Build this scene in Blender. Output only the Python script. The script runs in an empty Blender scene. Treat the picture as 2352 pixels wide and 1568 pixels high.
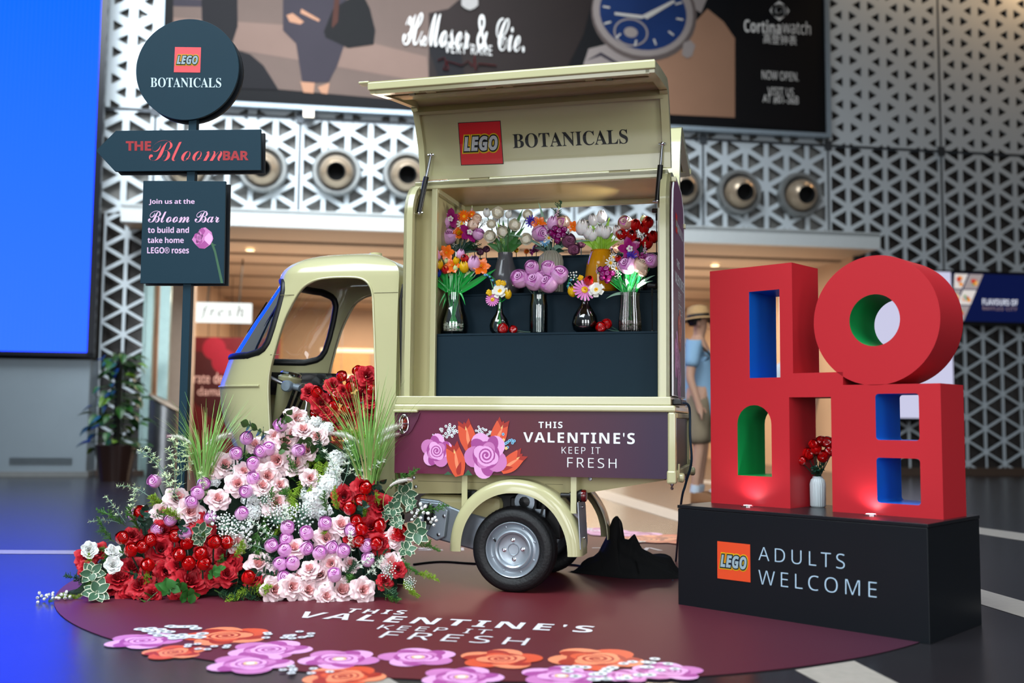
import bpy, bmesh, math, random
import numpy as np
from mathutils import Vector, Matrix
PI = math.pi
R = math.radians
sc = bpy.context.scene
COL = sc.collection

# ---------------------------------------------------------------- camera
FPX, PITCH, ROLL, CAMZ = 2330.0, 0.0772, 0.0089, 0.7363
IW, IH = 2352, 1568
FW = Vector((0, math.cos(PITCH), math.sin(PITCH)))
UP0 = Vector((0, -math.sin(PITCH), math.cos(PITCH)))
RT = math.cos(ROLL) * Vector((1, 0, 0)) + math.sin(ROLL) * UP0
UP = -math.sin(ROLL) * Vector((1, 0, 0)) + math.cos(ROLL) * UP0
CAMP = Vector((0, 0, CAMZ))
cd = bpy.data.cameras.new('camera')
cam = bpy.data.objects.new('camera', cd)
COL.objects.link(cam)
m3 = Matrix((RT, UP, -FW)).transposed()
cam.matrix_world = Matrix.Translation(CAMP) @ m3.to_4x4()
cd.sensor_width = 36.0
cd.lens = 36.0 * FPX / IW
cd.clip_end = 200
cd.dof.use_dof = True
cd.dof.focus_distance = 4.45
cd.dof.aperture_fstop = 1.5
sc.camera = cam

# ---------------------------------------------------------------- colour / view
sc.view_settings.view_transform = 'Standard'
sc.view_settings.look = 'None'
sc.view_settings.gamma = 1.0
sc.view_settings.use_curve_mapping = False
sc.view_settings.exposure = 0.0
try:
    sc.cycles.max_bounces = 8
    sc.cycles.transparent_max_bounces = 12
    sc.cycles.transmission_bounces = 8
    sc.cycles.use_denoising = True
    sc.cycles.sample_clamp_indirect = 6.0
    sc.cycles.caustics_reflective = False
    sc.cycles.caustics_refractive = False
except Exception:
    pass

# ---------------------------------------------------------------- world : overcast daylight through the glass roof
w = bpy.data.worlds.new('world')
sc.world = w
w.use_nodes = True
nt = w.node_tree
nt.nodes.clear()
bg = nt.nodes.new('ShaderNodeBackground')
wo = nt.nodes.new('ShaderNodeOutputWorld')
tcw = nt.nodes.new('ShaderNodeTexCoord')
grd = nt.nodes.new('ShaderNodeSeparateXYZ')
rmp = nt.nodes.new('ShaderNodeValToRGB')
nt.links.new(tcw.outputs['Generated'], grd.inputs[0])
mp = nt.nodes.new('ShaderNodeMapRange')
mp.inputs[1].default_value = -0.2; mp.inputs[2].default_value = 1.0
nt.links.new(grd.outputs[2], mp.inputs[0])
nt.links.new(mp.outputs[0], rmp.inputs[0])
rmp.color_ramp.elements[0].color = (0.10, 0.10, 0.11, 1)
rmp.color_ramp.elements[1].color = (0.62, 0.78, 0.95, 1)
e = rmp.color_ramp.elements.new(0.45); e.color = (0.30, 0.35, 0.40, 1)
nt.links.new(rmp.outputs[0], bg.inputs[0])
bg.inputs[1].default_value = 0.48
nt.links.new(bg.outputs[0], wo.inputs[0])

def lamp(kind, name, loc, energy, color=(1, 1, 1), size=1.0, size_y=None, aim=None, spot=None, blend=0.5):
    l = bpy.data.lights.new(name, kind)
    l.energy = energy
    l.color = color
    if kind == 'AREA':
        l.shape = 'RECTANGLE'
        l.size = size; l.size_y = size_y or size
    elif kind == 'SUN':
        l.angle = size
    else:
        l.shadow_soft_size = size
    if spot:
        l.spot_size = spot; l.spot_blend = blend
    o = bpy.data.objects.new(name, l)
    COL.objects.link(o)
    o.location = loc
    if aim is not None:
        d = Vector(aim) - Vector(loc)
        o.rotation_euler = d.to_track_quat('-Z', 'Y').to_euler()
    return o

# skylights of the atrium roof, high above and in front of the van
lamp('AREA', 'skylight', (-3.2, 1.0, 8.5), 400, (0.84, 0.94, 1.0), 7.0, 7.0, aim=(-0.3, 4.8, 0.8)).data.spread = R(84)
lamp('AREA', 'skylight_rear', (-2.5, 8.5, 8.5), 440, (0.86, 0.94, 1.0), 7.0, 4.0, aim=(-2.6, 13.4, 4.0)).data.spread = R(84)
lamp('AREA', 'skylight_right', (4.5, 1.5, 8.0), 190, (0.9, 0.95, 1.0), 4.0, 4.0, aim=(1.4, 4.3, 0.9))

for wx in (-4.2, 0.4, 4.6): lamp('AREA', 'front_fill', (wx, -5.5, 2.5), 220, (0.93, 0.97, 1.0), 2.6, 4.2, aim=(0.1, 4.6, 1.3))  # added fill from behind the camera, brightens the shaded display

# ---------------------------------------------------------------- frames and pixel helpers (real planes only)
class Frame:
    def __init__(s, o, yaw):
        s.o = Vector(o); s.yaw = yaw
        s.ex = Vector((math.cos(yaw), math.sin(yaw), 0)); s.ey = Vector((-math.sin(yaw), math.cos(yaw), 0))
    def w(s, a, t, z): return s.o + s.ex * a + s.ey * t + Vector((0, 0, z))
    def loc(s, p):
        d = Vector(p) - s.o
        return Vector((d.dot(s.ex), d.dot(s.ey), d.z))
    def at(s, x, y, t=0.0):
        p = hit(x, y, s.o + s.ey * t, s.ey) - s.o
        return p.dot(s.ex), p.z
VAN = Frame((-0.5120, 4.5140, 0), -0.2528)
PED = Frame((0.6792, 4.1544, 0), -0.763)
FAC = Frame((0, 13.65, 0), 0.15)
def ray(x, y): return FW + RT * ((x - IW / 2) / FPX) - UP * ((y - IH / 2) / FPX)
def hit(x, y, p0, n):
    d = ray(x, y)
    return CAMP + d * ((Vector(p0) - CAMP).dot(n) / d.dot(n))
def atd(x, y, D): return CAMP + ray(x, y) * D          # at distance D along the view axis
def ground(x, y, z=0.0): return hit(x, y, (0, 0, z), Vector((0, 0, 1)))

# ---------------------------------------------------------------- materials
def lin(c): return c / 12.92 if c <= 0.04045 else ((c + 0.055) / 1.055) ** 2.4
def hx(h):
    h = h.lstrip('#')
    return tuple(lin(int(h[i:i + 2], 16) / 255) for i in (0, 2, 4)) + (1.0,)
MATS = {}
def mat(name, col, rough=0.5, metal=0.0, spec=0.5, coat=0.0, vary=0.06, scale=14.0, bump=0.0, bscale=60.0, trans=0.0, ior=1.45, emit=None, estr=0.0, sub=0.0, alpha=1.0, sheen=0.0):
    if name in MATS: return MATS[name]
    m = bpy.data.materials.new(name); m.use_nodes = True
    n = m.node_tree; b = n.nodes['Principled BSDF']
    c = hx(col) if isinstance(col, str) else tuple(col) + (1.0,) * (4 - len(col))
    b.inputs['Base Color'].default_value = c
    b.inputs['Roughness'].default_value = rough
    b.inputs['Metallic'].default_value = metal
    b.inputs['Specular IOR Level'].default_value = spec
    b.inputs['Coat Weight'].default_value = coat
    b.inputs['Coat Roughness'].default_value = 0.06
    b.inputs['IOR'].default_value = ior
    b.inputs['Transmission Weight'].default_value = trans
    b.inputs['Alpha'].default_value = alpha
    if sheen: b.inputs['Sheen Weight'].default_value = sheen
    if sub:
        b.inputs['Subsurface Weight'].default_value = sub
        b.inputs['Subsurface Scale'].default_value = 0.02
    if emit is not None:
        b.inputs['Emission Color'].default_value = hx(emit) if isinstance(emit, str) else tuple(emit) + (1.0,) * (4 - len(emit))
        b.inputs['Emission Strength'].default_value = estr
    if vary or bump:
        tc = n.nodes.new('ShaderNodeTexCoord')
        nz = n.nodes.new('ShaderNodeTexNoise'); nz.inputs['Scale'].default_value = scale; nz.inputs['Detail'].default_value = 3
        n.links.new(tc.outputs['Object'], nz.inputs['Vector'])
        if vary and trans < 0.5:
            mx = n.nodes.new('ShaderNodeMixRGB'); mx.blend_type = 'MIX'
            mx.inputs[1].default_value = tuple(max(0, v * (1 - vary * 1.6)) for v in c[:3]) + (1,)
            mx.inputs[2].default_value = tuple(min(1, v * (1 + vary * 1.6)) for v in c[:3]) + (1,)
            n.links.new(nz.outputs[0], mx.inputs[0]); n.links.new(mx.outputs[0], b.inputs['Base Color'])
        if bump:
            nb = n.nodes.new('ShaderNodeTexNoise'); nb.inputs['Scale'].default_value = bscale; nb.inputs['Detail'].default_value = 4
            n.links.new(tc.outputs['Object'], nb.inputs['Vector'])
            bp = n.nodes.new('ShaderNodeBump'); bp.inputs['Strength'].default_value = bump; bp.inputs['Distance'].default_value = 0.02
            n.links.new(nb.outputs[0], bp.inputs['Height']); n.links.new(bp.outputs[0], b.inputs['Normal'])
    MATS[name] = m
    return m
def mat_grad(name, c0, c1, axis, a, b_, rough=0.4, c2=None):
    """printed colour gradient running along one object axis (the print itself)"""
    if name in MATS: return MATS[name]
    m = bpy.data.materials.new(name); m.use_nodes = True
    n = m.node_tree; b = n.nodes['Principled BSDF']
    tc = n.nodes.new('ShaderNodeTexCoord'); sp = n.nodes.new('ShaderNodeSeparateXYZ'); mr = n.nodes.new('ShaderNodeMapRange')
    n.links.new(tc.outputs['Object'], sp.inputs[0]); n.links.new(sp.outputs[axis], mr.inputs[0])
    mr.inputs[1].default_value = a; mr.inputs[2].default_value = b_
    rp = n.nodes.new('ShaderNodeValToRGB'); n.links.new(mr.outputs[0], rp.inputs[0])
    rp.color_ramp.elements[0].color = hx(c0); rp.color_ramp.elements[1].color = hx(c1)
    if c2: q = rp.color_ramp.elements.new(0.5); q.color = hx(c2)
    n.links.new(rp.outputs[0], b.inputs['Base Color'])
    b.inputs['Roughness'].default_value = rough
    b.inputs['Specular IOR Level'].default_value = .3
    MATS[name] = m
    return m
def mat_glass(name, col=(0.9, 0.97, 0.96), refl=0.10, rough=0.02, tint=0.85):
    """thin clear sheet: mostly lets light through, reflects a little at grazing angles"""
    if name in MATS: return MATS[name]
    m = bpy.data.materials.new(name); m.use_nodes = True
    n = m.node_tree; n.nodes.clear()
    o = n.nodes.new('ShaderNodeOutputMaterial'); t = n.nodes.new('ShaderNodeBsdfTransparent'); g = n.nodes.new('ShaderNodeBsdfGlossy')
    mx = n.nodes.new('ShaderNodeMixShader'); fr = n.nodes.new('ShaderNodeFresnel'); fr.inputs[0].default_value = 1.45
    ad = n.nodes.new('ShaderNodeMath'); ad.operation = 'MULTIPLY_ADD'; ad.inputs[1].default_value = 1.1; ad.inputs[2].default_value = refl * 0.4; ad.use_clamp = True
    t.inputs[0].default_value = tuple(c * tint for c in col) + (1,)
    g.inputs[1].default_value = rough
    n.links.new(fr.outputs[0], ad.inputs[0]); n.links.new(ad.outputs[0], mx.inputs[0])
    n.links.new(t.outputs[0], mx.inputs[1]); n.links.new(g.outputs[0], mx.inputs[2]); n.links.new(mx.outputs[0], o.inputs[0])
    MATS[name] = m
    return m
def mat_emit(name, col, s):
    if name in MATS: return MATS[name]
    m = bpy.data.materials.new(name); m.use_nodes = True
    n = m.node_tree; n.nodes.clear()
    o = n.nodes.new('ShaderNodeOutputMaterial'); e = n.nodes.new('ShaderNodeEmission')
    e.inputs[0].default_value = hx(col) if isinstance(col, str) else tuple(col) + (1,)
    e.inputs[1].default_value = s
    n.links.new(e.outputs[0], o.inputs[0])
    MATS[name] = m
    return m

# ---------------------------------------------------------------- mesh builder
class MB:
    def __init__(s): s.v = []; s.f = []; s.m = []; s.fl = []
    def add(s, vs, fs, m=0, flat=False):
        k = len(s.v)
        s.v += [tuple(p) for p in vs]
        s.f += [tuple(i + k for i in f) for f in fs]
        s.m += [m] * len(fs)
    def box(s, x0, x1, y0, y1, z0, z1, m=0):
        vs = [(x, y, z) for z in (z0, z1) for y in (y0, y1) for x in (x0, x1)]
        s.add(vs, [(0, 2, 3, 1), (4, 5, 7, 6), (0, 1, 5, 4), (2, 6, 7, 3), (0, 4, 6, 2), (1, 3, 7, 5)], m)
    def loft(s, rings, m=0, cap0=True, cap1=True, close=True):
        n = len(rings[0]); vs = [p for r in rings for p in r]; fs = []
        for i in range(len(rings) - 1):
            for j in range(n if close else n - 1):
                a = i * n + j; b = i * n + (j + 1) % n
                fs.append((a, b, b + n, a + n))
        if cap0: fs.append(tuple(range(n - 1, -1, -1)))
        if cap1: fs.append(tuple(range((len(rings) - 1) * n, len(rings) * n)))
        s.add(vs, fs, m)
    def prism(s, poly, d0, d1, f, m=0):
        """2-d polygon, f(a,b,d)->point"""
        s.loft([[f(a, b, d0) for a, b in poly], [f(a, b, d1) for a, b in poly]], m)
    def tube(s, path, r, n=8, m=0, closed=False, cap=True, flat=1.0):
        P = [Vector(p) for p in path]; k = len(P); rings = []
        rr = r if isinstance(r, (list, tuple)) else [r] * k
        prev = None
        for i in range(k):
            if closed: t = P[(i + 1) % k] - P[i - 1]
            else: t = P[min(i + 1, k - 1)] - P[max(i - 1, 0)]
            if t.length < 1e-9: t = Vector((0, 0, 1))
            t.normalize()
            if prev is None:
                a = Vector((0, 0, 1)) if abs(t.z) < 0.9 else Vector((1, 0, 0))
                u = t.cross(a).normalized()
            else:
                u = (prev - t * prev.dot(t))
                u = u.normalized() if u.length > 1e-6 else t.orthogonal().normalized()
            prev = u; v = t.cross(u)
            rings.append([P[i] + (u * math.cos(2 * PI * j / n) + v * math.sin(2 * PI * j / n) * flat) * rr[i] for j in range(n)])
        if closed: rings.append(rings[0]); cap = False
        s.loft(rings, m, cap, cap)
    def lathe(s, prof, n=32, M=None, m=0, cap0=False, cap1=False, mod=None):
        rings = []
        for r, z in prof:
            ring = []
            for j in range(n):
                a = 2 * PI * j / n; q = r * (mod(a, z) if mod else 1.0)
                p = Vector((q * math.cos(a), q * math.sin(a), z))
                ring.append(M @ p if M is not None else p)
            rings.append(ring)
        s.loft(rings, m, cap0, cap1)
    def grid(s, fn, nu, nv, m=0, closeu=False):
        vs = []; fs = []
        for j in range(nv + 1):
            for i in range(nu if closeu else nu + 1):
                vs.append(fn(i / nu, j / nv))
        w_ = nu if closeu else nu + 1
        for j in range(nv):
            for i in range(nu):
                a = j * w_ + i; b = j * w_ + (i + 1) % w_
                fs.append((a, b, b + w_, a + w_))
        s.add(vs, fs, m)
    def ball(s, c, r, n=10, m=0, sz=1.0):
        c = Vector(c)
        s.lathe([(max(r * math.sin(PI * k / n), 1e-4), -r * sz * math.cos(PI * k / n)) for k in range(n + 1)], max(6, n + 2), Matrix.Translation(c), m)
    def put(s, other, M, moff=0):
        s.add([M @ Vector(p) for p in other.v], other.f, 0)
        s.m[-len(other.f):] = [i + moff for i in other.m]
    def poly(s, pts, m=0): s.add(pts, [tuple(range(len(pts)))], m)
    def build(s, name, mats, parent=None, loc=None, smooth=True, ang=40, recalc=False, bevel=0, weld=False):
        me = bpy.data.meshes.new(name)
        me.from_pydata(s.v, [], s.f)
        if not isinstance(mats, (list, tuple)): mats = [mats]
        for x in mats: me.materials.append(x)
        if len(mats) > 1: me.polygons.foreach_set('material_index', s.m)
        if recalc or weld:
            b = bmesh.new(); b.from_mesh(me)
            if weld: bmesh.ops.remove_doubles(b, verts=b.verts, dist=1e-5)
            if recalc: bmesh.ops.recalc_face_normals(b, faces=b.faces)
            b.to_mesh(me); b.free()
        if smooth:
            me.polygons.foreach_set('use_smooth', [True] * len(me.polygons))
            me.set_sharp_from_angle(angle=R(ang))
        me.update()
        o = bpy.data.objects.new(name, me)
        COL.objects.link(o)
        if parent is not None: o.parent = parent
        if loc is not None: o.location = loc
        if bevel:
            bm_ = o.modifiers.new('bevel', 'BEVEL'); bm_.width = bevel; bm_.segments = 2; bm_.limit_method = 'ANGLE'
        return o

def tag(o, label=None, cat=None, group=None, kind=None):
    if label: o['label'] = label
    if cat: o['category'] = cat
    if group: o['group'] = group
    if kind: o['kind'] = kind
    return o
def thing(name, label, cat, loc=(0, 0, 0), yaw=0.0, group=None):
    o = bpy.data.objects.new(name, None); COL.objects.link(o)
    o.empty_display_size = 0.05
    o.location = loc; o.rotation_euler = (0, 0, yaw)
    return tag(o, label, cat, group)
def struct(o): o['kind'] = 'structure'; return o
def copy_thing(src, M, label=None, group=None):
    """copy a thing with its parts and sub-parts (shared meshes)"""
    r = src.copy(); COL.objects.link(r)
    r.matrix_world = M
    if label: r['label'] = label
    if group: r['group'] = group
    for ch in src.children:
        c = ch.copy(); COL.objects.link(c); c.parent = r
        for g in ch.children:
            d = g.copy(); COL.objects.link(d); d.parent = c
    return r

# ---------------------------------------------------------------- lettering (meshes from text curves)
def uni(s, U, L):
    return ''.join(chr(U + ord(c) - 65) if 'A' <= c <= 'Z' else chr(L + ord(c) - 97) if 'a' <= c <= 'z' else c for c in s)
def sansb(s): return uni(s, 0x1D5D4, 0x1D5EE)
def sans(s): return uni(s, 0x1D5A0, 0x1D5BA)
def serifb(s): return uni(s, 0x1D400, 0x1D41A)
def scriptb(s): return uni(s, 0x1D4D0, 0x1D4EA)
def logob(s): return uni(s, 0x1D63C, 0x1D656)
_tc = {}
def text_raw(body, offset=0.0, fat=0.0, space=1.0):
    key = (body, offset, fat, space)
    if key in _tc: return _tc[key]
    c = bpy.data.curves.new('t', 'FONT'); c.body = body; c.offset = offset; c.space_character = space
    c.resolution_u = 5
    if fat: c.bevel_depth = fat; c.bevel_resolution = 2
    o = bpy.data.objects.new('t', c); COL.objects.link(o)
    dg = bpy.context.evaluated_depsgraph_get(); dg.update()
    ev = o.evaluated_get(dg); me = ev.to_mesh()
    vs = [(v.co.x, v.co.y, v.co.z) for v in me.vertices]; fs = [tuple(p.vertices) for p in me.polygons]
    ev.to_mesh_clear()
    bpy.data.objects.remove(o); bpy.data.curves.remove(c)
    _tc[key] = (vs, fs)
    return _tc[key]
def text_into(mb, body, P, m=0, offset=0.0, fat=0.0, space=1.0, lift=0.001, bbox=None):
    """P(u,v)->3-d point for u,v in 0..1 over the text's own box (or over the given raw bbox); flattened"""
    vs, fs = text_raw(body, offset, fat, space)
    if not vs: return None
    xs = [v[0] for v in vs]; ys = [v[1] for v in vs]
    x0, x1, y0, y1 = bbox or (min(xs), max(xs), min(ys), max(ys))
    mb.add([P((x - x0) / (x1 - x0), (y - y0) / (y1 - y0)) for x, y, z in vs], fs, m)
    return x0, x1, y0, y1
def quad_map(c00, c10, c01, c11, lift=None):
    """bilinear map from the unit square to four 3-d corners (bottom-left, bottom-right, top-left, top-right)"""
    A, B, C_, D = (Vector(p) for p in (c00, c10, c01, c11))
    n = (B - A).cross(C_ - A).normalized()
    l = n * (lift or 0.0)
    return lambda u, v: (A * (1 - u) + B * u) * (1 - v) + (C_ * (1 - u) + D * u) * v + l
def brick_logo(mb, P, mi, tile=True):
    """red tile with white rounded slanted letters edged black and yellow; mi = (red, yellow, black, white) material indices"""
    def Q(dz, u0=0.0, u1=1.0, v0=0.0, v1=1.0): return lambda u, v: P(u0 + (u1 - u0) * u, v0 + (v1 - v0) * v, dz)
    if tile: mb.poly([P(0, 0, .0006), P(1, 0, .0006), P(1, 1, .0006), P(0, 1, .0006)], mi[0])
    box = None
    for dz, fat, k in ((.0030, 0.028, 3), (.0022, 0.10, 2), (.0014, 0.165, 1)):
        vs, fs = text_raw(logob('LEGO'), 0.0, fat, 1.06)
        if box is None:
            xs = [v[0] for v in vs]; ys = [v[1] for v in vs]
            box = (min(xs), max(xs), min(ys), max(ys))
        x0, x1, y0, y1 = box
        mb.add([P(0.10 + 0.80 * (x - x0) / (x1 - x0), 0.32 + 0.34 * (y - y0) / (y1 - y0), dz) for x, y, z in vs], fs, mi[k])

# shared materials
M_RED = mat('logo_red', '#c8161d', 0.45, vary=0.02)
M_YEL = mat('logo_yellow', '#f2d21a', 0.45, vary=0.02)
M_BLK = mat('logo_black', '#0b0c0e', 0.5, vary=0.0)
M_WHT = mat('logo_white', '#e9edf0', 0.5, vary=0.0)
LOGO = [M_RED, M_YEL, M_BLK, M_WHT]
M_CREAM = mat('cream_paint', '#b9b58a', 0.22, coat=0.6, vary=0.015, scale=3)
M_CREAM_IN = mat('cream_paint_inside', '#b8b080', 0.4, vary=0.03, scale=6)
M_SLATE = mat('slate_board', '#0f2531', 0.6, spec=.2, vary=0.05, scale=8)
M_BLACKP = mat('black_plastic', '#0d0e10', 0.35, vary=0.03)
M_RUBBER = mat('rubber_black', '#0b0c0d', 0.42, vary=0.1, scale=40)
M_STEEL = mat('brushed_steel', '#a9adb2', 0.28, metal=1.0, vary=0.05)
M_CHROME = mat('chrome', '#d8dadd', 0.1, metal=1.0, vary=0.0)
M_SILVER = mat('silver_paint', '#8f9aa4', 0.32, metal=0.55, vary=0.05, scale=20)
# ================================================================ SETTING
def fparent(name):
    o = bpy.data.objects.new(name, None); COL.objects.link(o)
    o.location = FAC.o; o.rotation_euler = (0, 0, FAC.yaw)
    return o
def fplace(o):
    o.location = FAC.o; o.rotation_euler = (0, 0, FAC.yaw); return o

# floor --------------------------------------------------------------
def floor_mat():
    m = mat('floor_stone', '#242225', 0.24, spec=0.9, vary=0.12, scale=2.2, bump=0.02, bscale=30)
    return m
mb = MB(); mb.poly([(-16, -6, 0), (16, -6, 0), (16, 26, 0), (-16, 26, 0)])
floor = struct(mb.build('floor', floor_mat(), smooth=False))
M_INLAY = mat('pale_inlay', '#a39c92', 0.4, vary=0.12, scale=30)
for q in ([(1330, 1108), (1640, 1198), (1640, 1222), (1330, 1128)], [(2230, 1208), (2400, 1231), (2400, 1249), (2230, 1223)],
          [(2230, 1346), (2400, 1394), (2400, 1432), (2230, 1380)], [(1826, 1538), (1962, 1517), (2070, 1572), (1890, 1572)],
          [(-60, 1262), (230, 1264), (230, 1272), (-60, 1271)], [(806, 1546), (862, 1537), (920, 1572), (830, 1572)],
          [(1590, 1098), (1760, 1120), (1760, 1128), (1590, 1106)]):
    mb = MB(); p = [ground(x, y, 0.0015) for x, y in q]
    mb.poly([p[3], p[2], p[1], p[0]]); mb.build('stone_inlay', M_INLAY, floor, smooth=False)

# facade : lattice panels over dark glass ----------------------------------
M_LAT = mat('lattice_metal', '#c3cbd0', 0.45, metal=0.1, vary=0.03, scale=1.0)
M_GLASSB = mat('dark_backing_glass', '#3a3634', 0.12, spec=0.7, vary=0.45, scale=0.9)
M_JOINT = mat('joint_metal', '#4b4f54', 0.4, metal=0.6)
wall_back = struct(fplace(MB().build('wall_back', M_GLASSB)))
mb = MB()
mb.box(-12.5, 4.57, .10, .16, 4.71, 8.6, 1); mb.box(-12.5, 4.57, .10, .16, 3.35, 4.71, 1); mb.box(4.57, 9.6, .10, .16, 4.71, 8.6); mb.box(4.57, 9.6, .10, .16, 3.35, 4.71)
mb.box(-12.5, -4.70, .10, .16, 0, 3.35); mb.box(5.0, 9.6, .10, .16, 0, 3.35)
me_ = mb.build('tmp', [M_GLASSB, mat('backing_glass_reflection', '#7d7c79', 0.15, spec=0.7, vary=0.4, scale=1.3)], smooth=False); wall_back.data = me_.data; bpy.data.objects.remove(me_)  # left and middle glass paler: its daylight reflection is put into the colour
def clip(poly, x0, x1, z0, z1):
    for ax, lim, sg in ((0, x0, 1), (0, x1, -1), (1, z0, 1), (1, z1, -1)):
        out = []
        for i in range(len(poly)):
            a = poly[i]; b = poly[(i + 1) % len(poly)]
            da = (a[ax] - lim) * sg; db = (b[ax] - lim) * sg
            if da >= 0: out.append(a)
            if (da >= 0) != (db >= 0):
                k = da / (da - db); out.append((a[0] + (b[0] - a[0]) * k, a[1] + (b[1] - a[1]) * k))
        poly = out
        if len(poly) < 3: return []
    return poly
def lattice(s0, s1, z0, z1, hole, n=6, g=None):
    LDX = (s1 - s0) / n if g is None else g[1]; LA = LDX * 2 / math.sqrt(3); mb = MB(); i0, i1 = 0, n; S_0 = s0 if g is None else g[0]
    th = 0.03
    for i in range(i0, i1):
        for j in range(int(z0 / LA) - 2, int(z1 / LA) + 3):
            off = 0 if i % 2 == 0 else LA / 2
            for tri in (((i * LDX, j * LA + off), (i * LDX, (j + 1) * LA + off), ((i + 1) * LDX, j * LA + LA / 2 + off)),
                        (((i + 1) * LDX, j * LA + off + LA / 2), ((i + 1) * LDX, j * LA + off - LA / 2), (i * LDX, j * LA + off))):
                tri = tuple((p[0] + S_0, p[1]) for p in tri); cx = sum(p[0] for p in tri) / 3; cz = sum(p[1] for p in tri) / 3
                h = hole(cz)
                inn = [(cx + (p[0] - cx) * h, cz + (p[1] - cz) * h) for p in tri]
                for k in range(3):
                    q = [tri[k], tri[(k + 1) % 3], inn[(k + 1) % 3], inn[k]]
                    c = clip(q, s0, s1, z0, z1)
                    if c: mb.poly([(x, 0, z) for x, z in c])
                    a, b = inn[k], inn[(k + 1) % 3]                        # returns of the cut-outs
                    if s0 < min(a[0], b[0]) and max(a[0], b[0]) < s1 and z0 < min(a[1], b[1]) and max(a[1], b[1]) < z1:
                        mb.poly([(a[0], 0, a[1]), (b[0], 0, b[1]), (b[0], th, b[1]), (a[0], th, a[1])])
    return mb
def hole_f(z): return 0.44 if z > 4.71 else 0.64 + max(0, 4.3 - z) * .07 if z > 1.3 else .85
cols = [-8.5, -6.58, -4.72, -2.87, -1.01, .85, 2.7, 4.57, 6.33, 8.1, 9.6]
for a, b in zip(cols[:-1], cols[1:]):
    if a >= 4.5 or b <= -4.7: lattice(a + .015, b - .015, 4.73, 8.4, hole_f).build('lattice_panel', M_LAT, wall_back, smooth=False)
    else: lattice(a + .015, b - .015, 4.73, 4.98, hole_f).build('lattice_panel', M_LAT, wall_back, smooth=False)
    if b > -5.5: lattice(max(a, -5.45) + .015, b - .015, 3.34, 4.69, hole_f, 2 if a < -5 else 6).build('lattice_panel', M_LAT, wall_back, smooth=False)
lattice(-5.30, -4.74, 0.05, 3.33, hole_f, 2).build('lattice_panel', M_LAT, wall_back, smooth=False)
lattice(5.08, 6.315, 0.10, 3.34, hole_f, 6, (4.585, 1.73 / 6)).build('lattice_panel', M_LAT, wall_back, smooth=False)
lattice(6.345, 8.085, 0.10, 3.34, hole_f, 6).build('lattice_panel', M_LAT, wall_back, smooth=False); lattice(8.115, 9.585, 0.10, 3.34, hole_f, 6).build('lattice_panel', M_LAT, wall_back, smooth=False)
for k, c in enumerate(cols[2:-1]):
    mb = MB(); mb.box(c - .02, c + .02, .02, .09, 3.33, 8.4)
    mb.box(c - .055, c + .055, -.02, .04, 4.64, 4.78)
    struct(fplace(mb.build('trim_%d' % (k + 1), M_JOINT, smooth=False)))
mb = MB(); mb.box(-8.5, 9.6, .02, .09, 4.69, 4.73)
struct(fplace(mb.build('trim_20', M_JOINT, smooth=False)))
mb = MB(); mb.box(5.0, 9.6, -.03, .1, 0, .11); mb.box(-9, -4.7, -.03, .1, 0, .06)
struct(fplace(mb.build('baseboard_back', mat('base_brown', '#4a3a30', 0.5), smooth=False)))

# entrance canopy, interior behind it ---------------------------------------
M_FASC = mat('white_fascia', '#cfd3d2', 0.45, vary=0.02)
M_CEIL = mat('soffit_tan', '#bda48b', 0.6, vary=0.03)
M_BEIGE = mat('beige_wall', '#b3957a', 0.6, vary=0.06, scale=1.5)
mb = MB(); mb.box(-4.98, 5.05, -.55, -.45, 3.135, 3.35); mb.box(-4.98, 5.05, -.55, .1, 3.30, 3.36)
struct(fplace(mb.build('trim_21', M_FASC, smooth=False)))
mb = MB(); mb.box(-4.98, 5.05, -.5, 9.2, 3.14, 3.24)
ceil = struct(fplace(mb.build('ceiling', M_CEIL, smooth=False)))
M_SLOT = mat('slot_dark', '#8a7562', 0.6)
for t in (.5, 1.6, 2.6, 4.0, 5.6, 7.3):
    mb = MB(); mb.box(-4.9, 5.0, t, t + .12, 3.115, 3.14); mb.build('ceiling_slot', M_SLOT, ceil, smooth=False)
mb = MB(); mb.box(-4.9, -4.72, .15, 9.2, 0, 3.14); struct(fplace(mb.build('wall_left', M_BEIGE, smooth=False)))
mb = MB(); mb.box(5.0, 5.1, .15, 9.2, 0, 3.14); struct(fplace(mb.build('wall_right', M_BEIGE, smooth=False)))
mb = MB(); mb.box(-4.9, 5.1, 9.1, 9.25, 0, 3.2)
shop = struct(fplace(mb.build('wall_rear', M_BEIGE, smooth=False)))
M_WARM = mat_emit('warm_lamp', (1.0, 0.74, 0.42), 5.0)
M_WARM2 = mat_emit('warm_strip', (1.0, 0.70, 0.38), 2.6)
M_PALE = mat_emit('lit_doorway', (1.0, 0.86, 0.66), 1.1)
def fthing(name, label, cat, s, t, z, group=None):
    return thing(name, label, cat, FAC.w(s, t, z), FAC.yaw, group)
# lit shop niches on the rear wall
M_NICHE = mat('niche_wood', '#c79a63', 0.5, vary=0.1)
for s, w_, z0, z1 in ((-4.2, .5, 0, 2.6), (-2.6, .8, .2, 2.3), (-.7, .5, .2, 2.2), (1.2, .9, .2, 2.3), (3.0, .8, 0, 2.4)):
    mb = MB(); mb.box(s, s + w_, 9.02, 9.10, z0, z1); mb.build('shop_panel', M_NICHE, shop, smooth=False)
mb = MB(); mb.box(3.45, 3.95, 9.0, 9.09, 0, 2.1); struct(fplace(mb.build('door_1', M_PALE, smooth=False)))
strips = [(-2.75, 6.0, 2.0, 1.3, 'long warm strip light over the shop counter, seen through the cab windscreen'),
          (-2.5, 5.0, 1.45, 1.0, 'warm strip light low behind the cab windscreen'),
          (1.5, 7.5, 2.45, 1.6, 'warm strip light deep in the shop behind the flower van'),
          (3.2, 8.6, .62, .8, 'low warm strip light behind the person in the straw hat')]
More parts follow.
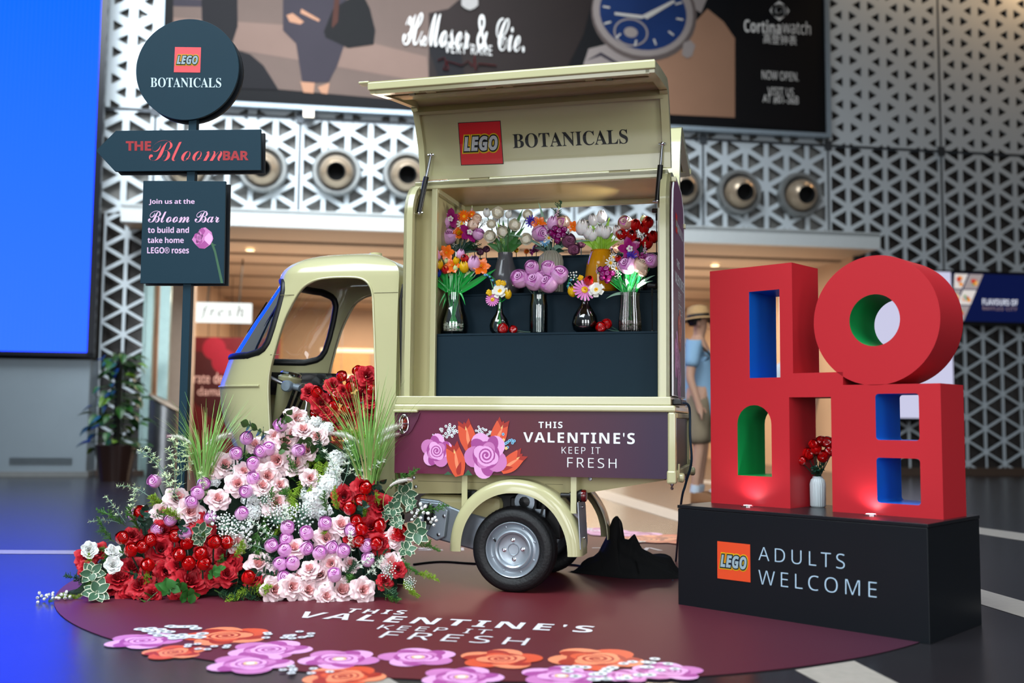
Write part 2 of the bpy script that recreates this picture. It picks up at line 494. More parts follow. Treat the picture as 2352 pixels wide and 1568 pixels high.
for s, t, z, L, lab in strips:
    o = fthing('strip_light', lab, 'light', s, t, z)
    mb = MB(); mb.box(0, L, 0, .05, 0, .06); mb.build('diffuser', M_WARM2, o, smooth=False)
    mb = MB(); mb.box(-.01, L + .01, .05, .08, -.01, .07); mb.build('housing', M_STEEL, o, smooth=False)
    if z > 1:
        for q in (.15, .85): mb = MB(); mb.tube([(L * q, .06, .06), (L * q, .06, 3.13 - z)], .006, 6); mb.build('hanger', M_STEEL, o)
DOWN = []
for s, t in ((-3.6, 1.2), (-1.2, 1.2), (1.0, 1.2), (3.3, 1.2), (-3.0, 4.6), (-.4, 4.6), (2.6, 4.6), (4.2, 3.2), (3.6, 7.2), (-2.2, 7.6)):
    o = fthing('ceiling_downlight', 'small round warm downlight in the tan shop ceiling', 'light', s, t, 3.14, 'downlights in the shop ceiling'); DOWN.append((o, FAC.w(s, t, 3.1)))
    mb = MB(); mb.lathe([(.085, -.03), (.075, -.034), (.06, -.03)], 20); mb.build('bezel', M_STEEL, o)
    mb = MB(); mb.lathe([(.068, -.031), (.001, -.0315)], 20); mb.build('lens', M_WARM, o)
for s, t, e_ in ((-3.0, 2.0, 170), (0, 3.0, 200), (3.0, 2.5, 180), (-2, 7.0, 160), (2.4, 7.0, 180)):
    lamp('AREA', 'shop_light', FAC.w(s, t, 3.05), e_, (1.0, 0.82, 0.62), 1.6, 1.6, aim=FAC.w(s, t, 0))
for s, t in ((-3.0, 1.6), (.2, 1.6), (3.2, 1.6), (-2.0, 5.5), (2.0, 5.5)): lamp('AREA', 'ceiling_fill', FAC.w(s, t, 1.0), 42, (1.0, 0.84, 0.68), 1.6, 1.6, aim=FAC.w(s, t, 3.1))  # added upward fill, stands in for floor bounce on the soffit
# bronze display globes
for k, (x, y, r_, lab) in enumerate(((530, 790, .10, 'bright gold globe lamp left of the cab, the largest one'), (478, 790, .045, 'small gold lamp above the red poster'),
        (500, 800, .04, 'small gold lamp beside the largest globe'), (548, 822, .04, 'small gold lamp just under the largest globe'), (905, 455, .0, ''))):
    if not r_: continue
    s, z = FAC.at(x, y, 4.4)
    o = fthing('globe_lamp', lab, 'light', s, 4.4, z)
    mb = MB(); mb.ball((0, 0, 0), r_, 12); mb.build('globe', mat_emit('gold_globe', (1.0, .62, .28), 1.5), o)
    mb = MB(); mb.tube([(0, 0, r_), (0, 0, 3.14 - z)], .006, 6); mb.build('cord', M_BLK, o)

def fq(x0, x1, y0, y1, t, fr=FAC):
    """rectangle on a facade plane from its pixel extents -> (s0,s1,z0,z1)"""
    s0, _ = fr.at(x0, (y0 + y1) / 2, t); s1, _ = fr.at(x1, (y0 + y1) / 2, t)
    xm = (x0 + x1) / 2
    return s0, s1, fr.at(xm, y1, t)[1], fr.at(xm, y0, t)[1]
def ftext(mb, body, x0, x1, y0, y1, t, m=0, fr=FAC, mapf=None, **k):
    s0, s1, z0, z1 = fq(x0, x1, y0, y1, t, fr)
    return text_into(mb, body, lambda u, v: (s0 + (s1 - s0) * u, t, z0 + (z1 - z0) * v), m, **k)
def fpoly(mb, px, t, m, fr=FAC): mb.poly([(fr.at(x, y, t)[0], t, fr.at(x, y, t)[1]) for x, y in px], m)

# lit hanging sign ----------------------------------------------------------
T_ = 2.2
s0, s1, z0, z1 = fq(444, 577, 695, 740, T_)
o = fthing('hanging_sign', 'white backlit sign hanging from the ceiling left of the cab', 'sign', (s0 + s1) / 2, T_, z0)
hw = (s1 - s0) / 2; hh = z1 - z0
mb = MB(); mb.box(-hw, hw, 0, .10, 0, hh); mb.build('light_box', mat_emit('sign_white', (.95, 1.0, .96), 1.25), o, smooth=False)
mb = MB(); text_into(mb, '\U0001D453\U0001D45F\U0001D452\U0001D460\u210E', lambda u, v: (-hw * .75 + 1.5 * hw * u, -.004, hh * (.14 + .72 * v)), 0, space=1.5)
mb.build('lettering', M_BLK, o, smooth=False)
for sx in (-.55, .55):
    mb = MB(); mb.tube([(hw * sx, .05, hh), (hw * sx + .04, .05, 3.14 - z0)], .012, 6); mb.build('hanger', M_BLK, o)

# red shop poster -------------------------------------------------------------
T_ = 3.2
s0, s1, z0, z1 = fq(431, 640, 775, 1010, T_); s0 = max(s0, -4.66)
o = fthing('shop_poster', 'dark red cosmetics poster with white words behind the cab front', 'poster', s0, T_, 0)
mb = MB(); mb.box(0, s1 - s0, 0, .06, 0, z1); mb.build('panel', mat('poster_red', '#5c0a1b', 0.4, vary=0.35, scale=3), o, smooth=False)
mb = MB()
for wd, xa, xb, ya, yb in (('drate de', 433, 512, 855, 880), ('h dama', 433, 510, 888, 908)):
    a0, a1, b0, b1 = fq(xa, xb, ya, yb, T_ - .01)
    text_into(mb, wd, lambda u, v: (a0 - s0 + (a1 - a0) * u, -.006, b0 + (b1 - b0) * v), 0)
mb.build('lettering', mat('poster_white', '#e8c9cd', 0.5), o, smooth=False)
mb = MB()
for k, (x, y, r_, mi) in enumerate(((452, 850, 40, 0), (492, 800, 24, 1), (475, 905, 30, 0), (515, 830, 26, 1), (500, 930, 30, 0))):
    a, b = FAC.at(x, y, T_); rr = r_ * .0076
    mb.add([(a - s0 + rr * math.cos(q * PI / 10), -.003 - k * .0004, b + rr * math.sin(q * PI / 10)) for q in range(20)], [tuple(range(20))], mi)
mb.build('printed_petals', [mat('petal_dark', '#3c0714', .5), mat('petal_bright', '#8f1230', .5)], o, smooth=False)

# glass door frames on the left and the pale column
M_TEAL = mat('glass_edge_frame', '#9fb9b6', 0.25, metal=0.3)
for k, (x0, x1, t) in enumerate(((322, 344, .0), (359, 383, -.2))):
    a, b, _, _ = fq(x0, x1, 900, 950, t)
    mb = MB(); mb.box(a, b, t, t + .12, 0, 3.14)
    struct(fplace(mb.build('trim_%d' % (30 + k), M_TEAL, smooth=False)))
mb = MB(); a, b, _, _ = fq(384, 438, 900, 950, .6); mb.box(a, b, .6, .8, 0, 3.14)
struct(fplace(mb.build('trim_32', mat('stone_jamb', '#a08c7c', .5), smooth=False)))
mb = MB(); a, b, _, _ = fq(1798, 1815, 700, 750, 1.5); mb.box(a, b, 1.5, 1.62, 0, 3.14)
struct(fplace(mb.build('trim_33', M_SILVER, smooth=False)))

# billboard --------------------------------------------------------------------
T_ = -.12
o = fthing('billboard', 'huge black watch advertisement above the entrance canopy', 'billboard', 0, 0, 0)
mb = MB(); mb.box(-4.63, 4.49, T_, T_ + .1, 4.85, 8.4); mb.build('panel', mat('billboard_black', '#08080b', .6, spec=.15, vary=.05), o, smooth=False)
mb = MB(); mb.box(-4.70, 4.56, T_ - .02, T_ + .11, 4.79, 4.85); mb.box(4.49, 4.56, T_ - .02, T_ + .11, 4.85, 8.4); mb.box(-4.70, -4.63, T_ - .02, T_ + .11, 4.85, 8.4)
mb.build('frame', mat('billboard_frame', '#93a0aa', .35, metal=.4), o, smooth=False)
BC = [mat('print_%d' % i, tuple(q * .62 for q in hx(c)[:3]), .6, spec=.15, vary=v, scale=1.2) for i, (c, v) in enumerate((('#75625a', .12), ('#17151a', .02), ('#3a343e', .1), ('#c28f72', .06), ('#0f0e11', .0),
      ('#2b211f', .12), ('#b3876c', .08), ('#a79a95', .1), ('#17346b', .25), ('#d9d2c9', .02), ('#6d605c', .1), ('#4f2a20', .1), ('#8d7368', .1)))]
mb = MB()
def bp(px, m, k): fpoly(mb, px, T_ - .004 - k * .002, m)
def ell(cx, cy, rx, ry, rot=0, n=36): return [(cx + rx * math.cos(a) * math.cos(rot) - ry * math.sin(a) * math.sin(rot), cy + rx * math.cos(a) * math.sin(rot) + ry * math.sin(a) * math.cos(rot)) for a in (2 * PI * i / n for i in range(n))]
bp([(398, -40), (1090, -40), (1010, 140), (990, 236), (640, 205), (398, 196)], 0, 0)
bp([(398, 40), (700, 60), (980, 130), (985, 190), (640, 130), (398, 90)], 12, 1)
bp([(398, -5), (480, 0), (480, 16), (398, 14)], 2, 1)
bp([(985, 30), (1030, 20), (1100, -40), (1370, -40), (1340, 80), (1300, 160), (1290, 270), (985, 240)], 5, 1)
bp([(985, 110), (1010, 70), (1055, 100), (1070, 190), (1010, 190)], 1, 2)
bp([(462, -40), (545, -40), (546, 60), (530, 110), (575, 125), (605, 150), (640, 206), (380, 198), (398, 130), (465, 110)], 1, 2)
bp([(650, -40), (790, -40), (805, 60), (775, 150), (755, 188), (722, 190), (694, 188), (680, 100), (650, 70)], 2, 3)
bp([(690, 187), (723, 190), (720, 214), (697, 212)], 3, 3); bp([(730, 200), (757, 190), (752, 216), (738, 214)], 3, 3)
bp([(658, 35), (672, 30), (698, 50), (690, 56), (665, 50)], 3, 4); bp([(692, 20), (735, 45), (732, 50), (690, 30)], 3, 4)
bp([(744, 72), (765, 20), (830, -20), (850, 20), (862, 70), (858, 102), (800, 110), (748, 86)], 4, 4)
bp([(762, 60), (772, -40), (782, -40), (776, 50), (764, 64)], 11, 5)
# wrist and watch
bp([(1340, 150), (1480, 110), (1560, 90), (1625, 20), (1662, 50), (1688, 88), (1688, 270), (1520, 262), (1420, 200)], 6, 2)
bp([(1340, 148), (1352, 112), (1400, 100), (1480, 150), (1520, 166), (1500, 200), (1400, 190)], 7, 3)
bp([(1345, 140), (1380, 120), (1440, 155), (1436, 160), (1380, 128)], 2, 4)
bp([(1590, -40), (1640, -40), (1610, 30), (1580, 10)], 7, 3)
bp(ell(1479, 32, 122, 108, .25), 10, 4); bp(ell(1477, 28, 116, 100, .25), 7, 5); bp(ell(1477, 30, 101, 84, .25), 8, 6)
bp(ell(1449, 74, 40, 32, .2), 7, 7); bp(ell(1449, 74, 36, 28, .2), 8, 8); bp(ell(1449, 74, 16, 12, .2), 7, 9)
bp([(1412, 28), (1474, 35), (1480, 40), (1474, 43), (1412, 34)], 9, 9); bp([(1474, 36), (1546, 0), (1552, 4), (1486, 44)], 9, 10)
for a in range(0, 12):
    an = 2 * PI * a / 12 + .2; ca, sa = math.cos(an), math.sin(an)
    p0 = (1477 + 94 * ca, 30 + 77 * sa); p1 = (1477 + 78 * ca, 30 + 63 * sa)
    bp([(p0[0] - 2 * sa, p0[1] + 2 * ca), (p0[0] + 2 * sa, p0[1] - 2 * ca), (p1[0] + 2 * sa, p1[1] - 2 * ca), (p1[0] - 2 * sa, p1[1] + 2 * ca)], 9, 9)
bp([(1570, 98), (1586, 92), (1597, 104), (1590, 128), (1578, 134), (1566, 126)], 7, 6)
bp([(1688, -40), (1892, -40), (1893, 303), (1688, 283)], 4, 1)
mb.build('printed_picture', BC, o, smooth=False)
mb = MB(); TT = T_ - .03
ftext(mb, scriptb('H') + '.' + scriptb('Moser') + ' & ' + scriptb('Cie') + '.', 925, 1205, 30, 112, TT)
ftext(mb, sans('VERY RARE'), 1022, 1130, 101, 124, TT, space=1.2)
ftext(mb, sansb('Cortina'), 1709, 1794, 46, 76, TT); ftext(mb, sans('watch'), 1797, 1862, 48, 78, TT)
ftext(mb, '\u9ad8\u767b\u949f\u8868', 1753, 1830, 79, 102, TT)
ftext(mb, sans('NOW OPEN.'), 1750, 1834, 164, 184, TT); ftext(mb, sans('VISIT US'), 1763, 1823, 201, 219, TT); ftext(mb, sans('AT #01-36B'), 1752, 1834, 219, 239, TT)
# diamond emblem with a spiral, and the small crest
for q in ([(1790, 2), (1803, 12), (1790, 9), (1777, 12)], [(1768, 24), (1775, 14), (1772, 24), (1775, 34)], [(1813, 25), (1806, 15), (1809, 25), (1806, 35)], [(1790, 48), (1803, 37), (1790, 41), (1777, 37)]):
    fpoly(mb, q, TT, 0)
def fpath(px, t): return [(FAC.at(x, y, t)[0], t, FAC.at(x, y, t)[1]) for x, y in px]
mb.tube(fpath([(1790 + (4 + 11 * a / 12) * math.cos(a * .62), 25 + (4 + 11 * a / 12) * math.sin(a * .62)) for a in range(14)], TT), .022, 6, flat=.1)
fpoly(mb, [(1060, -8), (1098, -8), (1098, 12), (1090, 19), (1079, 23), (1068, 19), (1060, 12)], TT, 1)
mb.tube(fpath([(1005, 138), (1020, 132), (1028, 150), (1030, 160), (1018, 158), (1026, 140), (1060, 150), (1075, 140), (1085, 152), (1090, 128), (1092, 160), (1100, 146), (1140, 150)], TT), .016, 6, m=2, flat=.15)
mb.build('lettering', [mat('print_white', '#d7d4d0', .5), mat('print_grey', '#8f8a87', .5), mat('print_red', '#b3262a', .5)], o, smooth=False)

# round air nozzles ---------------------------------------------------------------
NOZ = [(430, 385, 'mostly hidden behind the signpost'), (603, 385, 'half hidden by the arrow sign'), (773, 393, 'whole, midway between the arrow sign and the van'),
       (935, 400, 'just left of the raised van hatch'), (1262, 405, 'left one seen under the van roof'), (1405, 418, 'right one seen under the van roof'),
       (1566, 430, 'half hidden by the rear end of the van'), (1700, 440, 'first whole one right of the van'), (1840, 446, 'farthest right of the row')]
M_NOZ = mat('nozzle_metal', '#b5a18a', 0.28, metal=0.5, vary=.03)
M_NRING = mat('nozzle_ring', '#8d8f8e', 0.35, metal=0.5)
for x, y, wh in NOZ:
    s, z = FAC.at(x, y, -.12)
    o = fthing('air_nozzle', 'round metal wall nozzle, ' + wh, 'air vent', s, -.02, z, 'air nozzles on the lattice wall')
    M = Matrix.Rotation(PI / 2, 4, 'X')
    mb = MB(); mb.lathe([(.315, -.03), (.325, .06), (.305, .12), (.265, .12), (.235, .07), (.22, .06)], 40, M); mb.build('ring', M_NRING, o)
    # eyeball turned towards the hall, its mouth low
    q = Matrix.Rotation(PI / 2 + R(9), 4, 'X')
    mb = MB(); rs = .222
    mb.lathe([(rs * math.sin(a), rs * math.cos(a) + .10) for a in (R(100 - k * 69 / 12) for k in range(13))], 40, q); mb.build('eyeball', M_NOZ, o)
    mb = MB(); r0 = rs * math.sin(R(31)); z0_ = rs * math.cos(R(31)) + .10
    mb.lathe([(r0 + .008, z0_ - .004), (r0 + .006, z0_ + .012), (r0 - .008, z0_ + .01), (r0 - .014, z0_ - .14), (.001, z0_ - .14)], 32, q); mb.build('mouth', mat('mouth_black', '#040404', .9, vary=0), o)
    mb = MB(); mb.lathe([(.245, .05), (.001, .04)], 30, M); mb.build('back_plate', M_JOINT, o)

# halogen lamp under the billboard
s, z = FAC.at(709, 259, -.2)
o = fthing('flood_lamp', 'small bright flood lamp under the billboard edge', 'light', s, -.2, z)
mb = MB(); mb.box(-.06, .06, -.03, .0, -.05, .05); mb.build('lens', mat_emit('flood_lens', (1, .85, .6), 8), o, smooth=False)
mb = MB(); mb.box(-.07, .07, .0, .15, -.06, .06); mb.build('housing', M_STEEL, o, smooth=False)

# big blue screen and the cabinet under it --------------------------------------------
def led_mat():
    m = bpy.data.materials.new('led_blue'); m.use_nodes = True; n = m.node_tree; n.nodes.clear()
    o = n.nodes.new('ShaderNodeOutputMaterial'); e = n.nodes.new('ShaderNodeEmission'); tc = n.nodes.new('ShaderNodeTexCoord')
    sp = n.nodes.new('ShaderNodeSeparateXYZ'); n.links.new(tc.outputs['Object'], sp.inputs[0])
    wv = n.nodes.new('ShaderNodeTexWave'); wv.bands_direction = 'X'; wv.inputs['Scale'].default_value = 6.0; wv.inputs['Distortion'].default_value = 0.4
    n.links.new(tc.outputs['Object'], wv.inputs[0])
    mr = n.nodes.new('ShaderNodeMapRange'); mr.inputs[1].default_value = 0; mr.inputs[2].default_value = 4.5
    n.links.new(sp.outputs[2], mr.inputs[0])
    rp = n.nodes.new('ShaderNodeValToRGB'); rp.color_ramp.elements[0].color = (.045, .205, 4.2, 1); rp.color_ramp.elements[1].color = (.006, .160, 4.2, 1)
    n.links.new(mr.outputs[0], rp.inputs[0])
    mx = n.nodes.new('ShaderNodeMixRGB'); mx.inputs[2].default_value = (.03, .19, 4.2, 1); mx.inputs[0].default_value = .1
    ml = n.nodes.new('ShaderNodeMath'); ml.operation = 'MULTIPLY'; ml.inputs[1].default_value = .25
    n.links.new(wv.outputs[1], ml.inputs[0]); n.links.new(ml.outputs[0], mx.inputs[0]); n.links.new(rp.outputs[0], mx.inputs[1])
    n.links.new(mx.outputs[0], e.inputs[0]); e.inputs[1].default_value = 1.0
    n.links.new(e.outputs[0], o.inputs[0]); return m
T_ = -.45
s1, z0 = FAC.at(206, 815, T_)
o = fthing('led_screen', 'tall bright blue video screen at the left edge', 'screen', s1 - 7.0, T_, z0)
mb = MB(); mb.box(0, 7.0 - .03, -.012, 0, .03, 6.2); mb.build('screen_face', led_mat(), o, smooth=False)
mb = MB(); mb.box(-.02, 7.03, 0, .14, -.02, 6.3); mb.box(6.97, 7.05, -.02, 0, -.02, 6.3); mb.box(-.02, 7.05, -.02, 0, -.02, .03)
mb.build('bezel', mat('bezel_black', '#0a0d16', .3), o, smooth=False)
T_ = -.35
s1, zt = FAC.at(208, 826, T_)
o = fthing('metal_cabinet', 'silver grey metal cabinet under the blue screen', 'cabinet', s1, T_, 0)
mb = MB(); mb.box(-7.0, 0, 0, .4, .05, zt); mb.build('body', mat('cabinet_grey', '#8b979f', .38, metal=.35, vary=.05, scale=2), o, smooth=False, bevel=.006)
mb = MB(); mb.box(-6.98, .03, -.02, .38, 0, .06); mb.build('plinth', mat('plinth_grey', '#7a7b7a', .5), o, smooth=False)
a0, a1, b0, b1 = fq(22, 166, 1050, 1066, T_)
mb = MB()
for k in range(8): mb.box(a0 - s1, a1 - s1, -.012, 0, b0 + (b1 - b0) * (k + .1) / 8, b0 + (b1 - b0) * (k + .6) / 8)
mb.build('vent_grille', mat('grille_grey', '#5d666c', .5, metal=.4), o, smooth=False)

# right-hand screens -----------------------------------------------------------------
T_ = -.15
s0, s1, z0, z1 = fq(2000, 2187, 622, 960, T_)
o = fthing('white_screen', 'tall pale lilac video screen right of the round sculpture opening', 'screen', s0, T_, z0)
mb = MB(); mb.box(0, s1 - s0, -.01, 0, 0, z1 - z0); mb.build('screen_face', mat_emit('screen_white', (.60, .60, .80), 1.0), o, smooth=False)
mb = MB(); mb.box(-.05, s1 - s0 + .02, 0, .1, -.04, z1 - z0 + .03); mb.box(-.05, 0, -.02, 0, -.04, z1 - z0 + .03); mb.box(-.05, s1 - s0 + .02, -.02, 0, -.04, 0); mb.build('bezel', M_BLACKP, o, smooth=False)
s0, s1, z0, z1 = fq(2190, 2500, 632, 741, T_)
o = fthing('menu_screen', 'wide dark blue video screen showing food at the right edge', 'screen', s0, T_, z0)
W_, H_ = s1 - s0, z1 - z0
mb = MB(); mb.box(0, W_, -.01, 0, 0, H_); mb.build('screen_face', mat_emit('screen_navy', (.004, .008, .055), 1.0), o, smooth=False)
mb = MB(); mb.box(0, W_ + .03, 0, .1, -.05, H_ + .04); mb.box(0, W_ + .03, -.02, 0, H_, H_ + .04); mb.box(0, W_ + .03, -.02, 0, -.05, 0); mb.build('bezel', M_BLACKP, o, smooth=False)
mb = MB(); FCOL = [(.8, .28, .04), (.75, .45, .12), (.55, .05, .03), (.7, .65, .62), (.35, .3, .3), (.12, .3, .06), (.3, .5, .62)]
rs_ = random.Random(3)
for c0 in (0, 1):
    for k in range(3):
        q = []; mid = []
        for f, e in ((k / 3 + .01, 0), (k / 3 + .01, 1), (k / 3 + .32, 1), (k / 3 + .32, 0)):
            hi = .14 + .33 * f - c0 * .235; lo = hi - .21
            q.append((max(.003, hi if e else lo), H_ * f))
        if max(p[0] for p in q) < .02: continue
        mb.poly([(a, -.0115, b) for a, b in q], 3 if (k + c0) % 2 else 4)
        cx = sum(p[0] for p in q) / 4; cz = sum(p[1] for p in q) / 4
        for j in range(9):
            an = rs_.random() * 6.3; rr = rs_.random() * .05; r2 = .016 + rs_.random() * .022
            mb.poly([(max(.002, cx + rr * math.cos(an) + r2 * math.cos(i)), -.0125 - j * .0004, min(H_ - .004, max(.004, cz + rr * math.sin(an) + r2 * math.sin(i)))) for i in (q_ * PI / 5 for q_ in range(10))], rs_.choice([0, 0, 1, 2, 5, 3, 6]))
mb.build('food_pictures', [mat_emit('food_%d' % i, c, 1.0) for i, c in enumerate(FCOL)], o, smooth=False)
mb = MB()
for wd, xa, xb, ya, yb, mi in ((sansb('FLAVOURS OF'), 2255, 2336, 687, 701, 0), (sans('RAFFLES CITY'), 2256, 2334, 705, 713, 1)):
    a0, a1, b0, b1 = fq(xa, xb, ya, yb, T_)
    text_into(mb, wd, lambda u, v: (a0 - s0 + (a1 - a0) * u, -.016, b0 - z0 + (b1 - b0) * v), mi, space=1.0 if mi == 0 else 1.3)
mb.build('lettering', [mat_emit('screen_text', (.75, .78, .9), 1.0), mat_emit('screen_text_dim', (.35, .25, .25), 1.0)], o, smooth=False)

# unseen wall and dark slab, added to keep light off the right side
mb = MB(); mb.box(9.6, 9.8, -16, .2, 0, 9); struct(fplace(mb.build('wall_shade_right', mat('shade_wall', '#5a5148', .6), smooth=False)))
mb = MB(); mb.box(3.6, 9.8, -9, .2, 8.9, 9.1); struct(fplace(mb.build('trim_40', mat('shade_slab', '#4b443d', .7), smooth=False)))
o = fthing('wall_washer', 'warm wall lamp above the top right lattice', 'light', 8.4, -.5, 8.0)
mb = MB(); mb.box(-.2, .2, -.05, .05, -.04, .04); mb.build('housing', M_STEEL, o, smooth=False)
lamp('SPOT', 'wall_washer_light', FAC.w(8.4, -.6, 7.9), 120, (1, .62, .3), .1, aim=FAC.w(7.6, 0, 6.6), spot=R(110))
lamp('SPOT', 'wall_washer_light', FAC.w(6.0, -.6, 8.2), 50, (1, .7, .4), .1, aim=FAC.w(5.8, 0, 6.8), spot=R(110))
# ================================================================ FLOOR STICKER
FG = Frame((0.0, 4.9, 0), -0.215)
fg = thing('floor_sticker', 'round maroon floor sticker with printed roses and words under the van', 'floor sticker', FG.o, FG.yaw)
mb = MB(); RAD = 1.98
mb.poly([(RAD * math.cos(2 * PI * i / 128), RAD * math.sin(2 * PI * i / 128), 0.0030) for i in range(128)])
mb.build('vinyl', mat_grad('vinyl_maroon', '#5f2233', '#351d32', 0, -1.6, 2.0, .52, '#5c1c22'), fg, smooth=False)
PR = [mat('ink_%d' % i, c, .4, vary=.08, scale=10) for i, c in enumerate(('#c878b4', '#a3458f', '#e3a5d6', '#d5502f', '#a2281c', '#ef8a62', '#dfe0e6', '#e8c27a', '#2d5a3c', '#6e2a62', '#7ab3d8'))]
def blob(cx, cy, rx, ry, rot, n=18): return [(cx + rx * math.cos(a) * math.cos(rot) - ry * math.sin(a) * math.sin(rot), cy + rx * math.cos(a) * math.sin(rot) + ry * math.sin(a) * math.cos(rot)) for a in (2 * PI * i / n for i in range(n))]
_lift = [0]
def print_rose(mb, F, cx, cy, r, c=(0, 1, 2), sy=1.0, seed=0, core=None):
    """flat printed rose: overlapping outer petals, concentric spiral petals inside. F(x,y,k)"""
    rr = random.Random(seed); k = _lift[0]
    def put(pts, m):
        nonlocal k
        k += 1; mb.poly([F(cx + x * r, cy + y * r * sy, k) for x, y in pts], m)
    a0 = rr.random() * 6.28
    for i in range(5):
        a = a0 + i * 2 * PI / 5
        put(blob(.52 * math.cos(a), .52 * math.sin(a), .50, .46, a), c[0] if i % 2 else c[2])
        put(blob(.56 * math.cos(a + .25), .56 * math.sin(a + .25), .36, .26, a + .6), c[1] if i % 2 == 0 else c[0])
    put(blob(0, 0, .62, .60, 0, 24), c[1])
    for i in range(4):
        a = a0 + .7 + i * PI / 2
        put(blob(.24 * math.cos(a), .24 * math.sin(a), .36, .30, a), c[0] if i % 2 else c[2])
    put(blob(0, 0, .42, .40, 0, 20), c[1])
    # spiral ribbon
    k += 1
    N = 40; pts = []
    for i in range(N + 1):
        t = i / N; a = a0 + t * 2.6 * 2 * PI; q = .05 + .40 * t
        pts.append((q * math.cos(a), q * math.sin(a), .028 + .03 * t))
    vs = []
    for x, y, wd in pts:
        l = math.hypot(x, y)
        for s in (-1, 1): vs.append(F(cx + x * (1 + s * wd / l) * r, cy + y * (1 + s * wd / l) * r * sy, k))
    mb.add(vs, [(2 * i, 2 * i + 1, 2 * i + 3, 2 * i + 2) for i in range(N)], c[2])
    if core is not None: put(blob(0, 0, .17, .17, 0), 7); put(blob(0, 0, .11, .11, 0), 6)
    _lift[0] = k
def print_buds(mb, F, cx, cy, r, n, seed, m=6):
    rr = random.Random(seed); k = _lift[0] + 1
    for i in range(n):
        a = rr.random() * 6.28; q = math.sqrt(rr.random()) * r
        x, y = cx + q * math.cos(a) * 1.5, cy + q * math.sin(a); s = r * .22
        mb.poly([F(x + s * math.cos(b), y + s * math.sin(b), k) for b in (2 * PI * j / 8 for j in range(8))], m); k += 1
        mb.poly([F(x + s * .4 * math.cos(b), y + s * .4 * math.sin(b), k) for b in (2 * PI * j / 6 for j in range(6))], 8); k += 1
    _lift[0] = k
mb = MB(); F_ = lambda x, y, k: (x, y, .0036 + .00001 * k)
P_, Q_ = (0, 1, 2), (3, 4, 5)
def gl(x, y): p = FG.loc(ground(x, y)); return p.x, p.y
for i, (x, y, wd, c, core) in enumerate(((330, 1473, 180, P_, None), (400, 1500, 150, Q_, None), (520, 1462, 210, Q_, None), (620, 1494, 200, P_, None), (575, 1526, 205, P_, 1), (790, 1556, 200, Q_, None),
        (780, 1516, 195, P_, 1), (960, 1512, 190, P_, 1), (1060, 1558, 200, P_, 1), (1150, 1516, 200, Q_, None), (1370, 1516, 230, Q_, None), (1290, 1556, 200, P_, 1), (1535, 1545, 170, P_, None), (1440, 1556, 120, P_, 1))):
    cx, cy = gl(x, y); x2, _ = gl(x + wd / 2, y)
    print_rose(mb, F_, cx, cy, (x2 - cx) * 1.0, c, 1.0, i, core)
for i, (x, y, r_, n) in enumerate(((400, 1455, .10, 26), (660, 1463, .07, 12), (700, 1540, .06, 8), (1395, 1550, .09, 18), (1480, 1530, .08, 10), (480, 1486, .06, 8))):
    cx, cy = gl(x, y); print_buds(mb, F_, cx, cy, r_, n, i)
mb.build('printed_roses', PR, fg, smooth=False); mb = MB()
for i, (x, y, c) in enumerate(((1410, 1226, P_), (1470, 1232, P_), (1540, 1238, Q_), (1365, 1222, P_), (1600, 1246, Q_), (1480, 1241, Q_))):
    cx, cy = gl(x, y); print_rose(mb, F_, cx, cy, .20, c, 1.0, i + 40)
print_buds(mb, F_, *gl(1385, 1219), .1, 14, 9); print_buds(mb, F_, *gl(1450, 1243), .1, 10, 10)
mb.build('printed_roses', PR, fg, smooth=False)
mb = MB()
def gtext(body, xl, xr, yl, yr, hl, **k):
    """word lying on the sticker from its left/right baseline pixels"""
    a = Vector(gl(xl, yl)); b = Vector(gl(xr, yr)); d = (b - a); n = Vector((-d.y, d.x)).normalized() * hl
    text_into(mb, body, lambda u, v: ((a + d * u + n * v).x, (a + d * u + n * v).y, .0048), 0, **k)
gtext(sansb('THIS'), 790, 925, 1409, 1414, .085, space=1.3)
gtext(sansb("VALENTINE'S"), 672, 1358, 1420, 1456, .118, space=1.25)
gtext(sans('KEEP IT'), 864, 1122, 1447, 1459, .072, space=1.3)
gtext(sans('FRESH'), 868, 1205, 1467, 1485, .110, space=1.35)
mb.build('printed_words', mat('ink_white', '#d9d6da', .45, vary=.02), fg, smooth=False); mb = MB()
# the far side of the sticker repeats the words upside down
def gtext2(body, xl, xr, y, h):
    a = Vector(gl(xr, y)); b = Vector(gl(xl, y)); d = (b - a); n = Vector((-d.y, d.x)).normalized() * h
    text_into(mb, body, lambda u, v: ((a + d * u + n * v).x, (a + d * u + n * v).y, .0048), 0, space=1.25)
gtext2(sansb("VALENTINE'S"), 960, 1512, 1259, .13)
mb.build('printed_words', mat('ink_white', '#d9d6da', .45, vary=.02), fg, smooth=False)
# ================================================================ FLOWER VAN
van = thing('flower_van', 'cream three-wheeled flower van with a raised side hatch and maroon side panel', 'van', VAN.o, VAN.yaw)
def vp(name, mb, mats, parent=None, **k): return mb.build(name, mats, parent or van, **k)
W0, W1 = 0.0, 0.70          # bed, across
B1 = 0.64                   # upper box depth
S0, S1 = 0.022, 1.206       # upper box, along
ZR, ZT = 0.83, 1.80
def VZ(x, y, t=0.0): return VAN.at(x, y, t)

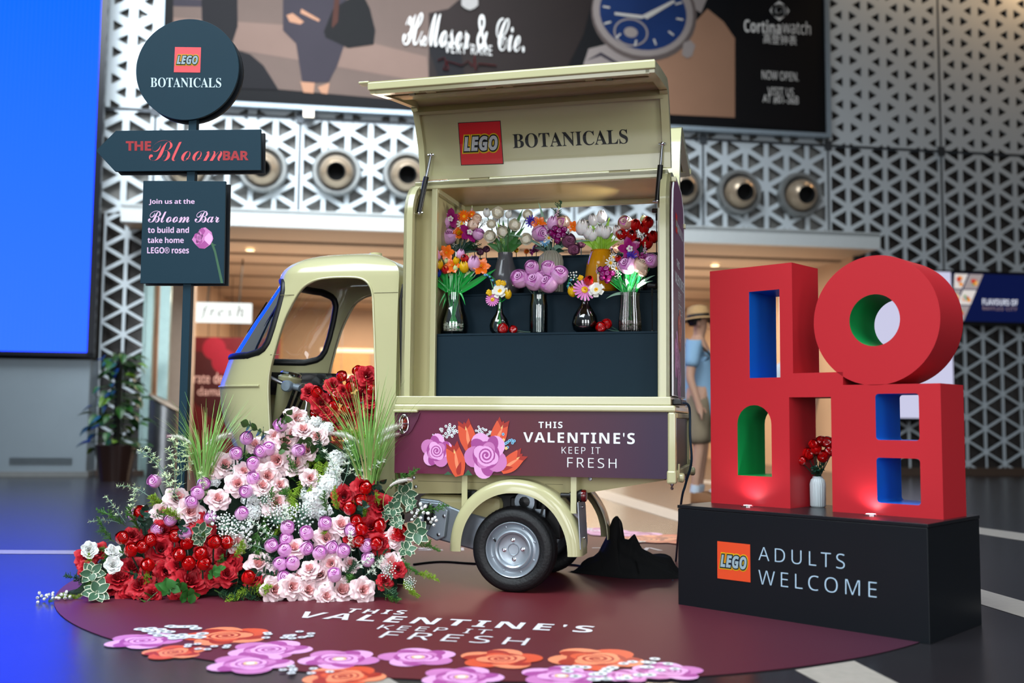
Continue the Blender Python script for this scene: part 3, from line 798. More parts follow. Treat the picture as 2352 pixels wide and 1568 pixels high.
# ---- lower bed --------------------------------------------------------
mb = MB()
mb.box(0.01, 1.20, 0.012, W1 - .012, .51, .775); vp('bed', mb, M_CREAM, smooth=False)
mb = MB(); mb.box(-.006, 1.232, -.022, W1 + .02, .774, .802); vp('bed_rim', mb, M_CREAM, smooth=False, bevel=.008)
mb = MB(); mb.box(.0, 1.212, -.008, W1 + .008, .802, .838)
vp('box_sill', mb, M_CREAM, smooth=False, bevel=.004)
for t0, t1 in ((-.018, .035), (W1 - .035, W1 + .018)):      # rear corner posts
    mb = MB(); mb.box(1.199, 1.232, t0, t1, .498, .775); mb.box(1.195, 1.234, t0 - .003, t1 + .003, .480, .535)
    vp('corner_post', mb, M_CREAM, smooth=False, bevel=.008)
    mb = MB(); mb.lathe([(.004, .455), (.007, .462), (.003, .468), (.007, .474), (.007, .482)], 10, Matrix.Translation((1.214, (t0 + t1) / 2, 0))); vp('bolt', mb, M_STEEL)
mb = MB(); mb.box(1.206, 1.222, .03, W1 - .03, .535, .765); tg_ = vp('tailgate', mb, mat_grad('print_tail_low', '#4a2a3c', '#2d2433', 1, 0, .7, .3), smooth=False)
mb = MB(); mb.box(1.206, 1.238, .03, W1 - .03, .500, .535); mb.box(1.206, 1.236, .03, W1 - .03, .75, .772); vp('tailgate_rail', mb, M_CREAM_IN, smooth=False, bevel=.004)
for t in (.06, W1 - .06):
    mb = MB(); mb.box(1.234, 1.242, t - .016, t + .016, .485, .56); mb.lathe([(.02, 0), (.02, .014), (.012, .02), (.001, .02)], 16, Matrix.Translation((1.242, t, .503)) @ Matrix.Rotation(PI / 2, 4, 'Y'))
    vp('tailgate_hinge', mb, M_CREAM, bevel=.003)
# chassis trough under the bed, tapering to the rear
mb = MB(); q = [(.03, .512), (1.15, .512), (1.18, .49), (.83, .425), (.06, .405), (.03, .42)]
mb.prism(q, .08, W1 - .08, lambda a, b, d: (a, d, b)); ch = vp('chassis', mb, M_CREAM_IN, smooth=False)
for a, b in ((.08, .40), (.44, .74)): mb = MB(); mb.box(a, b, .0785, .081, .4602, .4618); vp('panel_seam', mb, mat('seam_dark', '#6f6b4a', .6), smooth=False)
mb = MB()
for s, z in ((.06, .475), (.07, .435), (.38, .488), (.86, .488)): mb.lathe([(.009, 0), (.007, .006), (.001, .007)], 10, Matrix.Translation((s, .08, z)) @ Matrix.Rotation(PI / 2, 4, 'X'))
vp('rivet', mb, M_STEEL)
mb = MB(); mb.box(.07, .46, .1, W1 - .1, .27, .40); vp('engine_cover', mb, M_CREAM_IN, smooth=False, bevel=.03)

# ---- printed side panel ------------------------------------------------
mb = MB(); mb.box(.001, 1.199, -.010, .004, .4995, .7745)
sp_ = vp('side_panel', mb, mat_grad('print_maroon', '#6a2442', '#35233c', 0, .05, 1.15, .38, '#58252f'), smooth=False)
FV = lambda x, y, k: (x, -.0112 - .00002 * k, y)
def vs(x, y): return VZ(x, y, -.011)
_lift[0] = 0
mb = MB()
def print_tulip(mb, cx, cy, r, rot, seed=0):
    k = _lift[0]
    def put(pts, m):
        nonlocal k
        k += 1; mb.poly([FV(cx + (x * math.cos(rot) - y * math.sin(rot)) * r, cy + (x * math.sin(rot) + y * math.cos(rot)) * r, k) for x, y in pts], m)
    def pet(w_, h0, h1, lean): return [(lean * t * t + w_ * math.sin(PI * min(1, .18 + t * .82)) * s, h0 + (h1 - h0) * t) for s, ts in ((-1, [i / 10 for i in range(11)]), (1, [i / 10 for i in range(10, -1, -1)])) for t in ts]
    put(pet(.34, -.6, 1.0, .35), 4); put(pet(.34, -.6, 1.0, -.35), 4)
    put(pet(.30, -.3, .85, 0), 4); put(pet(.05, .0, .6, .05), 7); put(pet(.04, .0, .5, -.15), 7)
    put(pet(.42, -.95, .72, -.42), 3); put(pet(.36, -.9, .66, -.38), 5); put(pet(.40, -.92, .70, -.36), 3)
    put(pet(.45, -.98, .62, .38), 3); put(pet(.10, -.7, .5, .10), 5); put(pet(.16, -.9, -.2, .30), 4)
    _lift[0] = k
def buds_v(x, y, r_, n, seed, m=6): a, b = vs(x, y); print_buds(mb, FV, a, b, r_, n, seed, m)
buds_v(1030, 990, .030, 26, 1, 6); buds_v(1112, 988, .024, 20, 2, 6); buds_v(1000, 1002, .014, 8, 3, 6)
for x, y, r_, rot, sd in ((1073, 1000, .072, .25, 1), (1147, 995, .068, -.35, 2)): print_tulip(mb, *vs(x, y), r_, rot, sd)
buds_v(1160, 1012, .030, 14, 5, 10)
for x, y in ((1157, 1010), (1163, 1029)): a, b = vs(x, y); _lift[0] += 1; mb.poly([FV(a + .007 * math.cos(i), b + .007 * math.sin(i), _lift[0]) for i in (q * PI / 6 for q in range(12))], 7)
a, b = vs(1178, 1060); print_tulip(mb, a, b, .066, -.9, 3)
for x, y, r_, sd in ((1003, 1035, .073, 4), (1117, 1045, .098, 7)): a, b = vs(x, y); print_rose(mb, FV, a, b, r_, (0, 1, 2), 1.02, sd)
a, b = vs(1047, 1054); print_tulip(mb, a, b, .076, .25, 5)
_lift[0] += 1; mb.poly([FV(*vs(x, y), _lift[0]) for x, y in ((1020, 1090), (1030, 1082), (1040, 1090))], 8); mb.poly([FV(*vs(x, y), _lift[0]) for x, y in ((1066, 1091), (1076, 1078), (1086, 1091))], 8)
vp('printed_flowers', mb, PR, sp_, smooth=False)
mb = MB()
def vtext(mb, body, x0, x1, y0, y1, t=-.0116, m=0, y0r=None, y1r=None, **k):
    """word on a van plane: box from its left-edge and right-edge top/bottom pixels"""
    y0r = y0 if y0r is None else y0r; y1r = y1 if y1r is None else y1r
    c = [VAN.at(x0, y1, t), VAN.at(x1, y1r, t), VAN.at(x0, y0, t), VAN.at(x1, y0r, t)]
    q = quad_map(*[(a, t, b) for a, b in c])
    text_into(mb, body, q, m, **k)
vtext(mb, sansb('THIS'), 1237, 1292, 968, 983, space=1.2)
vtext(mb, sansb("VALENTINE'S"), 1202, 1458, 992, 1015, y0r=994, y1r=1020, space=1.15)
vtext(mb, sans('KEEP IT'), 1290, 1379, 1026, 1041, y0r=1027, y1r=1042, space=1.25, offset=-.008)
vtext(mb, sans('FRESH'), 1303, 1416, 1050, 1073, y0r=1053, y1r=1075, space=1.3, offset=-.008)
vp('printed_words', mb, M_WHT, sp_, smooth=False)
# side marker lamp with its flap
mb = MB()
q = [vs(*p) for p in ((907, 947), (966, 947), (961, 962), (946, 990), (938, 998), (925, 1001), (907, 1001))]
mb.prism(q, -.012, -.017, lambda a, b, d: (a, d, b)); vp('lamp_flap', mb, mat('flap_maroon', '#5d2340', .35), smooth=False, bevel=.002)
a, b = vs(929, 973)
mb = MB(); mb.lathe([(.026 * math.sin(k * PI / 16), .026 * math.cos(k * PI / 16) * .9) for k in range(9)], 20, Matrix.Translation((a, -.018, b)) @ Matrix.Rotation(PI / 2, 4, 'X') @ Matrix.Diagonal((.62, 1, .9, 1)))
lm_ = vp('marker_lamp', mb, mat('lamp_red', '#8a1208', .15, coat=.5, vary=.15))
mb = MB()
loop = [(a + .021 * math.cos(i), -.02 - .0, b + .040 * math.sin(i)) for i in (2 * PI * j / 24 for j in range(24))]
mb.tube(loop, .0045, 8, closed=True)
mb.tube([(a - .022, -.02, b), (a - .012, -.040, b), (a + .012, -.040, b), (a + .022, -.02, b)], .0035, 8)
mb.tube([(a, -.02, b - .04), (a, -.040, b - .02), (a, -.040, b + .02), (a, -.02, b + .04)], .0035, 8)
vp('lamp_guard', mb, M_CHROME, lm_)
mb = MB(); s_, z_ = vs(938, 944); mb.box(-.002, .112, -.035, -.012, .765, .778); vp('drip_ledge', mb, M_CREAM, smooth=False, bevel=.004)

# ---- upper box ---------------------------------------------------------
def box_profile(in_=0.0, n=8):
    """outline across the van (t,z): straight side, rounded shoulder, flat roof"""
    r_ = .17 - in_; p = [(in_, ZR)]
    for i in range(n + 1):
        a = PI - i * PI / 2 / n; p.append((.17 + r_ * math.cos(a), ZT + .02 - .17 + r_ * math.sin(a)))
    for i in range(n + 1):
        a = PI / 2 - i * PI / 2 / n; p.append((B1 - .17 + r_ * math.cos(a), ZT + .02 - .17 + r_ * math.sin(a)))
    p.append((B1 - in_, ZR)); return p
for nm, a, b in (('front_end_wall', S0, S0 + .014), ('rear_end_wall', S1 - .014, S1)):
    mb = MB(); mb.prism(box_profile(), a, b, lambda t, z, s: (s, t, z)); ew = vp(nm, mb, M_CREAM)
    mb = MB(); o_ = box_profile(); i_ = box_profile(.030); c, d = (S0, S0 + .04) if a < .5 else (S1 - .04, S1)
    rings = [[(c, *p) for p in o_], [(d, *p) for p in o_], [(d, *p) for p in i_], [(c, *p) for p in i_]]
    vs_ = [p for r_ in rings for p in r_]; n = len(o_); fs = []
    for k in range(4):
        for j in range(n - 1): fs.append((k * n + j, k * n + j + 1, ((k + 1) % 4) * n + j + 1, ((k + 1) % 4) * n + j))
    mb.add(vs_, fs); vp('end_flange', mb, M_CREAM, ew)
for a, b in ((S0 + .095, S0 + .122), (S1 - .060, S1 - .034)):     # inner pillars at both sides of the openings
    for t0, t1 in ((.10, .125), (B1 - .125, B1 - .10)):
        mb = MB(); mb.box(a, b, t0, t1, ZR, ZT - .0); vp('pillar', mb, M_CREAM, smooth=False, bevel=.003)
mb = MB(); mb.box(S0 + .014, S0 + .10, .125, B1 - .125, ZR, ZT - .01); vp('inner_wall', mb, M_CREAM_IN, smooth=False)
mb = MB(); mb.box(S0 + .014, S1 - .014, .095, B1 - .095, ZT, ZT + .02); mb.box(S0 + .014, S1 - .014, .095, .115, ZT - .012, ZT + .022); mb.box(S0 + .014, S1 - .014, B1 - .115, B1 - .095, ZT - .03, ZT + .02)
mb.box(S0 + .1, S0 + .125, .115, B1 - .115, ZT - .028, ZT)
vp('roof', mb, M_CREAM, smooth=False, bevel=.003)
mb = MB(); mb.box(S0 + .10, S1 - .04, .125, B1 - .125, ZT - .008, ZT - .0005); vp('ceiling_lining', mb, mat('lining_tan', '#b39a5e', .35, vary=.05), smooth=False)

# ---- raised hatch (near side) -------------------------------------------
HS0, HS1 = .062, 1.205
prof = [(.118, 1.832), (.108, 1.90), (.085, 1.985), (.045, 2.065), (.000, 2.135), (-.045, 2.155), (-.30, 2.112), (-.52, 2.068)]
def off_prof(p, d):
    out = []
    for i in range(len(p)):
        a = Vector(p[max(i - 1, 0)]); b = Vector(p[min(i + 1, len(p) - 1)]); t = (b - a).normalized(); n = Vector((t.y, -t.x))
        out.append((p[i][0] + n.x * d, p[i][1] + n.y * d))
    return out
pf = [Vector(p) for p in prof]
sm = []
for i in range(len(pf) - 1):
    for k in range(4): sm.append(tuple(pf[i].lerp(pf[i + 1], k / 4)))
sm.append(tuple(pf[-1]))
def hatch(name, mirror=False):
    tm = (lambda t: B1 - t) if mirror else (lambda t: t)
    root = bpy.data.objects.new(name, None); COL.objects.link(root); root.parent = van
    out = off_prof(sm, .020)
    mb = MB(); mb.loft([[(HS0, tm(t), z) for t, z in sm + out[::-1]], [(HS1, tm(t), z) for t, z in sm + out[::-1]]]); mb.build('hatch_skin', M_CREAM, root, recalc=True)
    ins = off_prof(sm, -.028)
    for a, b in ((HS0, HS0 + .028), (HS1 - .034, HS1)):                    # side ribs
        mb = MB(); mb.loft([[(a, tm(t), z) for t, z in sm + ins[::-1]], [(b, tm(t), z) for t, z in sm + ins[::-1]]]); mb.build('hatch_rib', M_CREAM, root, recalc=True)
    for i0, i1, d in ((0, 1, .026), (15, 17, .032), (23, 25, .022), (27, 28, .03)):         # cross rails
        mb = MB(); q = sm[i0:i1 + 1]; qi = off_prof(sm, -d)[i0:i1 + 1]
        mb.loft([[(HS0 + .02, tm(t), z) for t, z in q + qi[::-1]], [(HS1 - .02, tm(t), z) for t, z in q + qi[::-1]]]); mb.build('hatch_rail', M_CREAM, root, smooth=False, recalc=True)
    mb = MB(); t, z = sm[-1]
    mb.box(HS0 - .005, HS1 + .004, min(tm(t - .012), tm(t + .006)), max(tm(t - .012), tm(t + .006)), z - .016, z + .014)
    mb.box(HS0 - .045, HS0, min(tm(t - .012), tm(t + .03)), max(tm(t - .012), tm(t + .03)), z + .012, z + .022)
    mb.build('hatch_lip', M_CREAM, root, smooth=False, bevel=.003)
    for s in (.34, .98):
        mb = MB(); mb.box(s - .045, s + .045, min(tm(.10), tm(.122)), max(tm(.10), tm(.122)), 1.806, 1.838); mb.tube([(s - .045, tm(.112), 1.822), (s + .045, tm(.112), 1.822)], .008, 8)
        mb.build('hinge', M_CREAM_IN, root, bevel=.002)
    return root
ht = hatch('side_hatch'); hf = hatch('far_hatch', True)
# latch bars on the underside of the hatch
mb = MB()
def under(u, d): i = 20 + u * 8; k = int(min(i, 27)); f = i - k; t = sm[k][0] * (1 - f) + sm[min(k + 1, 28)][0] * f; z = sm[k][1] * (1 - f) + sm[min(k + 1, 28)][1] * f; return t, z - d
for s0, s1 in ((.12, .50), (.62, 1.10)):
    t, z = under(.86, .022); mb.tube([(s0, t, z), (s1, t, z)], .006, 8)
for s in (.30, .55, .62, .95):
    t, z = under(.86, .02); mb.box(s - .02, s + .02, t - .012, t + .012, z - .012, z + .01)
mb.build('latch_bar', M_CREAM_IN, ht, bevel=.002)
mb = MB()
for s in (.21, 1.02): t, z = under(.8, .02); mb.box(s - .012, s + .012, t - .012, t + .012, z - .012, z + .006)
mb.build('bumper_stop', M_BLACKP, ht, smooth=False)
# logo and lettering on the inside of the hatch (follows its curve)
def on_hatch(x, y, d=.0):
    """point of the hatch inner face seen at a photo pixel"""
    lo = None
    for i in range(0, 20):
        (t0, z0), (t1, z1) = sm[i], sm[i + 1]
        n = VAN.ex.cross(VAN.ey * (t1 - t0) + Vector((0, 0, z1 - z0)))
        p = hit(x, y, VAN.w(0, t0, z0), n); l = VAN.loc(p)
        if z0 - .002 <= l.z <= z1 + .002: lo = l; break
    if lo is None: lo = l
    return (lo.x, lo.y - .0015 - d, lo.z)
def hmap(x00, y00, x10, y10, x01, y01, x11, y11):
    def P(u, v, d=.0):
        x = (x00 * (1 - u) + x10 * u) * (1 - v) + (x01 * (1 - u) + x11 * u) * v
        y = (y00 * (1 - u) + y10 * u) * (1 - v) + (y01 * (1 - u) + y11 * u) * v
        return on_hatch(x, y, d)
    return P
mb = MB(); P = hmap(1059, 380, 1157, 377, 1052, 282, 1150, 277)
for i in range(8): mb.poly([P(0, i / 8, .0002), P(1, i / 8, .0002), P(1, (i + 1) / 8, .0002), P(0, (i + 1) / 8, .0002)], 2)
for i in range(8):
    a, b = .015 + .97 * i / 8, .015 + .97 * (i + 1) / 8
    mb.poly([P(.015, a, .0008), P(.985, a, .0008), P(.985, b, .0008), P(.015, b, .0008)], 0)
brick_logo(mb, P, (0, 1, 2, 3), tile=False)
mb.build('logo_tile', LOGO, ht, smooth=False)
mb = MB(); P2 = hmap(1179, 341, 1443, 330, 1177, 308, 1441, 297)
text_into(mb, serifb('BOTANICALS'), lambda u, v: P2(u, v, .0006), 0, offset=.0, space=1.0)
mb.build('lettering', M_BLK, ht, smooth=False)

# ---- gas struts -----------------------------------------------------------
def strut(a, b, par):
    a = Vector(a); b = Vector(b); d = b - a
    mb = MB(); mb.tube([a, a + d * .62], .012, 12); s_ = vp('gas_strut', mb, M_BLACKP)
    mb = MB(); mb.tube([a + d * .62, b], .006, 10); mb.build('piston_rod', M_STEEL, s_)
    mb = MB(); mb.ball(a, .011, 8); mb.ball(b, .010, 8); mb.tube([a - Vector((.02, 0, 0)), a + Vector((.02, 0, 0))], .005, 8); mb.tube([b - Vector((.015, 0, 0)), b + Vector((.015, 0, 0))], .005, 8); mb.build('ball_joint', M_CHROME, s_)
def s3(x, y, t): a, b = VAN.at(x, y, t); return (a, t, b)
strut(s3(962, 489, .06), s3(990, 356, .075), van)
strut(s3(1510, 461, .05), s3(1521, 330, .06), van)
strut((S0 + .075, B1 - .07, 1.60), (S0 + .06, B1 - .06, 1.93), van)

# ---- printed rear panel --------------------------------------------------
mb = MB()
tp = [(.030, .845), (.030, 1.62), (.055, 1.72), (.12, 1.79), (.20, 1.805), (B1 - .20, 1.795), (B1 - .09, 1.74), (B1 - .05, 1.64), (B1 - .03, .845)]
mb.prism(tp, S1 + .004, S1 + .012, lambda t, z, s: (s, t, z)); tpn = vp('rear_panel', mb, mat_grad('print_tail', '#2f2a38', '#6b2a5c', 2, .9, 1.6, .35, '#572a44'), smooth=False)
mb = MB(); mb.tube([(S1 + .010, t, z) for t, z in tp], .004, 6, closed=True); vp('panel_edging', mb, M_WHT, tpn)
FT = lambda x, y, k: (S1 + .0125 + .00002 * k, x, y)
_lift[0] = 0; mb = MB()
print_rose(mb, FT, .20, 1.02, .10, (0, 1, 2), 1.1, 3); print_rose(mb, FT, .34, 1.14, .09, (3, 4, 5), 1.1, 4); print_rose(mb, FT, .30, .93, .10, (0, 1, 2), 1.1, 5)
vp('printed_flowers', mb, PR, tpn, smooth=False)
mb = MB()
def ttext(body, t0, t1, z0, z1, **k): text_into(mb, body, lambda u, v: (S1 + .0128, t0 + (t1 - t0) * u, z0 + (z1 - z0) * v), 0, **k)
ttext(sansb('THIS'), .20, .34, 1.415, 1.45); ttext(sansb("VALENTINE'S"), .12, .55, 1.335, 1.385); ttext(sans('KEEP IT'), .27, .42, 1.28, 1.315); ttext(sans('FRESH'), .29, .48, 1.215, 1.26)
ttext(serifb('BOTANICALS'), .25, .52, 1.575, 1.615)
vp('printed_words', mb, M_WHT, tpn, smooth=False)
mb = MB(); brick_logo(mb, lambda u, v, d=0: (S1 + .0128 + d * .3, .155 + .085 * u, 1.56 + .085 * v), (0, 1, 2, 3)); vp('logo_tile', mb, LOGO, tpn, smooth=False)
for t, z in ((.10, 1.775), (B1 - .06, 1.66)):
    mb = MB(); mb.box(S1, S1 + .022, t - .012, t + .012, z - .01, z + .012); vp('panel_clip', mb, M_CREAM, tpn, smooth=False, bevel=.003)
# small dark box and cable clamp on the rear sill
mb = MB(); mb.box(1.212, 1.25, .05, .30, .806, .83); vp('junction_box', mb, M_BLACKP, smooth=False, bevel=.004)

# ---- cab -------------------------------------------------------------------
TC, HW = .38, .33
def ip(z, tab):
    if z <= tab[0][0]: return tab[0][1]
    for (a, b), (c, d) in zip(tab, tab[1:]):
        if z <= c: return b + (d - b) * (z - a) / (c - a)
    return tab[-1][1]
FRONT = [(.20, -.80), (.38, -.855), (.57, -.935), (.70, -1.005), (.80, -1.032), (.885, -1.040), (.90, -1.036), (1.03, -.985), (1.20, -.862), (1.40, -.700), (1.46, -.66)]
HWT = [(.2, .31), (.6, .328), (.9, .33), (1.2, .325), (1.38, .315), (1.46, .30)]
SC0 = [(.2, -.56), (.9, -.63), (1.03, -.62), (1.40, -.50), (1.46, -.47)]
def cab_pt(u, z, off=0.0):
    """u 0..1 runs near-side rear -> near side -> round the nose -> far side -> rear ; off>0 moves inwards"""
    hw = ip(z, HWT) - off; f = ip(z, FRONT) + off; s0 = ip(z, SC0); rear = -.022 - off
    a = s0 - f
    if u < .02: k = u / .02; return Vector((rear, TC - hw + .05 * (1 - k), z)) if k < .5 else Vector((rear - .0 * k, TC - hw + .05 * (1 - k), z))
    if u > .98: p = cab_pt(1 - u, z, off); return Vector((p.x, 2 * TC - p.y, z))
    if u < .30:
        k = (u - .02) / .28; return Vector((rear + (s0 - rear) * k, TC - hw, z))
    if u > .70:
        p = cab_pt(1 - u, z, off); return Vector((p.x, 2 * TC - p.y, z))
    k = (u - .30) / .40 * PI - PI / 2; n = 2.0 / 2.35
    c_ = math.cos(k); s_ = math.sin(k)
    return Vector((s0 - a * abs(c_) ** n, TC + math.copysign(hw * abs(s_) ** n, s_), z))
ZC = 1.385
def cab_shell(off):
    mb = MB(); us = [i / 100 for i in range(101)]; zs = [.26 + (ZC - .26) * j / 46 for j in range(47)]
    rings = [[cab_pt(u, z, off) for u in us] for z in zs]
    top = [cab_pt(u, ZC, off) for u in us]; cx = -.36; H_ = .150 - off; pw = 2.3
    cen = Vector((cx, TC, 0))
    for j in range(1, 15):
        k = math.cos(j / 15 * PI / 2); z = ZC + H_ * (1 - k ** pw) ** (1 / pw)
        # forward part stays lower than the crown
        ring = []
        for p in top:
            q = Vector((cx + (p.x - cx) * k, TC + (p.y - TC) * k, 0))
            dz = .05 * max(0, (-.36 - q.x) / .4) ** 1.5 * (1 - k) + .05 * max(0, (q.x + .30) / .28) ** 2 * (1 - k ** 4)
            ring.append((q.x, q.y, z - dz))
        rings.append(ring)
    mb.loft(rings, 0, False, True)
    return mb
def seg_arc(c, r, a0, a1, n=6): return [(c[0] + r * math.cos(R(a0 + (a1 - a0) * i / n)), c[1] + r * math.sin(R(a0 + (a1 - a0) * i / n))) for i in range(n + 1)]
DOOR = [(-.095, .30), (-.118, .90), (-.142, 1.27)] + [(-.150, 1.32), (-.168, 1.355), (-.20, 1.378), (-.25, 1.387)] + [(-.36, 1.388), (-.43, 1.380), (-.475, 1.362), (-.51, 1.335)] + [(-.545, 1.28), (-.59, 1.19), (-.635, 1.03), (-.652, .95), (-.657, .88), (-.648, .75), (-.635, .62), (-.60, .30)]
def chaikin(p, n=2):
    for _ in range(n):
        q = [p[0]]
        for a, b in zip(p[:-1], p[1:]): q += [(a[0] * .75 + b[0] * .25, a[1] * .75 + b[1] * .25), (a[0] * .25 + b[0] * .75, a[1] * .25 + b[1] * .75)]
        p = q + [p[-1]]
    return p
DOOR = chaikin(DOOR)
WIND = [(-.665, 1.392), (-.632, 1.382), (-.614, 1.36), (-.607, 1.325), (-.622, 1.25), (-.645, 1.16), (-.668, 1.09), (-.695, 1.052), (-.735, 1.033), (-.79, 1.026), (-1.5, 1.026), (-1.5, 1.392)]
def evald(o):
    dg = bpy.context.evaluated_depsgraph_get(); dg.update()
    return bpy.data.meshes.new_from_object(o.evaluated_get(dg))
def cutter(poly, t0, t1):
    mb = MB(); mb.prism(poly, t0, t1, lambda a, b, d: (a, d, b)); return mb.build('cut', M_CREAM, smooth=False, recalc=True)
mb = cab_shell(0.0); ob = mb.build('cab_tmp', [M_CREAM, M_CREAM], recalc=True)
so = ob.modifiers.new('s', 'SOLIDIFY'); so.thickness = .022; so.offset = -1
for pol in (DOOR, WIND):
    c = cutter(pol, -.2, 1.0); bo = ob.modifiers.new('b', 'BOOLEAN'); bo.operation = 'DIFFERENCE'; bo.object = c; bo.solver = 'EXACT'
me = evald(ob)
cuts = [o for o in COL.objects if o.name.startswith('cut')]
for o in cuts + [ob]: bpy.data.objects.remove(o)
me.name = 'cab_body'
me.polygons.foreach_set('use_smooth', [True] * len(me.polygons)); me.set_sharp_from_angle(angle=R(38))
cab = bpy.data.objects.new('cab_body', me); COL.objects.link(cab); cab.parent = van
while len(me.materials) > 1: me.materials.pop()
# windscreen: same surface, inside the opening
def wind_edge_u(z):
    """u on the near side where the windscreen outline crosses height z"""
    e = None
    for (a, b), (c, d) in zip(WIND[:-2], WIND[1:-1]):
        if min(b, d) - 1e-6 <= z <= max(b, d) + 1e-6: e = a + (c - a) * ((z - b) / (d - b) if abs(d - b) > 1e-6 else 0)
    if e is None: e = WIND[0][0]
    lo, hi = .05, .5
    for _ in range(40):
        m_ = (lo + hi) / 2
        if cab_pt(m_, z).x > e: lo = m_
        else: hi = m_
    return lo
zs = [1.027 + (1.391 - 1.027) * j / 24 for j in range(25)]
mb = MB(); M_WS = mat_glass('windscreen_glass', (.93, .96, .95), .16, .01, .9)
vs2 = []; fs2 = []; NU = 48
for z in zs:
    u0 = wind_edge_u(z)
    for i in range(NU + 1): vs2.append(cab_pt(u0 + (1 - 2 * u0) * i / NU, z, .010))
for j in range(len(zs) - 1):
    for i in range(NU): a = j * (NU + 1) + i; fs2.append((a, a + 1, a + NU + 2, a + NU + 1))
mb.add(vs2, fs2); ws = vp('windscreen', mb, M_WS)
path = []
for z in zs: path.append(cab_pt(wind_edge_u(z), z, .010))
u0 = wind_edge_u(zs[-1]); path += [cab_pt(u0 + (1 - 2 * u0) * i / 40, zs[-1], .010) for i in range(1, 40)]
for z in zs[::-1]: p = cab_pt(1 - wind_edge_u(z), z, .010); path.append(p)
u0 = wind_edge_u(zs[0]); path += [cab_pt(1 - u0 - (1 - 2 * u0) * i / 40, zs[0], .010) for i in range(1, 40)]
mb = MB(); mb.tube(path, .0195, 10, closed=True); vp('windscreen_rubber', mb, M_RUBBER, ws)
# body seams and beads
mb = MB(); mb.tube([cab_pt(i / 60, .885, -.002) for i in range(19, 42)], .006, 8)
vp('nose_bead', mb, M_CREAM)
mb = MB()
for a, b, z in ((-.61, -.54, 1.31), (-.14, -.024, 1.31), (-.65, -.60, 1.03)): mb.tube([(a, TC - ip(z, HWT) - .0005, z), (b, TC - ip(z, HWT) - .0005, z)], .0016, 6)
vp('panel_seam', mb, mat('seam_dark', '#6f6b4a', .6))
mb = MB(); e_ = [(x, TC - ip(z, HWT) - .001, z) for x, z in DOOR[1:-1]]; mb.tube(e_, .005, 8); e2 = [(x, TC + ip(z, HWT) + .001, z) for x, z in DOOR[1:-1]]; mb.tube(e2, .005, 8)
vp('door_edge_bead', mb, M_CREAM)
# rear seal hose between cab and box
mb = MB(); mb.tube([(.012, .06, .60), (.008, .055, .85), (-.004, .058, 1.10), (-.012, .066, 1.28), (-.004, .075, 1.345), (.014, .09, 1.362)], .0075, 8); vp('seal_hose', mb, M_RUBBER)
mb = MB(); mb.box(-.03, .022, .09, .66, .52, 1.34); vp('bulkhead', mb, M_CREAM_IN, smooth=False)
# interior: dashboard pad, parcel shelf, floor, steering column with handlebar, headlamp switch, lever, seat
mb = MB()
dash = [cab_pt(i / 60, .955, .03) for i in range(24, 42)]
mb.loft([[p + Vector((0, 0, .02)) for p in dash], [p + Vector((.11, 0, .015)) for p in dash], [p + Vector((.13, 0, -.02)) for p in dash], [p + Vector((.13, 0, -.10)) for p in dash], [p + Vector((.02, 0, -.10)) for p in dash]], close=False, cap0=False, cap1=False)
def quilt():
    m = mat('quilted_black', '#101113', .35, vary=.05)
    n = m.node_tree; b = n.nodes['Principled BSDF']
    tc = n.nodes.new('ShaderNodeTexCoord'); mp_ = n.nodes.new('ShaderNodeMapping'); mp_.inputs['Rotation'].default_value = (R(45), R(45), R(45)); mp_.inputs['Scale'].default_value = (16, 16, 16)
    wv = n.nodes.new('ShaderNodeTexVoronoi'); wv.inputs['Scale'].default_value = 1.0
    bp_ = n.nodes.new('ShaderNodeBump'); bp_.inputs['Strength'].default_value = .9; bp_.inputs['Distance'].default_value = .02; bp_.invert = True
    n.links.new(tc.outputs['Object'], mp_.inputs[0]); n.links.new(mp_.outputs[0], wv.inputs['Vector']); n.links.new(wv.outputs[0], bp_.inputs['Height']); n.links.new(bp_.outputs[0], b.inputs['Normal'])
    return m
vp('dash_pad', mb, quilt())
mb = MB(); mb.box(-.76, -.03, .07, .69, .30, .33); vp('cab_floor', mb, M_CREAM_IN, smooth=False)
mb = MB(); mb.box(-.26, -.03, .10, .66, .33, .56); vp('seat_box', mb, M_CREAM_IN, smooth=False)
mb = MB(); mb.box(-.30, -.04, .09, .67, .56, .64); vp('seat', mb, mat('seat_black', '#151517', .45), smooth=False, bevel=.02)
# steering column: tapered cowl leaning to the nose, seen inside the door opening
hx_, hz_ = .30, 0
cb = Vector((-.76, .35, .60)); ct = Vector((-.695, .35, .935))
mb = MB(); ax = (ct - cb).normalized(); sx_ = ax.cross(Vector((0, 1, 0))).normalized()
rings = []
for k, (a, b) in ((0, (.035, .05)), (.45, (.040, .06)), (.8, (.05, .07)), (1.0, (.055, .075)), (1.03, (.045, .06))):
    c = cb.lerp(ct, k); rings.append([c + sx_ * (a * math.cos(i)) + Vector((0, 1, 0)) * (b * math.sin(i)) for i in (2 * PI * j / 16 for j in range(16))])
mb.loft(rings); st_ = vp('steering_column', mb, M_CREAM)
mb = MB(); c = ct + ax * .012; mb.lathe([(.052, 0), (.055, .008), (.046, .016), (.001, .017)], 20, Matrix.Translation(c) @ ax.to_track_quat('Z', 'Y').to_matrix().to_4x4()); mb.build('speedometer', M_CHROME, st_)
mb = MB(); mb.tube([(-.70, .13, .93), (-.63, .15, .90), (-.60, .22, .89), (-.64, .35, .90), (-.66, .50, .895), (-.64, .60, .885)], .011, 10); hb = mb.build('handlebar', M_STEEL, st_)
mb = MB(); mb.tube([(-.60, .155, .889), (-.535, .14, .876)], .016, 12); mb.build('grip', M_SILVER, st_)
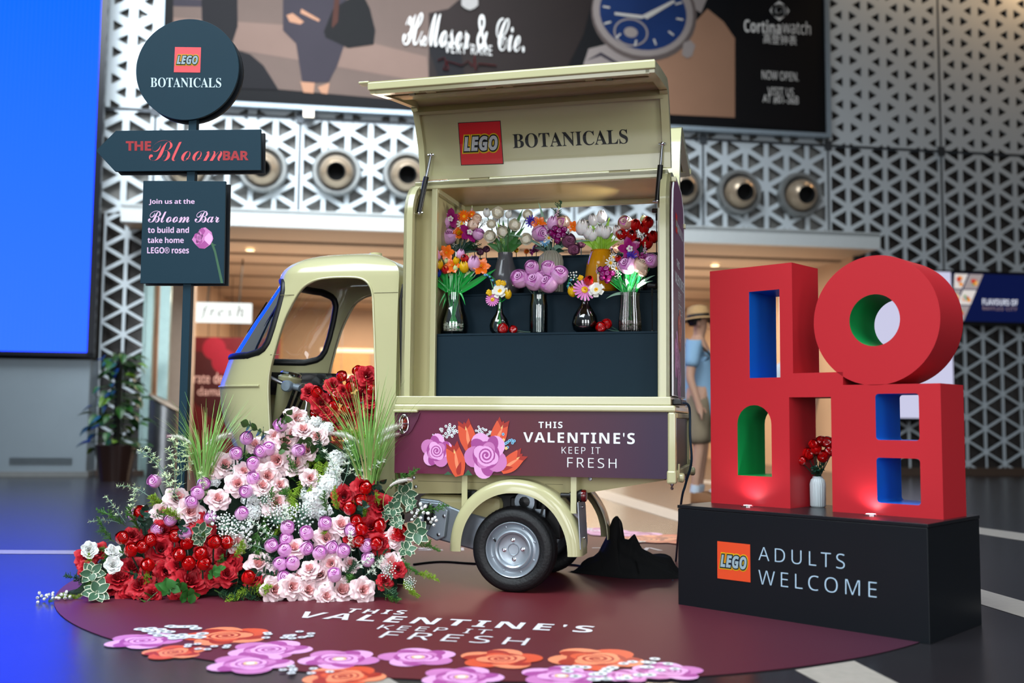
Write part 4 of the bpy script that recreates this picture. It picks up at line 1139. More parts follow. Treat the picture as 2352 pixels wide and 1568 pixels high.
mb = MB(); mb.lathe([(.026, -.01), (.028, .0), (.027, .02), (.022, .026), (.001, .027)], 20, Matrix.Translation((-.597, .135, .886)) @ Matrix.Rotation(PI / 2, 4, 'X')); mb.build('switch_housing', mat('switch_grey', '#7f8e99', .3, metal=.3), st_)
mb = MB()
for dx, dy, sag in ((.0, .15, .0), (.03, .19, .02), (.06, .24, .03)): mb.tube([(-.57 + dx * .3, dy, .87), (-.61, dy + .02, .79 - sag), (-.67, dy + .03, .71), (-.70, dy + .04, .60)], .008, 8)
mb.build('cable_loom', M_BLACKP, st_)
mb = MB(); mb.tube([(-.53, .145, .865), (-.50, .14, .81), (-.505, .14, .775)], .006, 8); mb.ball((-.505, .14, .772), .009, 8); mb.build('brake_lever', M_STEEL, st_)
mb = MB(); mb.tube([(-.47, .18, .842), (-.34, .20, .825), (-.24, .26, .80)], .02, 10); mb.build('tank_bar', M_SILVER, st_)
# roof cap and wing mirror stem
mb = MB(); mb.lathe([(.032, -.004), (.030, .010), (.001, .013)], 20, Matrix.Translation((-.25, .34, ZC + .146))); vp('roof_vent', mb, M_CREAM)
mb = MB(); mb.tube([cab_pt(.50, 1.045, -.004), cab_pt(.47, 1.16, -.012), cab_pt(.45, 1.30, -.008)], .004, 6); vp('wiper', mb, M_BLACKP)

# ---- wheels, fenders, swing arm -----------------------------------------------
RW = .1827
M_TYRE = mat('tyre_rubber', '#141517', .55, vary=.12, scale=60, bump=.15, bscale=90)
M_RIM = mat('rim_silver', '#9fa9b2', .3, metal=.5, vary=.04, scale=12)
def wheel(s, t, near=True):
    root = bpy.data.objects.new('wheel', None); COL.objects.link(root); root.parent = van; root.location = (s, t, RW)
    M = Matrix.Rotation(PI / 2, 4, 'X') if near else Matrix.Rotation(-PI / 2, 4, 'X')
    mb = MB()
    pr = [(.114, -.042), (.118, .004), (.122, .012), (.128, .014), (.140, .018), (.146, .0195), (.148, .0185), (.154, .0190), (.156, .0178), (.163, .0165), (.165, .0150), (.171, .012), (.1745, .004), (.1765, -.003), (.1805, -.006), (RW - .0008, -.022), (RW, -.036), (RW, -.052), (RW - .001, -.066), (.176, -.082), (.160, -.096), (.13, -.094), (.114, -.08)]
    def tread(a, z): return 1.0 + (.006 * (1 if math.sin(a * 64 + (z > -.044) * 1.5) > .2 else -.5) if -.075 < z < -.006 else 0)
    mb.lathe(pr, 192, M, mod=tread); mb.build('tyre', M_TYRE, root, ang=50)
    mb = MB()
    pr = [(.119, .006), (.1185, .013), (.116, .0155), (.113, .013), (.110, .004), (.103, -.006), (.097, -.009), (.088, -.006), (.085, .002), (.081, .008), (.076, .010), (.069, .006), (.064, -.006), (.060, -.008), (.030, -.008), (.026, -.008), (.0245, -.004), (.0235, -.0045), (.022, -.008), (.004, -.0085), (.0005, -.0085)]
    mb.lathe(pr, 72, M); rm = mb.build('rim', M_RIM, root, ang=30)
    mb = MB(); a, b = M @ Vector((0, 0, -.02)), M @ Vector((0, 0, -.08)); mb.tube([a, b], .05, 20); mb.build('brake_drum', M_BLACKP, root)
    for k in range(4):
        a = R(94 + 90 * k); Mk = M @ Matrix.Translation((.041 * math.cos(a), .041 * math.sin(a), -.008))
        mb = MB(); mb.lathe([(.0095, 0), (.0095, .002), (.0065, .003), (.0065, .009), (.0045, .010), (.0035, .013), (.0005, .013)], 12, Mk); mb.build('wheel_nut', M_CHROME, root)
    mb = MB()
    for k in range(8):
        a = R(20 + 45 * k); mb.lathe([(.0055, 0), (.0048, .004), (.0005, .005)], 10, M @ Matrix.Translation((.099 * math.cos(a), .099 * math.sin(a), -.009)))
    mb.build('rivets', M_RIM, root)
    if near:
        a = R(155); mb = MB(); p0 = M @ Vector((.094 * math.cos(a), .094 * math.sin(a), -.008)); p1 = M @ Vector((.084 * math.cos(a), .084 * math.sin(a), .012)); mb.tube([p0, p1], [.005, .004], 8); mb.build('valve', M_RUBBER, root)
    return root
wheel(.536, .022); wheel(.545, W1 - .015, False)
def fender(name, t0, t1, sc_):
    root = bpy.data.objects.new(name, None); COL.objects.link(root); root.parent = van
    pts = []
    for a in np.linspace(-4, 184, 40):
        r_ = .262 if a < 150 else .262 + (a - 150) * .0002
        x = sc_ - r_ * math.cos(R(a)) * 1.10; z = .185 + .300 * max(0, math.sin(R(a))) ** .95 + min(0, math.sin(R(a))) * .2
        pts.append((x, z))
    mb = MB(); rings = []
    for i, (x, z) in enumerate(pts):
        a_ = Vector(pts[max(i - 1, 0)]); b_ = Vector(pts[min(i + 1, len(pts) - 1)]); t_ = (b_ - a_).normalized(); n_ = Vector((-t_.y, t_.x))
        ring = []
        sg = 1 if t0 < t1 else -1
        for (dt, dn) in ((0, -.058), (0, -.042), (.003, -.022), (.012, -.009), (.026, -.002), (.05, 0), (abs(t1 - t0), 0), (abs(t1 - t0), -.005), (.05, -.005), (.028, -.008), (.016, -.014), (.007, -.025), (.005, -.058)):
            ring.append((x + n_.x * dn, t0 + sg * dt, z + n_.y * dn))
        rings.append(ring)
    mb.loft(rings); mb.build('fender_skin', M_CREAM, root, recalc=True)
    return root
fd = fender('fender', -.035, .105, .548); fender('far_fender', W1 + .05, W1 - .09, .558)
for x0, y0, x1, y1 in ((1068, 1092, 1060, 1165), (1318, 1098, 1322, 1180)):
    a = VAN.at(x0, y0, .01); b = VAN.at(x1, y1, .0)
    mb = MB(); mb.box(a[0] - .013, a[0] + .013, .004, .010, b[1] - .0, .505); mb.box(a[0] - .013, a[0] + .013, .004, .09, .499, .505); mb.build('fender_bracket', M_CREAM, fd, smooth=False, bevel=.002)
# tail lamp and number plate hanging behind the near fender
a = VAN.at(1336, 1138, .03)
mb = MB(); mb.lathe([(.015, -.05), (.018, -.02), (.027, -.004), (.027, .002)], 20, Matrix.Translation((a[0], .03, a[1])) @ Matrix.Rotation(PI / 2, 4, 'Y')); mb.lathe([(.010, -.09), (.010, -.05)], 10, Matrix.Translation((a[0], .03, a[1])) @ Matrix.Rotation(PI / 2, 4, 'Y')); tl = vp('tail_lamp', mb, M_BLACKP)
mb = MB(); mb.lathe([(.026, .002), (.026, .016), (.022, .021), (.001, .022)], 20, Matrix.Translation((a[0], .03, a[1])) @ Matrix.Rotation(PI / 2, 4, 'Y')); mb.build('lens', mat('lens_red', '#5a0a0c', .15, coat=.6), tl)
mb = MB(); s_ = VAN.at(1335, 1200, .03)[0]
q = [(-.02, .395), (.13, .395), (.145, .375), (.145, .215), (.13, .20), (-.02, .20)]
mb.prism(q, s_ - .002, s_ + .002, lambda t, z, s: (s + (z - .3) * -.06, t, z)); npl = vp('number_plate', mb, mat('plate_grey', '#9aa0a8', .3, metal=.6), smooth=False)
mb = MB()
for z in (.24, .37): mb.ball((s_ + .004 - (z - .3) * .06, .06, z), .006, 8)
mb.build('plate_screw', M_CHROME, npl)
# swing arm (grey casting) going forward from the axle
mb = MB(); q = [VAN.at(x, y, .05) for x, y in ((955, 1145), (1000, 1150), (1030, 1165), (1055, 1175), (1200, 1215), (1205, 1275), (1080, 1265), (1010, 1245), (985, 1238), (960, 1215))]
mb.prism(q, .09, .16, lambda a, b, d: (a, d, b)); sa = vp('swing_arm', mb, M_SILVER, smooth=False, bevel=.008)
mb = MB(); q = [VAN.at(x, y, .05) for x, y in ((960, 1150), (1008, 1155), (1026, 1172), (1018, 1235), (1000, 1243), (958, 1220))]
mb.prism(q, .065, .092, lambda a, b, d: (a, d, b)); mb.build('cover_plate', M_SILVER, sa, smooth=False, bevel=.006)
mb = MB(); a, b = VAN.at(990, 1180, .05); mb.tube([(a - .01, .06, b + .035), (a - .012, .06, b), (a - .018, .06, b - .045)], [.022, .024, .018], 12); mb.ball((a + .012, .055, b - .01), .008, 8); mb.build('kick_shaft', M_BLACKP, sa)
for x, y in ((1018, 1185), (1005, 1228), (985, 1158)): mb = MB(); a, b = VAN.at(x, y, .05); mb.lathe([(.008, 0), (.008, .006), (.001, .008)], 10, Matrix.Translation((a, .066, b)) @ Matrix.Rotation(PI / 2, 4, 'X')); mb.build('bolt', M_STEEL, sa)
mb = MB(); mb.tube([(.536, .06, RW), (.536, W1 - .06, RW)], .022, 14); vp('axle', mb, M_BLACKP)
mb = MB(); mb.box(.42, .72, .14, W1 - .14, .22, .41); mb.box(.5, .62, .10, .16, .28, .40); mb.tube([(.66, .12, .40), (.62, .12, .25)], .022, 10); vp('engine', mb, mat('engine_dark', '#17181a', .5), smooth=False, bevel=.01)
mb = MB(); a, b = VAN.at(1206, 1152, .1)
mb.lathe([(.045, -.004), (.045, .004), (.001, .006)], 20, Matrix.Translation((a, .095, b)) @ Matrix.Rotation(PI / 2, 4, 'X')); mb.box(a - .03, a + .09, .10, .11, b - .11, b - .03); vp('engine_fan', mb, M_SILVER, smooth=False)
mb = MB(); mb.lathe([((.026 if k % 2 else .014), .0) for k in (0,)] + [(.024, .008), (.001, .012)], 10, Matrix.Translation((a, .092, b)) @ Matrix.Rotation(PI / 2, 4, 'X')); vp('fan_star', mb, M_BLACKP, smooth=False)
# fuel/breather tank between cab and wheel
mb = MB(); mb.box(.30, .36, .05, .09, .375, .43); vp('breather_box', mb, M_BLACKP, smooth=False, bevel=.01)
# front wheel under the nose (mostly behind the flowers)
wf = bpy.data.objects.new('front_wheel', None); COL.objects.link(wf); wf.parent = van; wf.location = (-.62, TC, RW)
mb = MB(); mb.lathe([(.11, -.035), (.14, -.045), (.165, -.04), (.18, -.02), (.1827, 0), (.18, .02), (.165, .04), (.14, .045), (.11, .035)], 48, Matrix.Rotation(PI / 2, 4, 'X')); mb.build('tyre', M_TYRE, wf)
mb = MB(); mb.lathe([(.112, -.035), (.08, -.02), (.02, -.03), (.001, -.03)], 36, Matrix.Rotation(PI / 2, 4, 'X')); mb.build('rim', M_RIM, wf)
# ================================================================ SIGNPOST
D_S = 4.62
b_ = atd(413, 1180, D_S)
SG = Frame((b_.x, b_.y, 0), -0.06)
sign = thing('signpost', 'dark slate signpost with round, arrow and square boards by the cab', 'signpost', SG.o, SG.yaw)
M_BOARD = mat('board_slate', '#17323f', 0.55, spec=.2, vary=0.04, scale=3)
M_BEDGE = mat('board_edge_dark', '#0d141b', 0.5)
M_PINK = mat('print_pink', '#dcb9dc', .5, vary=.02); M_CORAL = mat('print_coral', '#d64a50', .5, vary=.02); M_PALEB = mat('print_paleblue', '#c5dbe2', .5, vary=.02)
def S_(x, y, t=-.02): return SG.at(x, y, t)
mb = MB(); mb.box(-.02, .018, -.004, .032, 0, 2.40); mb.build('pole', M_BOARD, sign, smooth=False, bevel=.002)
mb = MB(); mb.box(-.18, .18, -.13, .16, 0, .012); mb.build('base_plate', M_BEDGE, sign, smooth=False)
def board(name, outline):
    root = bpy.data.objects.new(name, None); COL.objects.link(root); root.parent = sign
    p = [S_(x, y) for x, y in outline] if len(outline) < 12 else outline
    mb = MB(); mb.prism(p, -.020, -.006, lambda a, b, d: (a, d, b)); f = mb.build('front_board', M_BOARD, root, smooth=False, recalc=True, bevel=.0012)
    mb = MB(); mb.prism([(a + .002, b - .003) for a, b in p], .034, .048, lambda a, b, d: (a, d, b)); mb.build('back_board', M_BEDGE, root, smooth=False, recalc=True)
    return root
c0 = S_(430, 159); r0 = (S_(548, 160)[0] - S_(312, 160)[0]) / 2
disc = board('round_board', [(c0[0] + r0 * math.cos(2 * PI * i / 72), c0[1] + r0 * .985 * math.sin(2 * PI * i / 72)) for i in range(72)])
arrow = board('arrow_board', [(220, 346), (264, 393.5), (599, 390.5), (599, 297), (266, 300)])
square = board('square_board', [(329, 415), (322, 650.5), (514, 651), (518.5, 416)])
def sq(x00, y00, x10, y10, x01, y01, x11, y11, t=-.0208):
    c = [S_(x00, y00, t), S_(x10, y10, t), S_(x01, y01, t), S_(x11, y11, t)]
    q = quad_map(*[(a, t, b) for a, b in c])
    return lambda u, v, d=0: q(u, v) + Vector((0, -d, 0))
def stext(mb, body, x0, x1, yt, yb, m=0, sk=0.0, **k):
    text_into(mb, body, sq(x0, yb, x1, yb + sk, x0, yt, x1, yt + sk), m, **k)
mb = MB(); brick_logo(mb, sq(399.3, 166, 460, 166.8, 402, 108, 462, 108.8), (0, 1, 2, 3)); mb.build('logo_tile', [M_CORAL, M_YEL, M_BLK, M_PALEB], disc, smooth=False)
mb = MB(); stext(mb, serifb('BOTANICALS'), 345.6, 508, 178, 200, 0, 1.0, offset=-.006); mb.build('lettering', M_PALEB, disc, smooth=False)
mb = MB(); stext(mb, sansb('THE'), 289, 347, 324, 346, space=.95, fat=.02); stext(mb, scriptb('Bloom'), 342, 512, 322, 369.5, offset=-.014, space=.9); stext(mb, sansb('BAR'), 512, 571, 346.5, 368, space=.95, fat=.02)
mb.build('lettering', M_CORAL, arrow, smooth=False)
mb = MB()
for body, x0, x1, y0, y1, f in (('Join us at the', 342, 447, 457, 470.8, sansb), ('Bloom Bar', 340, 504, 484, 511, scriptb), ('to build and', 339.5, 434, 521, 534.8, sansb), ('take home', 339, 422, 544.5, 558, sansb), ('LEGO\u00ae roses', 338, 434, 567.5, 581.8, sansb)):
    stext(mb, f(body), x0, x1, y0, y1, space=.95)
mb.build('lettering', M_PINK, square, smooth=False)
# printed rose with stem on the square board
_lift[0] = 0; mb = MB(); FS = lambda x, y, k: (x, -.0207 - .00002 * k, y)
def sp2(px, m): _lift[0] += 1; mb.poly([FS(*S_(x, y), _lift[0]) for x, y in px], m)
sp2([(484, 558), (489, 557), (496, 575), (513, 650), (507, 650), (492, 580)], 8); sp2([(486, 560), (494, 561), (497, 563), (488, 565)], 8)
sp2([(441, 550), (447, 540), (458, 540), (462, 524), (472, 522), (486, 533), (490, 548), (484, 561), (470, 571), (458, 570), (448, 560)], 0)
sp2([(470, 545), (480, 534), (488, 542), (488, 553), (481, 562), (470, 556)], 2); sp2([(449, 560), (462, 560), (470, 552), (480, 562), (469, 571), (458, 570)], 1)
sp2([(457, 528), (466, 523), (472, 530), (468, 538), (459, 540)], 1)
a, b = S_(457, 546); print_rose(mb, FS, a, b, .024, (1, 9, 0), 1.25, 8)
mb.build('printed_rose', PR, square, smooth=False)

# ================================================================ PLINTH
PW, PD, PH = 1.0065, .4857, .399
pl = thing('plinth', 'long black plinth with white words under the red sculpture', 'plinth', PED.o, PED.yaw)
M_PL = mat('plinth_black', '#0a1015', .38, vary=.05, scale=5)
mb = MB(); mb.box(0, PW, 0, PD, 0, PH - .014); mb.build('body', M_PL, pl, smooth=False, bevel=.0015)
mb = MB(); mb.box(-.002, PW + .002, -.002, PD + .002, PH - .0125, PH); mb.build('top_board', mat('plinth_top', '#14171b', .3, vary=.05), pl, smooth=False, bevel=.0015)
def pq(x00, y00, x10, y10, x01, y01, x11, y11, t=-.0012):
    c = [PED.at(x00, y00, t), PED.at(x10, y10, t), PED.at(x01, y01, t), PED.at(x11, y11, t)]
    q = quad_map(*[(a, t, b) for a, b in c])
    return lambda u, v, d=0: q(u, v) + Vector((0, -d, 0))
mb = MB(); brick_logo(mb, pq(1648, 1327.5, 1724, 1337, 1647.7, 1242.2, 1723, 1250), (0, 1, 2, 3)); mb.build('logo_tile', [mat('logo_orange_red', '#dc4a24', .45, vary=.02), M_YEL, mat('logo_navy', '#10233a', .5), M_PALEB], pl, smooth=False)
mb = MB(); M_PT = mat('print_bluewhite', '#a9c3d6', .5, vary=.02)
text_into(mb, sans('ADULTS'), pq(1742, 1286, 1940.4, 1306.7, 1742, 1255, 1940.4, 1272), 0, offset=-.012, space=1.35)
text_into(mb, sans('WELCOME'), pq(1742, 1341, 2013.6, 1372.7, 1742, 1307.8, 2013.6, 1336.4), 0, offset=-.012, space=1.35)
mb.build('lettering', M_PT, pl, smooth=False)

# ---- generic geometric sculpture --------------------------------------------------
T0, T1 = .20, .42
scl = thing('sculpture', 'red geometric block sculpture with blue and green lined openings on the black plinth', 'sculpture', PED.w(0, 0, PH), PED.yaw)
M_SRED = mat('sculpture_red', '#b5222b', .42, vary=.015, scale=2); M_SBLU = mat('lining_blue', '#0a5fc0', .42, vary=.02); M_SGRN = mat('lining_green', '#0a8a45', .42, vary=.02)
def pz(x, y, t=T0): a, b = PED.at(x, y, t); return a, b - PH
def rayhit(loop, c, ang):
    d = (math.cos(ang), math.sin(ang)); best = None; n = len(loop)
    for i in range(n):
        x1, y1 = loop[i][0] - c[0], loop[i][1] - c[1]; x2, y2 = loop[(i + 1) % n][0] - c[0], loop[(i + 1) % n][1] - c[1]
        den = d[0] * (y2 - y1) - d[1] * (x2 - x1)
        if abs(den) < 1e-12: continue
        t = (x1 * (y2 - y1) - y1 * (x2 - x1)) / den; u = (x1 * d[1] - y1 * d[0]) / den
        if t > 0 and -1e-6 <= u <= 1 + 1e-6 and (best is None or t < best): best = t
    return (c[0] + d[0] * best, c[1] + d[1] * best)
def pierced(name, outer, inner, lining, t0=T0, t1=T1, lname='opening_lining'):
    c = (sum(p[0] for p in inner) / len(inner), sum(p[1] for p in inner) / len(inner))
    angs = sorted(set([round(math.atan2(p[1] - c[1], p[0] - c[0]), 5) for p in outer + inner] + [round(-PI + 2 * PI * i / 48, 5) for i in range(48)]))
    O = [rayhit(outer, c, a) for a in angs]; I = [rayhit(inner, c, a) for a in angs]; n = len(angs)
    L = lambda pts, t: [(a, t, b) for a, b in pts]
    mb = MB(); mb.loft([L(I, t0), L(O, t0), L(O, t1), L(I, t1)], 0, False, False); o = mb.build(name, M_SRED, scl, ang=30)
    mb = MB(); mb.loft([L(I, t0), L(I, t1)], 0, False, False); mb.build(lname, lining, o, ang=40)
    return o
def rect(a0, b0, a1, b1, r=0.0, n=6):
    if r <= 0: return [(a0, b0), (a1, b0), (a1, b1), (a0, b1)]
    out = []
    for cx, cz, s in ((a1 - r, b0 + r, -90), (a1 - r, b1 - r, 0), (a0 + r, b1 - r, 90), (a0 + r, b0 + r, 180)): out += seg_arc((cx, cz), r, s, s + 90, n)
    return out
sL, zM = pz(1632, 885); sA1, _ = pz(1822, 885); sC1, _ = pz(1812, 885); sD0, _ = pz(1908, 885); sD1, zD = pz(2160, 885)
zM = (zM + zD) / 2; zT = pz(1640, 622)[1]
h0, hz0 = pz(1722, 862); h1, hz1 = pz(1790, 664)
pierced('tall_block', rect(sL, zM, sA1, zT), rect(h0, zM + .035, h1, hz1), M_SBLU)
cx_, cz_ = pz(2008, 735); rr_ = (pz(2005, 586)[1] - pz(2005, 884)[1]) / 2
ring_o = [(cx_ + rr_ * math.cos(2 * PI * i / 96), cz_ + rr_ * math.sin(2 * PI * i / 96)) for i in range(96)]
hole_o = [(cx_ + rr_ * .40 * math.cos(2 * PI * i / 48), cz_ + rr_ * .40 * math.sin(2 * PI * i / 48)) for i in range(48)]
pierced('ring', ring_o, hole_o, M_SGRN)
g0, _ = pz(1694, 1000); g1, _ = pz(1772, 1000)
ga = (g0 + g1) / 2; gr = (g1 - g0) / 2
arch = [(g0, .12), (g1, .12)] + seg_arc((ga, zM - .075 - gr), gr, 0, 180, 14)
pierced('arched_block', rect(sL, 0, sC1, zM), arch, M_SGRN)
k0, _ = pz(2012, 1000); k1, _ = pz(2112, 1000); zh = zM / 2
pierced('window_block', rect(sD0, zh, sD1, zM), rect(k0, zh + .035, k1, zM - .035, .012), M_SBLU)
pierced('window_block', rect(sD0, 0, sD1, zh), rect(k0, .045, k1, zh - .03, .012), M_SBLU)
mb = MB(); mb.box(sC1, sD0, T0, T1, zM - .045, zM); mb.build('cross_beam', M_SRED, scl, smooth=False)
mb = MB(); mb.box(sA1, sD0 + .05, T0 + .0, T1, zM, zM + .05); mb.build('step_block', M_SRED, scl, smooth=False)

# ---- recessed uplights on the plinth ------------------------------------------------
for k, (x, y, lab) in enumerate(((1717, 1163, 'small round white uplight at the left end of the plinth top'), (2000, 1183, 'small round white uplight at the right front of the plinth top'))):
    p = ground(x, y, PH)
    o = thing('uplight', lab, 'light', (p.x, p.y, PH), PED.yaw, 'uplights in the plinth')
    mb = MB(); mb.lathe([(.026, -.004), (.026, .003), (.020, .006), (.016, .005)], 28); mb.build('bezel', M_CHROME, o)
    mb = MB(); mb.lathe([(.0175, .0052), (.0005, .0056)], 24); mb.build('lens', mat_emit('uplight_lens', (.85, .85, 1.0), 9), o)
    lamp('SPOT', 'uplight_beam', (p.x, p.y, PH + .012), 1.1, (1, .96, .98), .012, aim=(p.x + .06, p.y + .10, PH + 1.0), spot=R(150), blend=.8)

# ---- black cloth heap and cables -------------------------------------------------------
c = ground(1452, 1318)
bag = thing('black_cloth', 'heap of black cloth on the maroon floor behind the rear wheel', 'cloth', (c.x, c.y, 0), -.2)
rs_ = random.Random(5)
CP = [(-.30, .0), (-.24, .015), (-.17, .07), (-.12, .15), (-.09, .235), (-.07, .262), (-.055, .25), (-.045, .165), (-.02, .15), (.01, .165), (.035, .11), (.05, .09), (.09, .09), (.14, .075), (.19, .06), (.225, .045), (.24, .02), (.25, .0)]
def cloth(u, v):
    x = -.30 + .55 * u; q = (v - .5) * 2; H = ip(x, CP); yw = .075 + .075 * min(1, max(0, (x + .25) / .2)) - .05 * math.exp(-((x + .07) / .05) ** 2) * 0
    sharp = 1.9 if H > .12 else 1.2
    z = H * max(0, 1 - abs(q) ** 1.4) ** sharp + .010 * (1 - abs(q)) * math.sin(x * 46 + q * 7) + .006 * (1 - q * q) * math.sin(q * 21 + x * 30) + .022 * max(0, 1 - q * q)
    e = min(1, 8 * min(u, 1 - u))
    return (x + .012 * math.sin(q * 5), q * yw * (.35 + .65 * math.sin(PI * min(1, max(.02, u))) ** .6) - .02, max(.003, z * e))
mb = MB(); mb.grid(cloth, 90, 44); mb.build('cloth', mat('velvet_black', '#050608', .85, vary=.1, sheen=.0), bag, ang=60)
mb = MB(); mb.box(-.066, -.050, -.035, -.028, .10, .258); mb.build('strap', mat('strap_brown', '#17110f', .7), bag, smooth=False)
M_CBL = mat('cable_blue', '#2c4256', .4); M_CBK = mat('cable_black', '#0b0b0d', .5)
def cable(name, pts, r, m, lab):
    P = [Vector(p) for p in pts]; out = []
    for i in range(len(P) - 1):
        p0, p1, p2, p3 = P[max(i - 1, 0)], P[i], P[i + 1], P[min(i + 2, len(P) - 1)]
        for k in range(8):
            t = k / 8; out.append(.5 * ((2 * p1) + (p2 - p0) * t + (2 * p0 - 5 * p1 + 4 * p2 - p3) * t * t + (3 * p1 - p0 - 3 * p2 + p3) * t ** 3))
    out.append(P[-1])
    mb = MB(); mb.tube(out, r, 8); o = mb.build(name, m); tag(o, lab, 'cable'); return o
e0 = VAN.w(1.245, .12, .815)
cable('cable', [e0, atd(1583, 935, 4.40), atd(1585, 1000, 4.42), atd(1588, 1060, 4.44), atd(1575, 1110, 4.5), atd(1564, 1158, 4.62), ground(1552, 1290), ground(1545, 1335)], .0055, M_CBL, 'blue cable hanging from the rear of the van down behind the plinth')
cable('cable', [ground(950, 1296, .006), ground(1010, 1290, .006), ground(1085, 1294, .006), ground(1200, 1300, .006), ground(1300, 1296, .006), ground(1365, 1305, .006)], .006, M_CBK, 'black cable lying on the floor sticker under the van')

# ================================================================ POTTED PLANT AND BIN
def pothos():
    g = ground(264, 1104); o = thing('potted_plant', 'tall leafy green climbing plant in a dark brown pot under the blue screen', 'plant', (g.x, g.y, 0), 0)
    k = (g - CAMP).dot(FW) / FPX
    mb = MB(); mb.lathe([(34 * k, 0), (47 * k, 78 * k), (48 * k, 82 * k), (44 * k, 83 * k), (43 * k, 74 * k), (.001, 72 * k)], 32); mb.build('pot', mat('pot_brown', '#2b1a15', .22, coat=.3, vary=.1), o)
    mb = MB(); mb.lathe([(43 * k, 74 * k), (.001, 76 * k)], 20); mb.build('soil', mat('soil', '#1d1512', .9), o)
    mb = MB(); mb.tube([(0, 0, 70 * k), (0, 0, 296 * k)], 8 * k, 10); mb.build('moss_pole', mat('pole_dark', '#14160f', .9), o)
    rs = random.Random(11); mb = MB(); st = MB()
    for i in range(120):
        h = rs.uniform(72, 290); a = rs.uniform(0, 2 * PI); rad = rs.uniform(18, 72) * (1 - .45 * (h - 72) / 220)
        c = Vector((math.cos(a) * rad * k, math.sin(a) * rad * k, h * k)); L = rs.uniform(20, 36) * k; Wd = L * .68
        out = Vector((math.cos(a), math.sin(a), rs.uniform(-.9, .1))).normalized(); side = out.cross(Vector((0, 0, 1))).normalized(); nn = side.cross(out)
        side = (side + nn * rs.uniform(-.5, .5)).normalized(); nn = side.cross(out)
        def leaf(u, v):
            w_ = Wd * math.sin(PI * min(1, .12 + .88 * v ** .8)) ** .9 if v < 1 else 0
            x = (u - .5) * w_
            return c + out * (v * L) + side * x + nn * (abs(u - .5) * .35 * w_ - .25 * L * v * v)
        mb.grid(leaf, 4, 6, rs.choice([0, 0, 0, 1, 1, 2]))
        st.tube([(0, 0, (h + 6) * k), c], .9 * k, 4)
    mb.build('foliage', [mat('leaf_deep', '#12390f', .4, vary=.25, scale=9), mat('leaf_mid', '#1f4f13', .4, vary=.25, scale=9), mat('leaf_lime', '#577a20', .4, vary=.25, scale=9)], o)
    st.build('stems', mat('stem_green', '#3a5a25', .6), o)
pothos()
g = ground(374, 1098); k = (g - CAMP).dot(FW) / FPX
o = thing('litter_bin', 'round brushed steel bin with a slanted top between plant and signpost', 'bin', (g.x, g.y, 0), 0)
mb = MB(); n = 40; rb = 36 * k
mb.loft([[(rb * math.cos(a), rb * math.sin(a), 0) for a in (2 * PI * i / n for i in range(n))], [(rb * math.cos(a), rb * math.sin(a), 172 * k - rb * .55 * math.cos(a)) for a in (2 * PI * i / n for i in range(n))]]); mb.build('body', mat('bin_steel', '#8d8f92', .3, metal=.9, vary=.05), o, ang=30)
mb = MB(); mb.tube([(rb * math.cos(a), rb * math.sin(a), 172 * k - rb * .55 * math.cos(a)) for a in (2 * PI * i / n for i in range(n))], .012, 8, closed=True); mb.build('rim', mat('bin_rim', '#4a3d35', .4, metal=.5), o)
# ================================================================ FLOWER LIBRARY (unit size, opening along +Z)
rnd = random.Random(77)
def petal_patch(mb, th0, L, W, a0, a1, r0=.06, z0=0.0, m=0, ruffle=.05, ph=0.0, nu=6, nv=7, tip=.0, cup=.0):
    """petal rising from the axis: its angle from the axis goes a0 -> a1 along the length"""
    pts = []; r = r0; z = z0
    prof = [(r, z)]
    for j in range(nv):
        a = a0 + (a1 - a0) * ((j + .5) / nv) ** 1.3
        r += math.sin(a) * L / nv; z += math.cos(a) * L / nv; prof.append((r, z))
    def f(u, v):
        j = min(int(v * nv), nv - 1); k = v * nv - j
        r_ = prof[j][0] * (1 - k) + prof[j + 1][0] * k; z_ = prof[j][1] * (1 - k) + prof[j + 1][1] * k
        wv = W * (.35 + .65 * math.sin(PI * min(1.0, .12 + v * .80)) if tip == 0 else math.sin(PI * (.06 + .94 * (1 - v) ** tip * (.15 + .85 * v) ** .5)) if v < 1 else .0)
        if tip == 0 and v > .8: wv *= 1 - ((v - .8) / .2) ** 2 * .45
        x = (u - .5) * 2 * wv
        rr = max(r_, .16); th = th0 + x / max(rr, .30)
        q = abs(u - .5) * 2
        dr = cup * q * q - ruffle * .5 * v * math.sin(7 * u + ph); dz = ruffle * v * math.sin(9 * u + ph) - .10 * q * q * v
        return ((r_ + dr) * math.cos(th), (r_ + dr) * math.sin(th), z_ + dz)
    mb.grid(f, nu, nv, m)
def fabric_rose(seed, opened=1.0):
    rs = random.Random(seed); mb = MB()
    for n, L, W, a0, a1, r0 in ((3, .74, .24, 0, 8, .02), (3, .76, .32, 4, 14, .08), (4, .80, .40, 8, 30, .13), (5, .86, .48, 18, 58, .16), (6, .94, .56, 34, 88, .18), (6, 1.04, .62, 52, 112, .18)):
        t0 = rs.random() * 6.28; mi = 1 if L < .85 else 0
        for i in range(n):
            petal_patch(mb, t0 + 2 * PI * i / n + rs.uniform(-.15, .15), L * rs.uniform(.93, 1.07), W, R(a0 * opened + rs.uniform(-4, 4)), R(a1 * opened + rs.uniform(-10, 10)), r0, -.40, mi, .045, rs.random() * 6)
    return mb
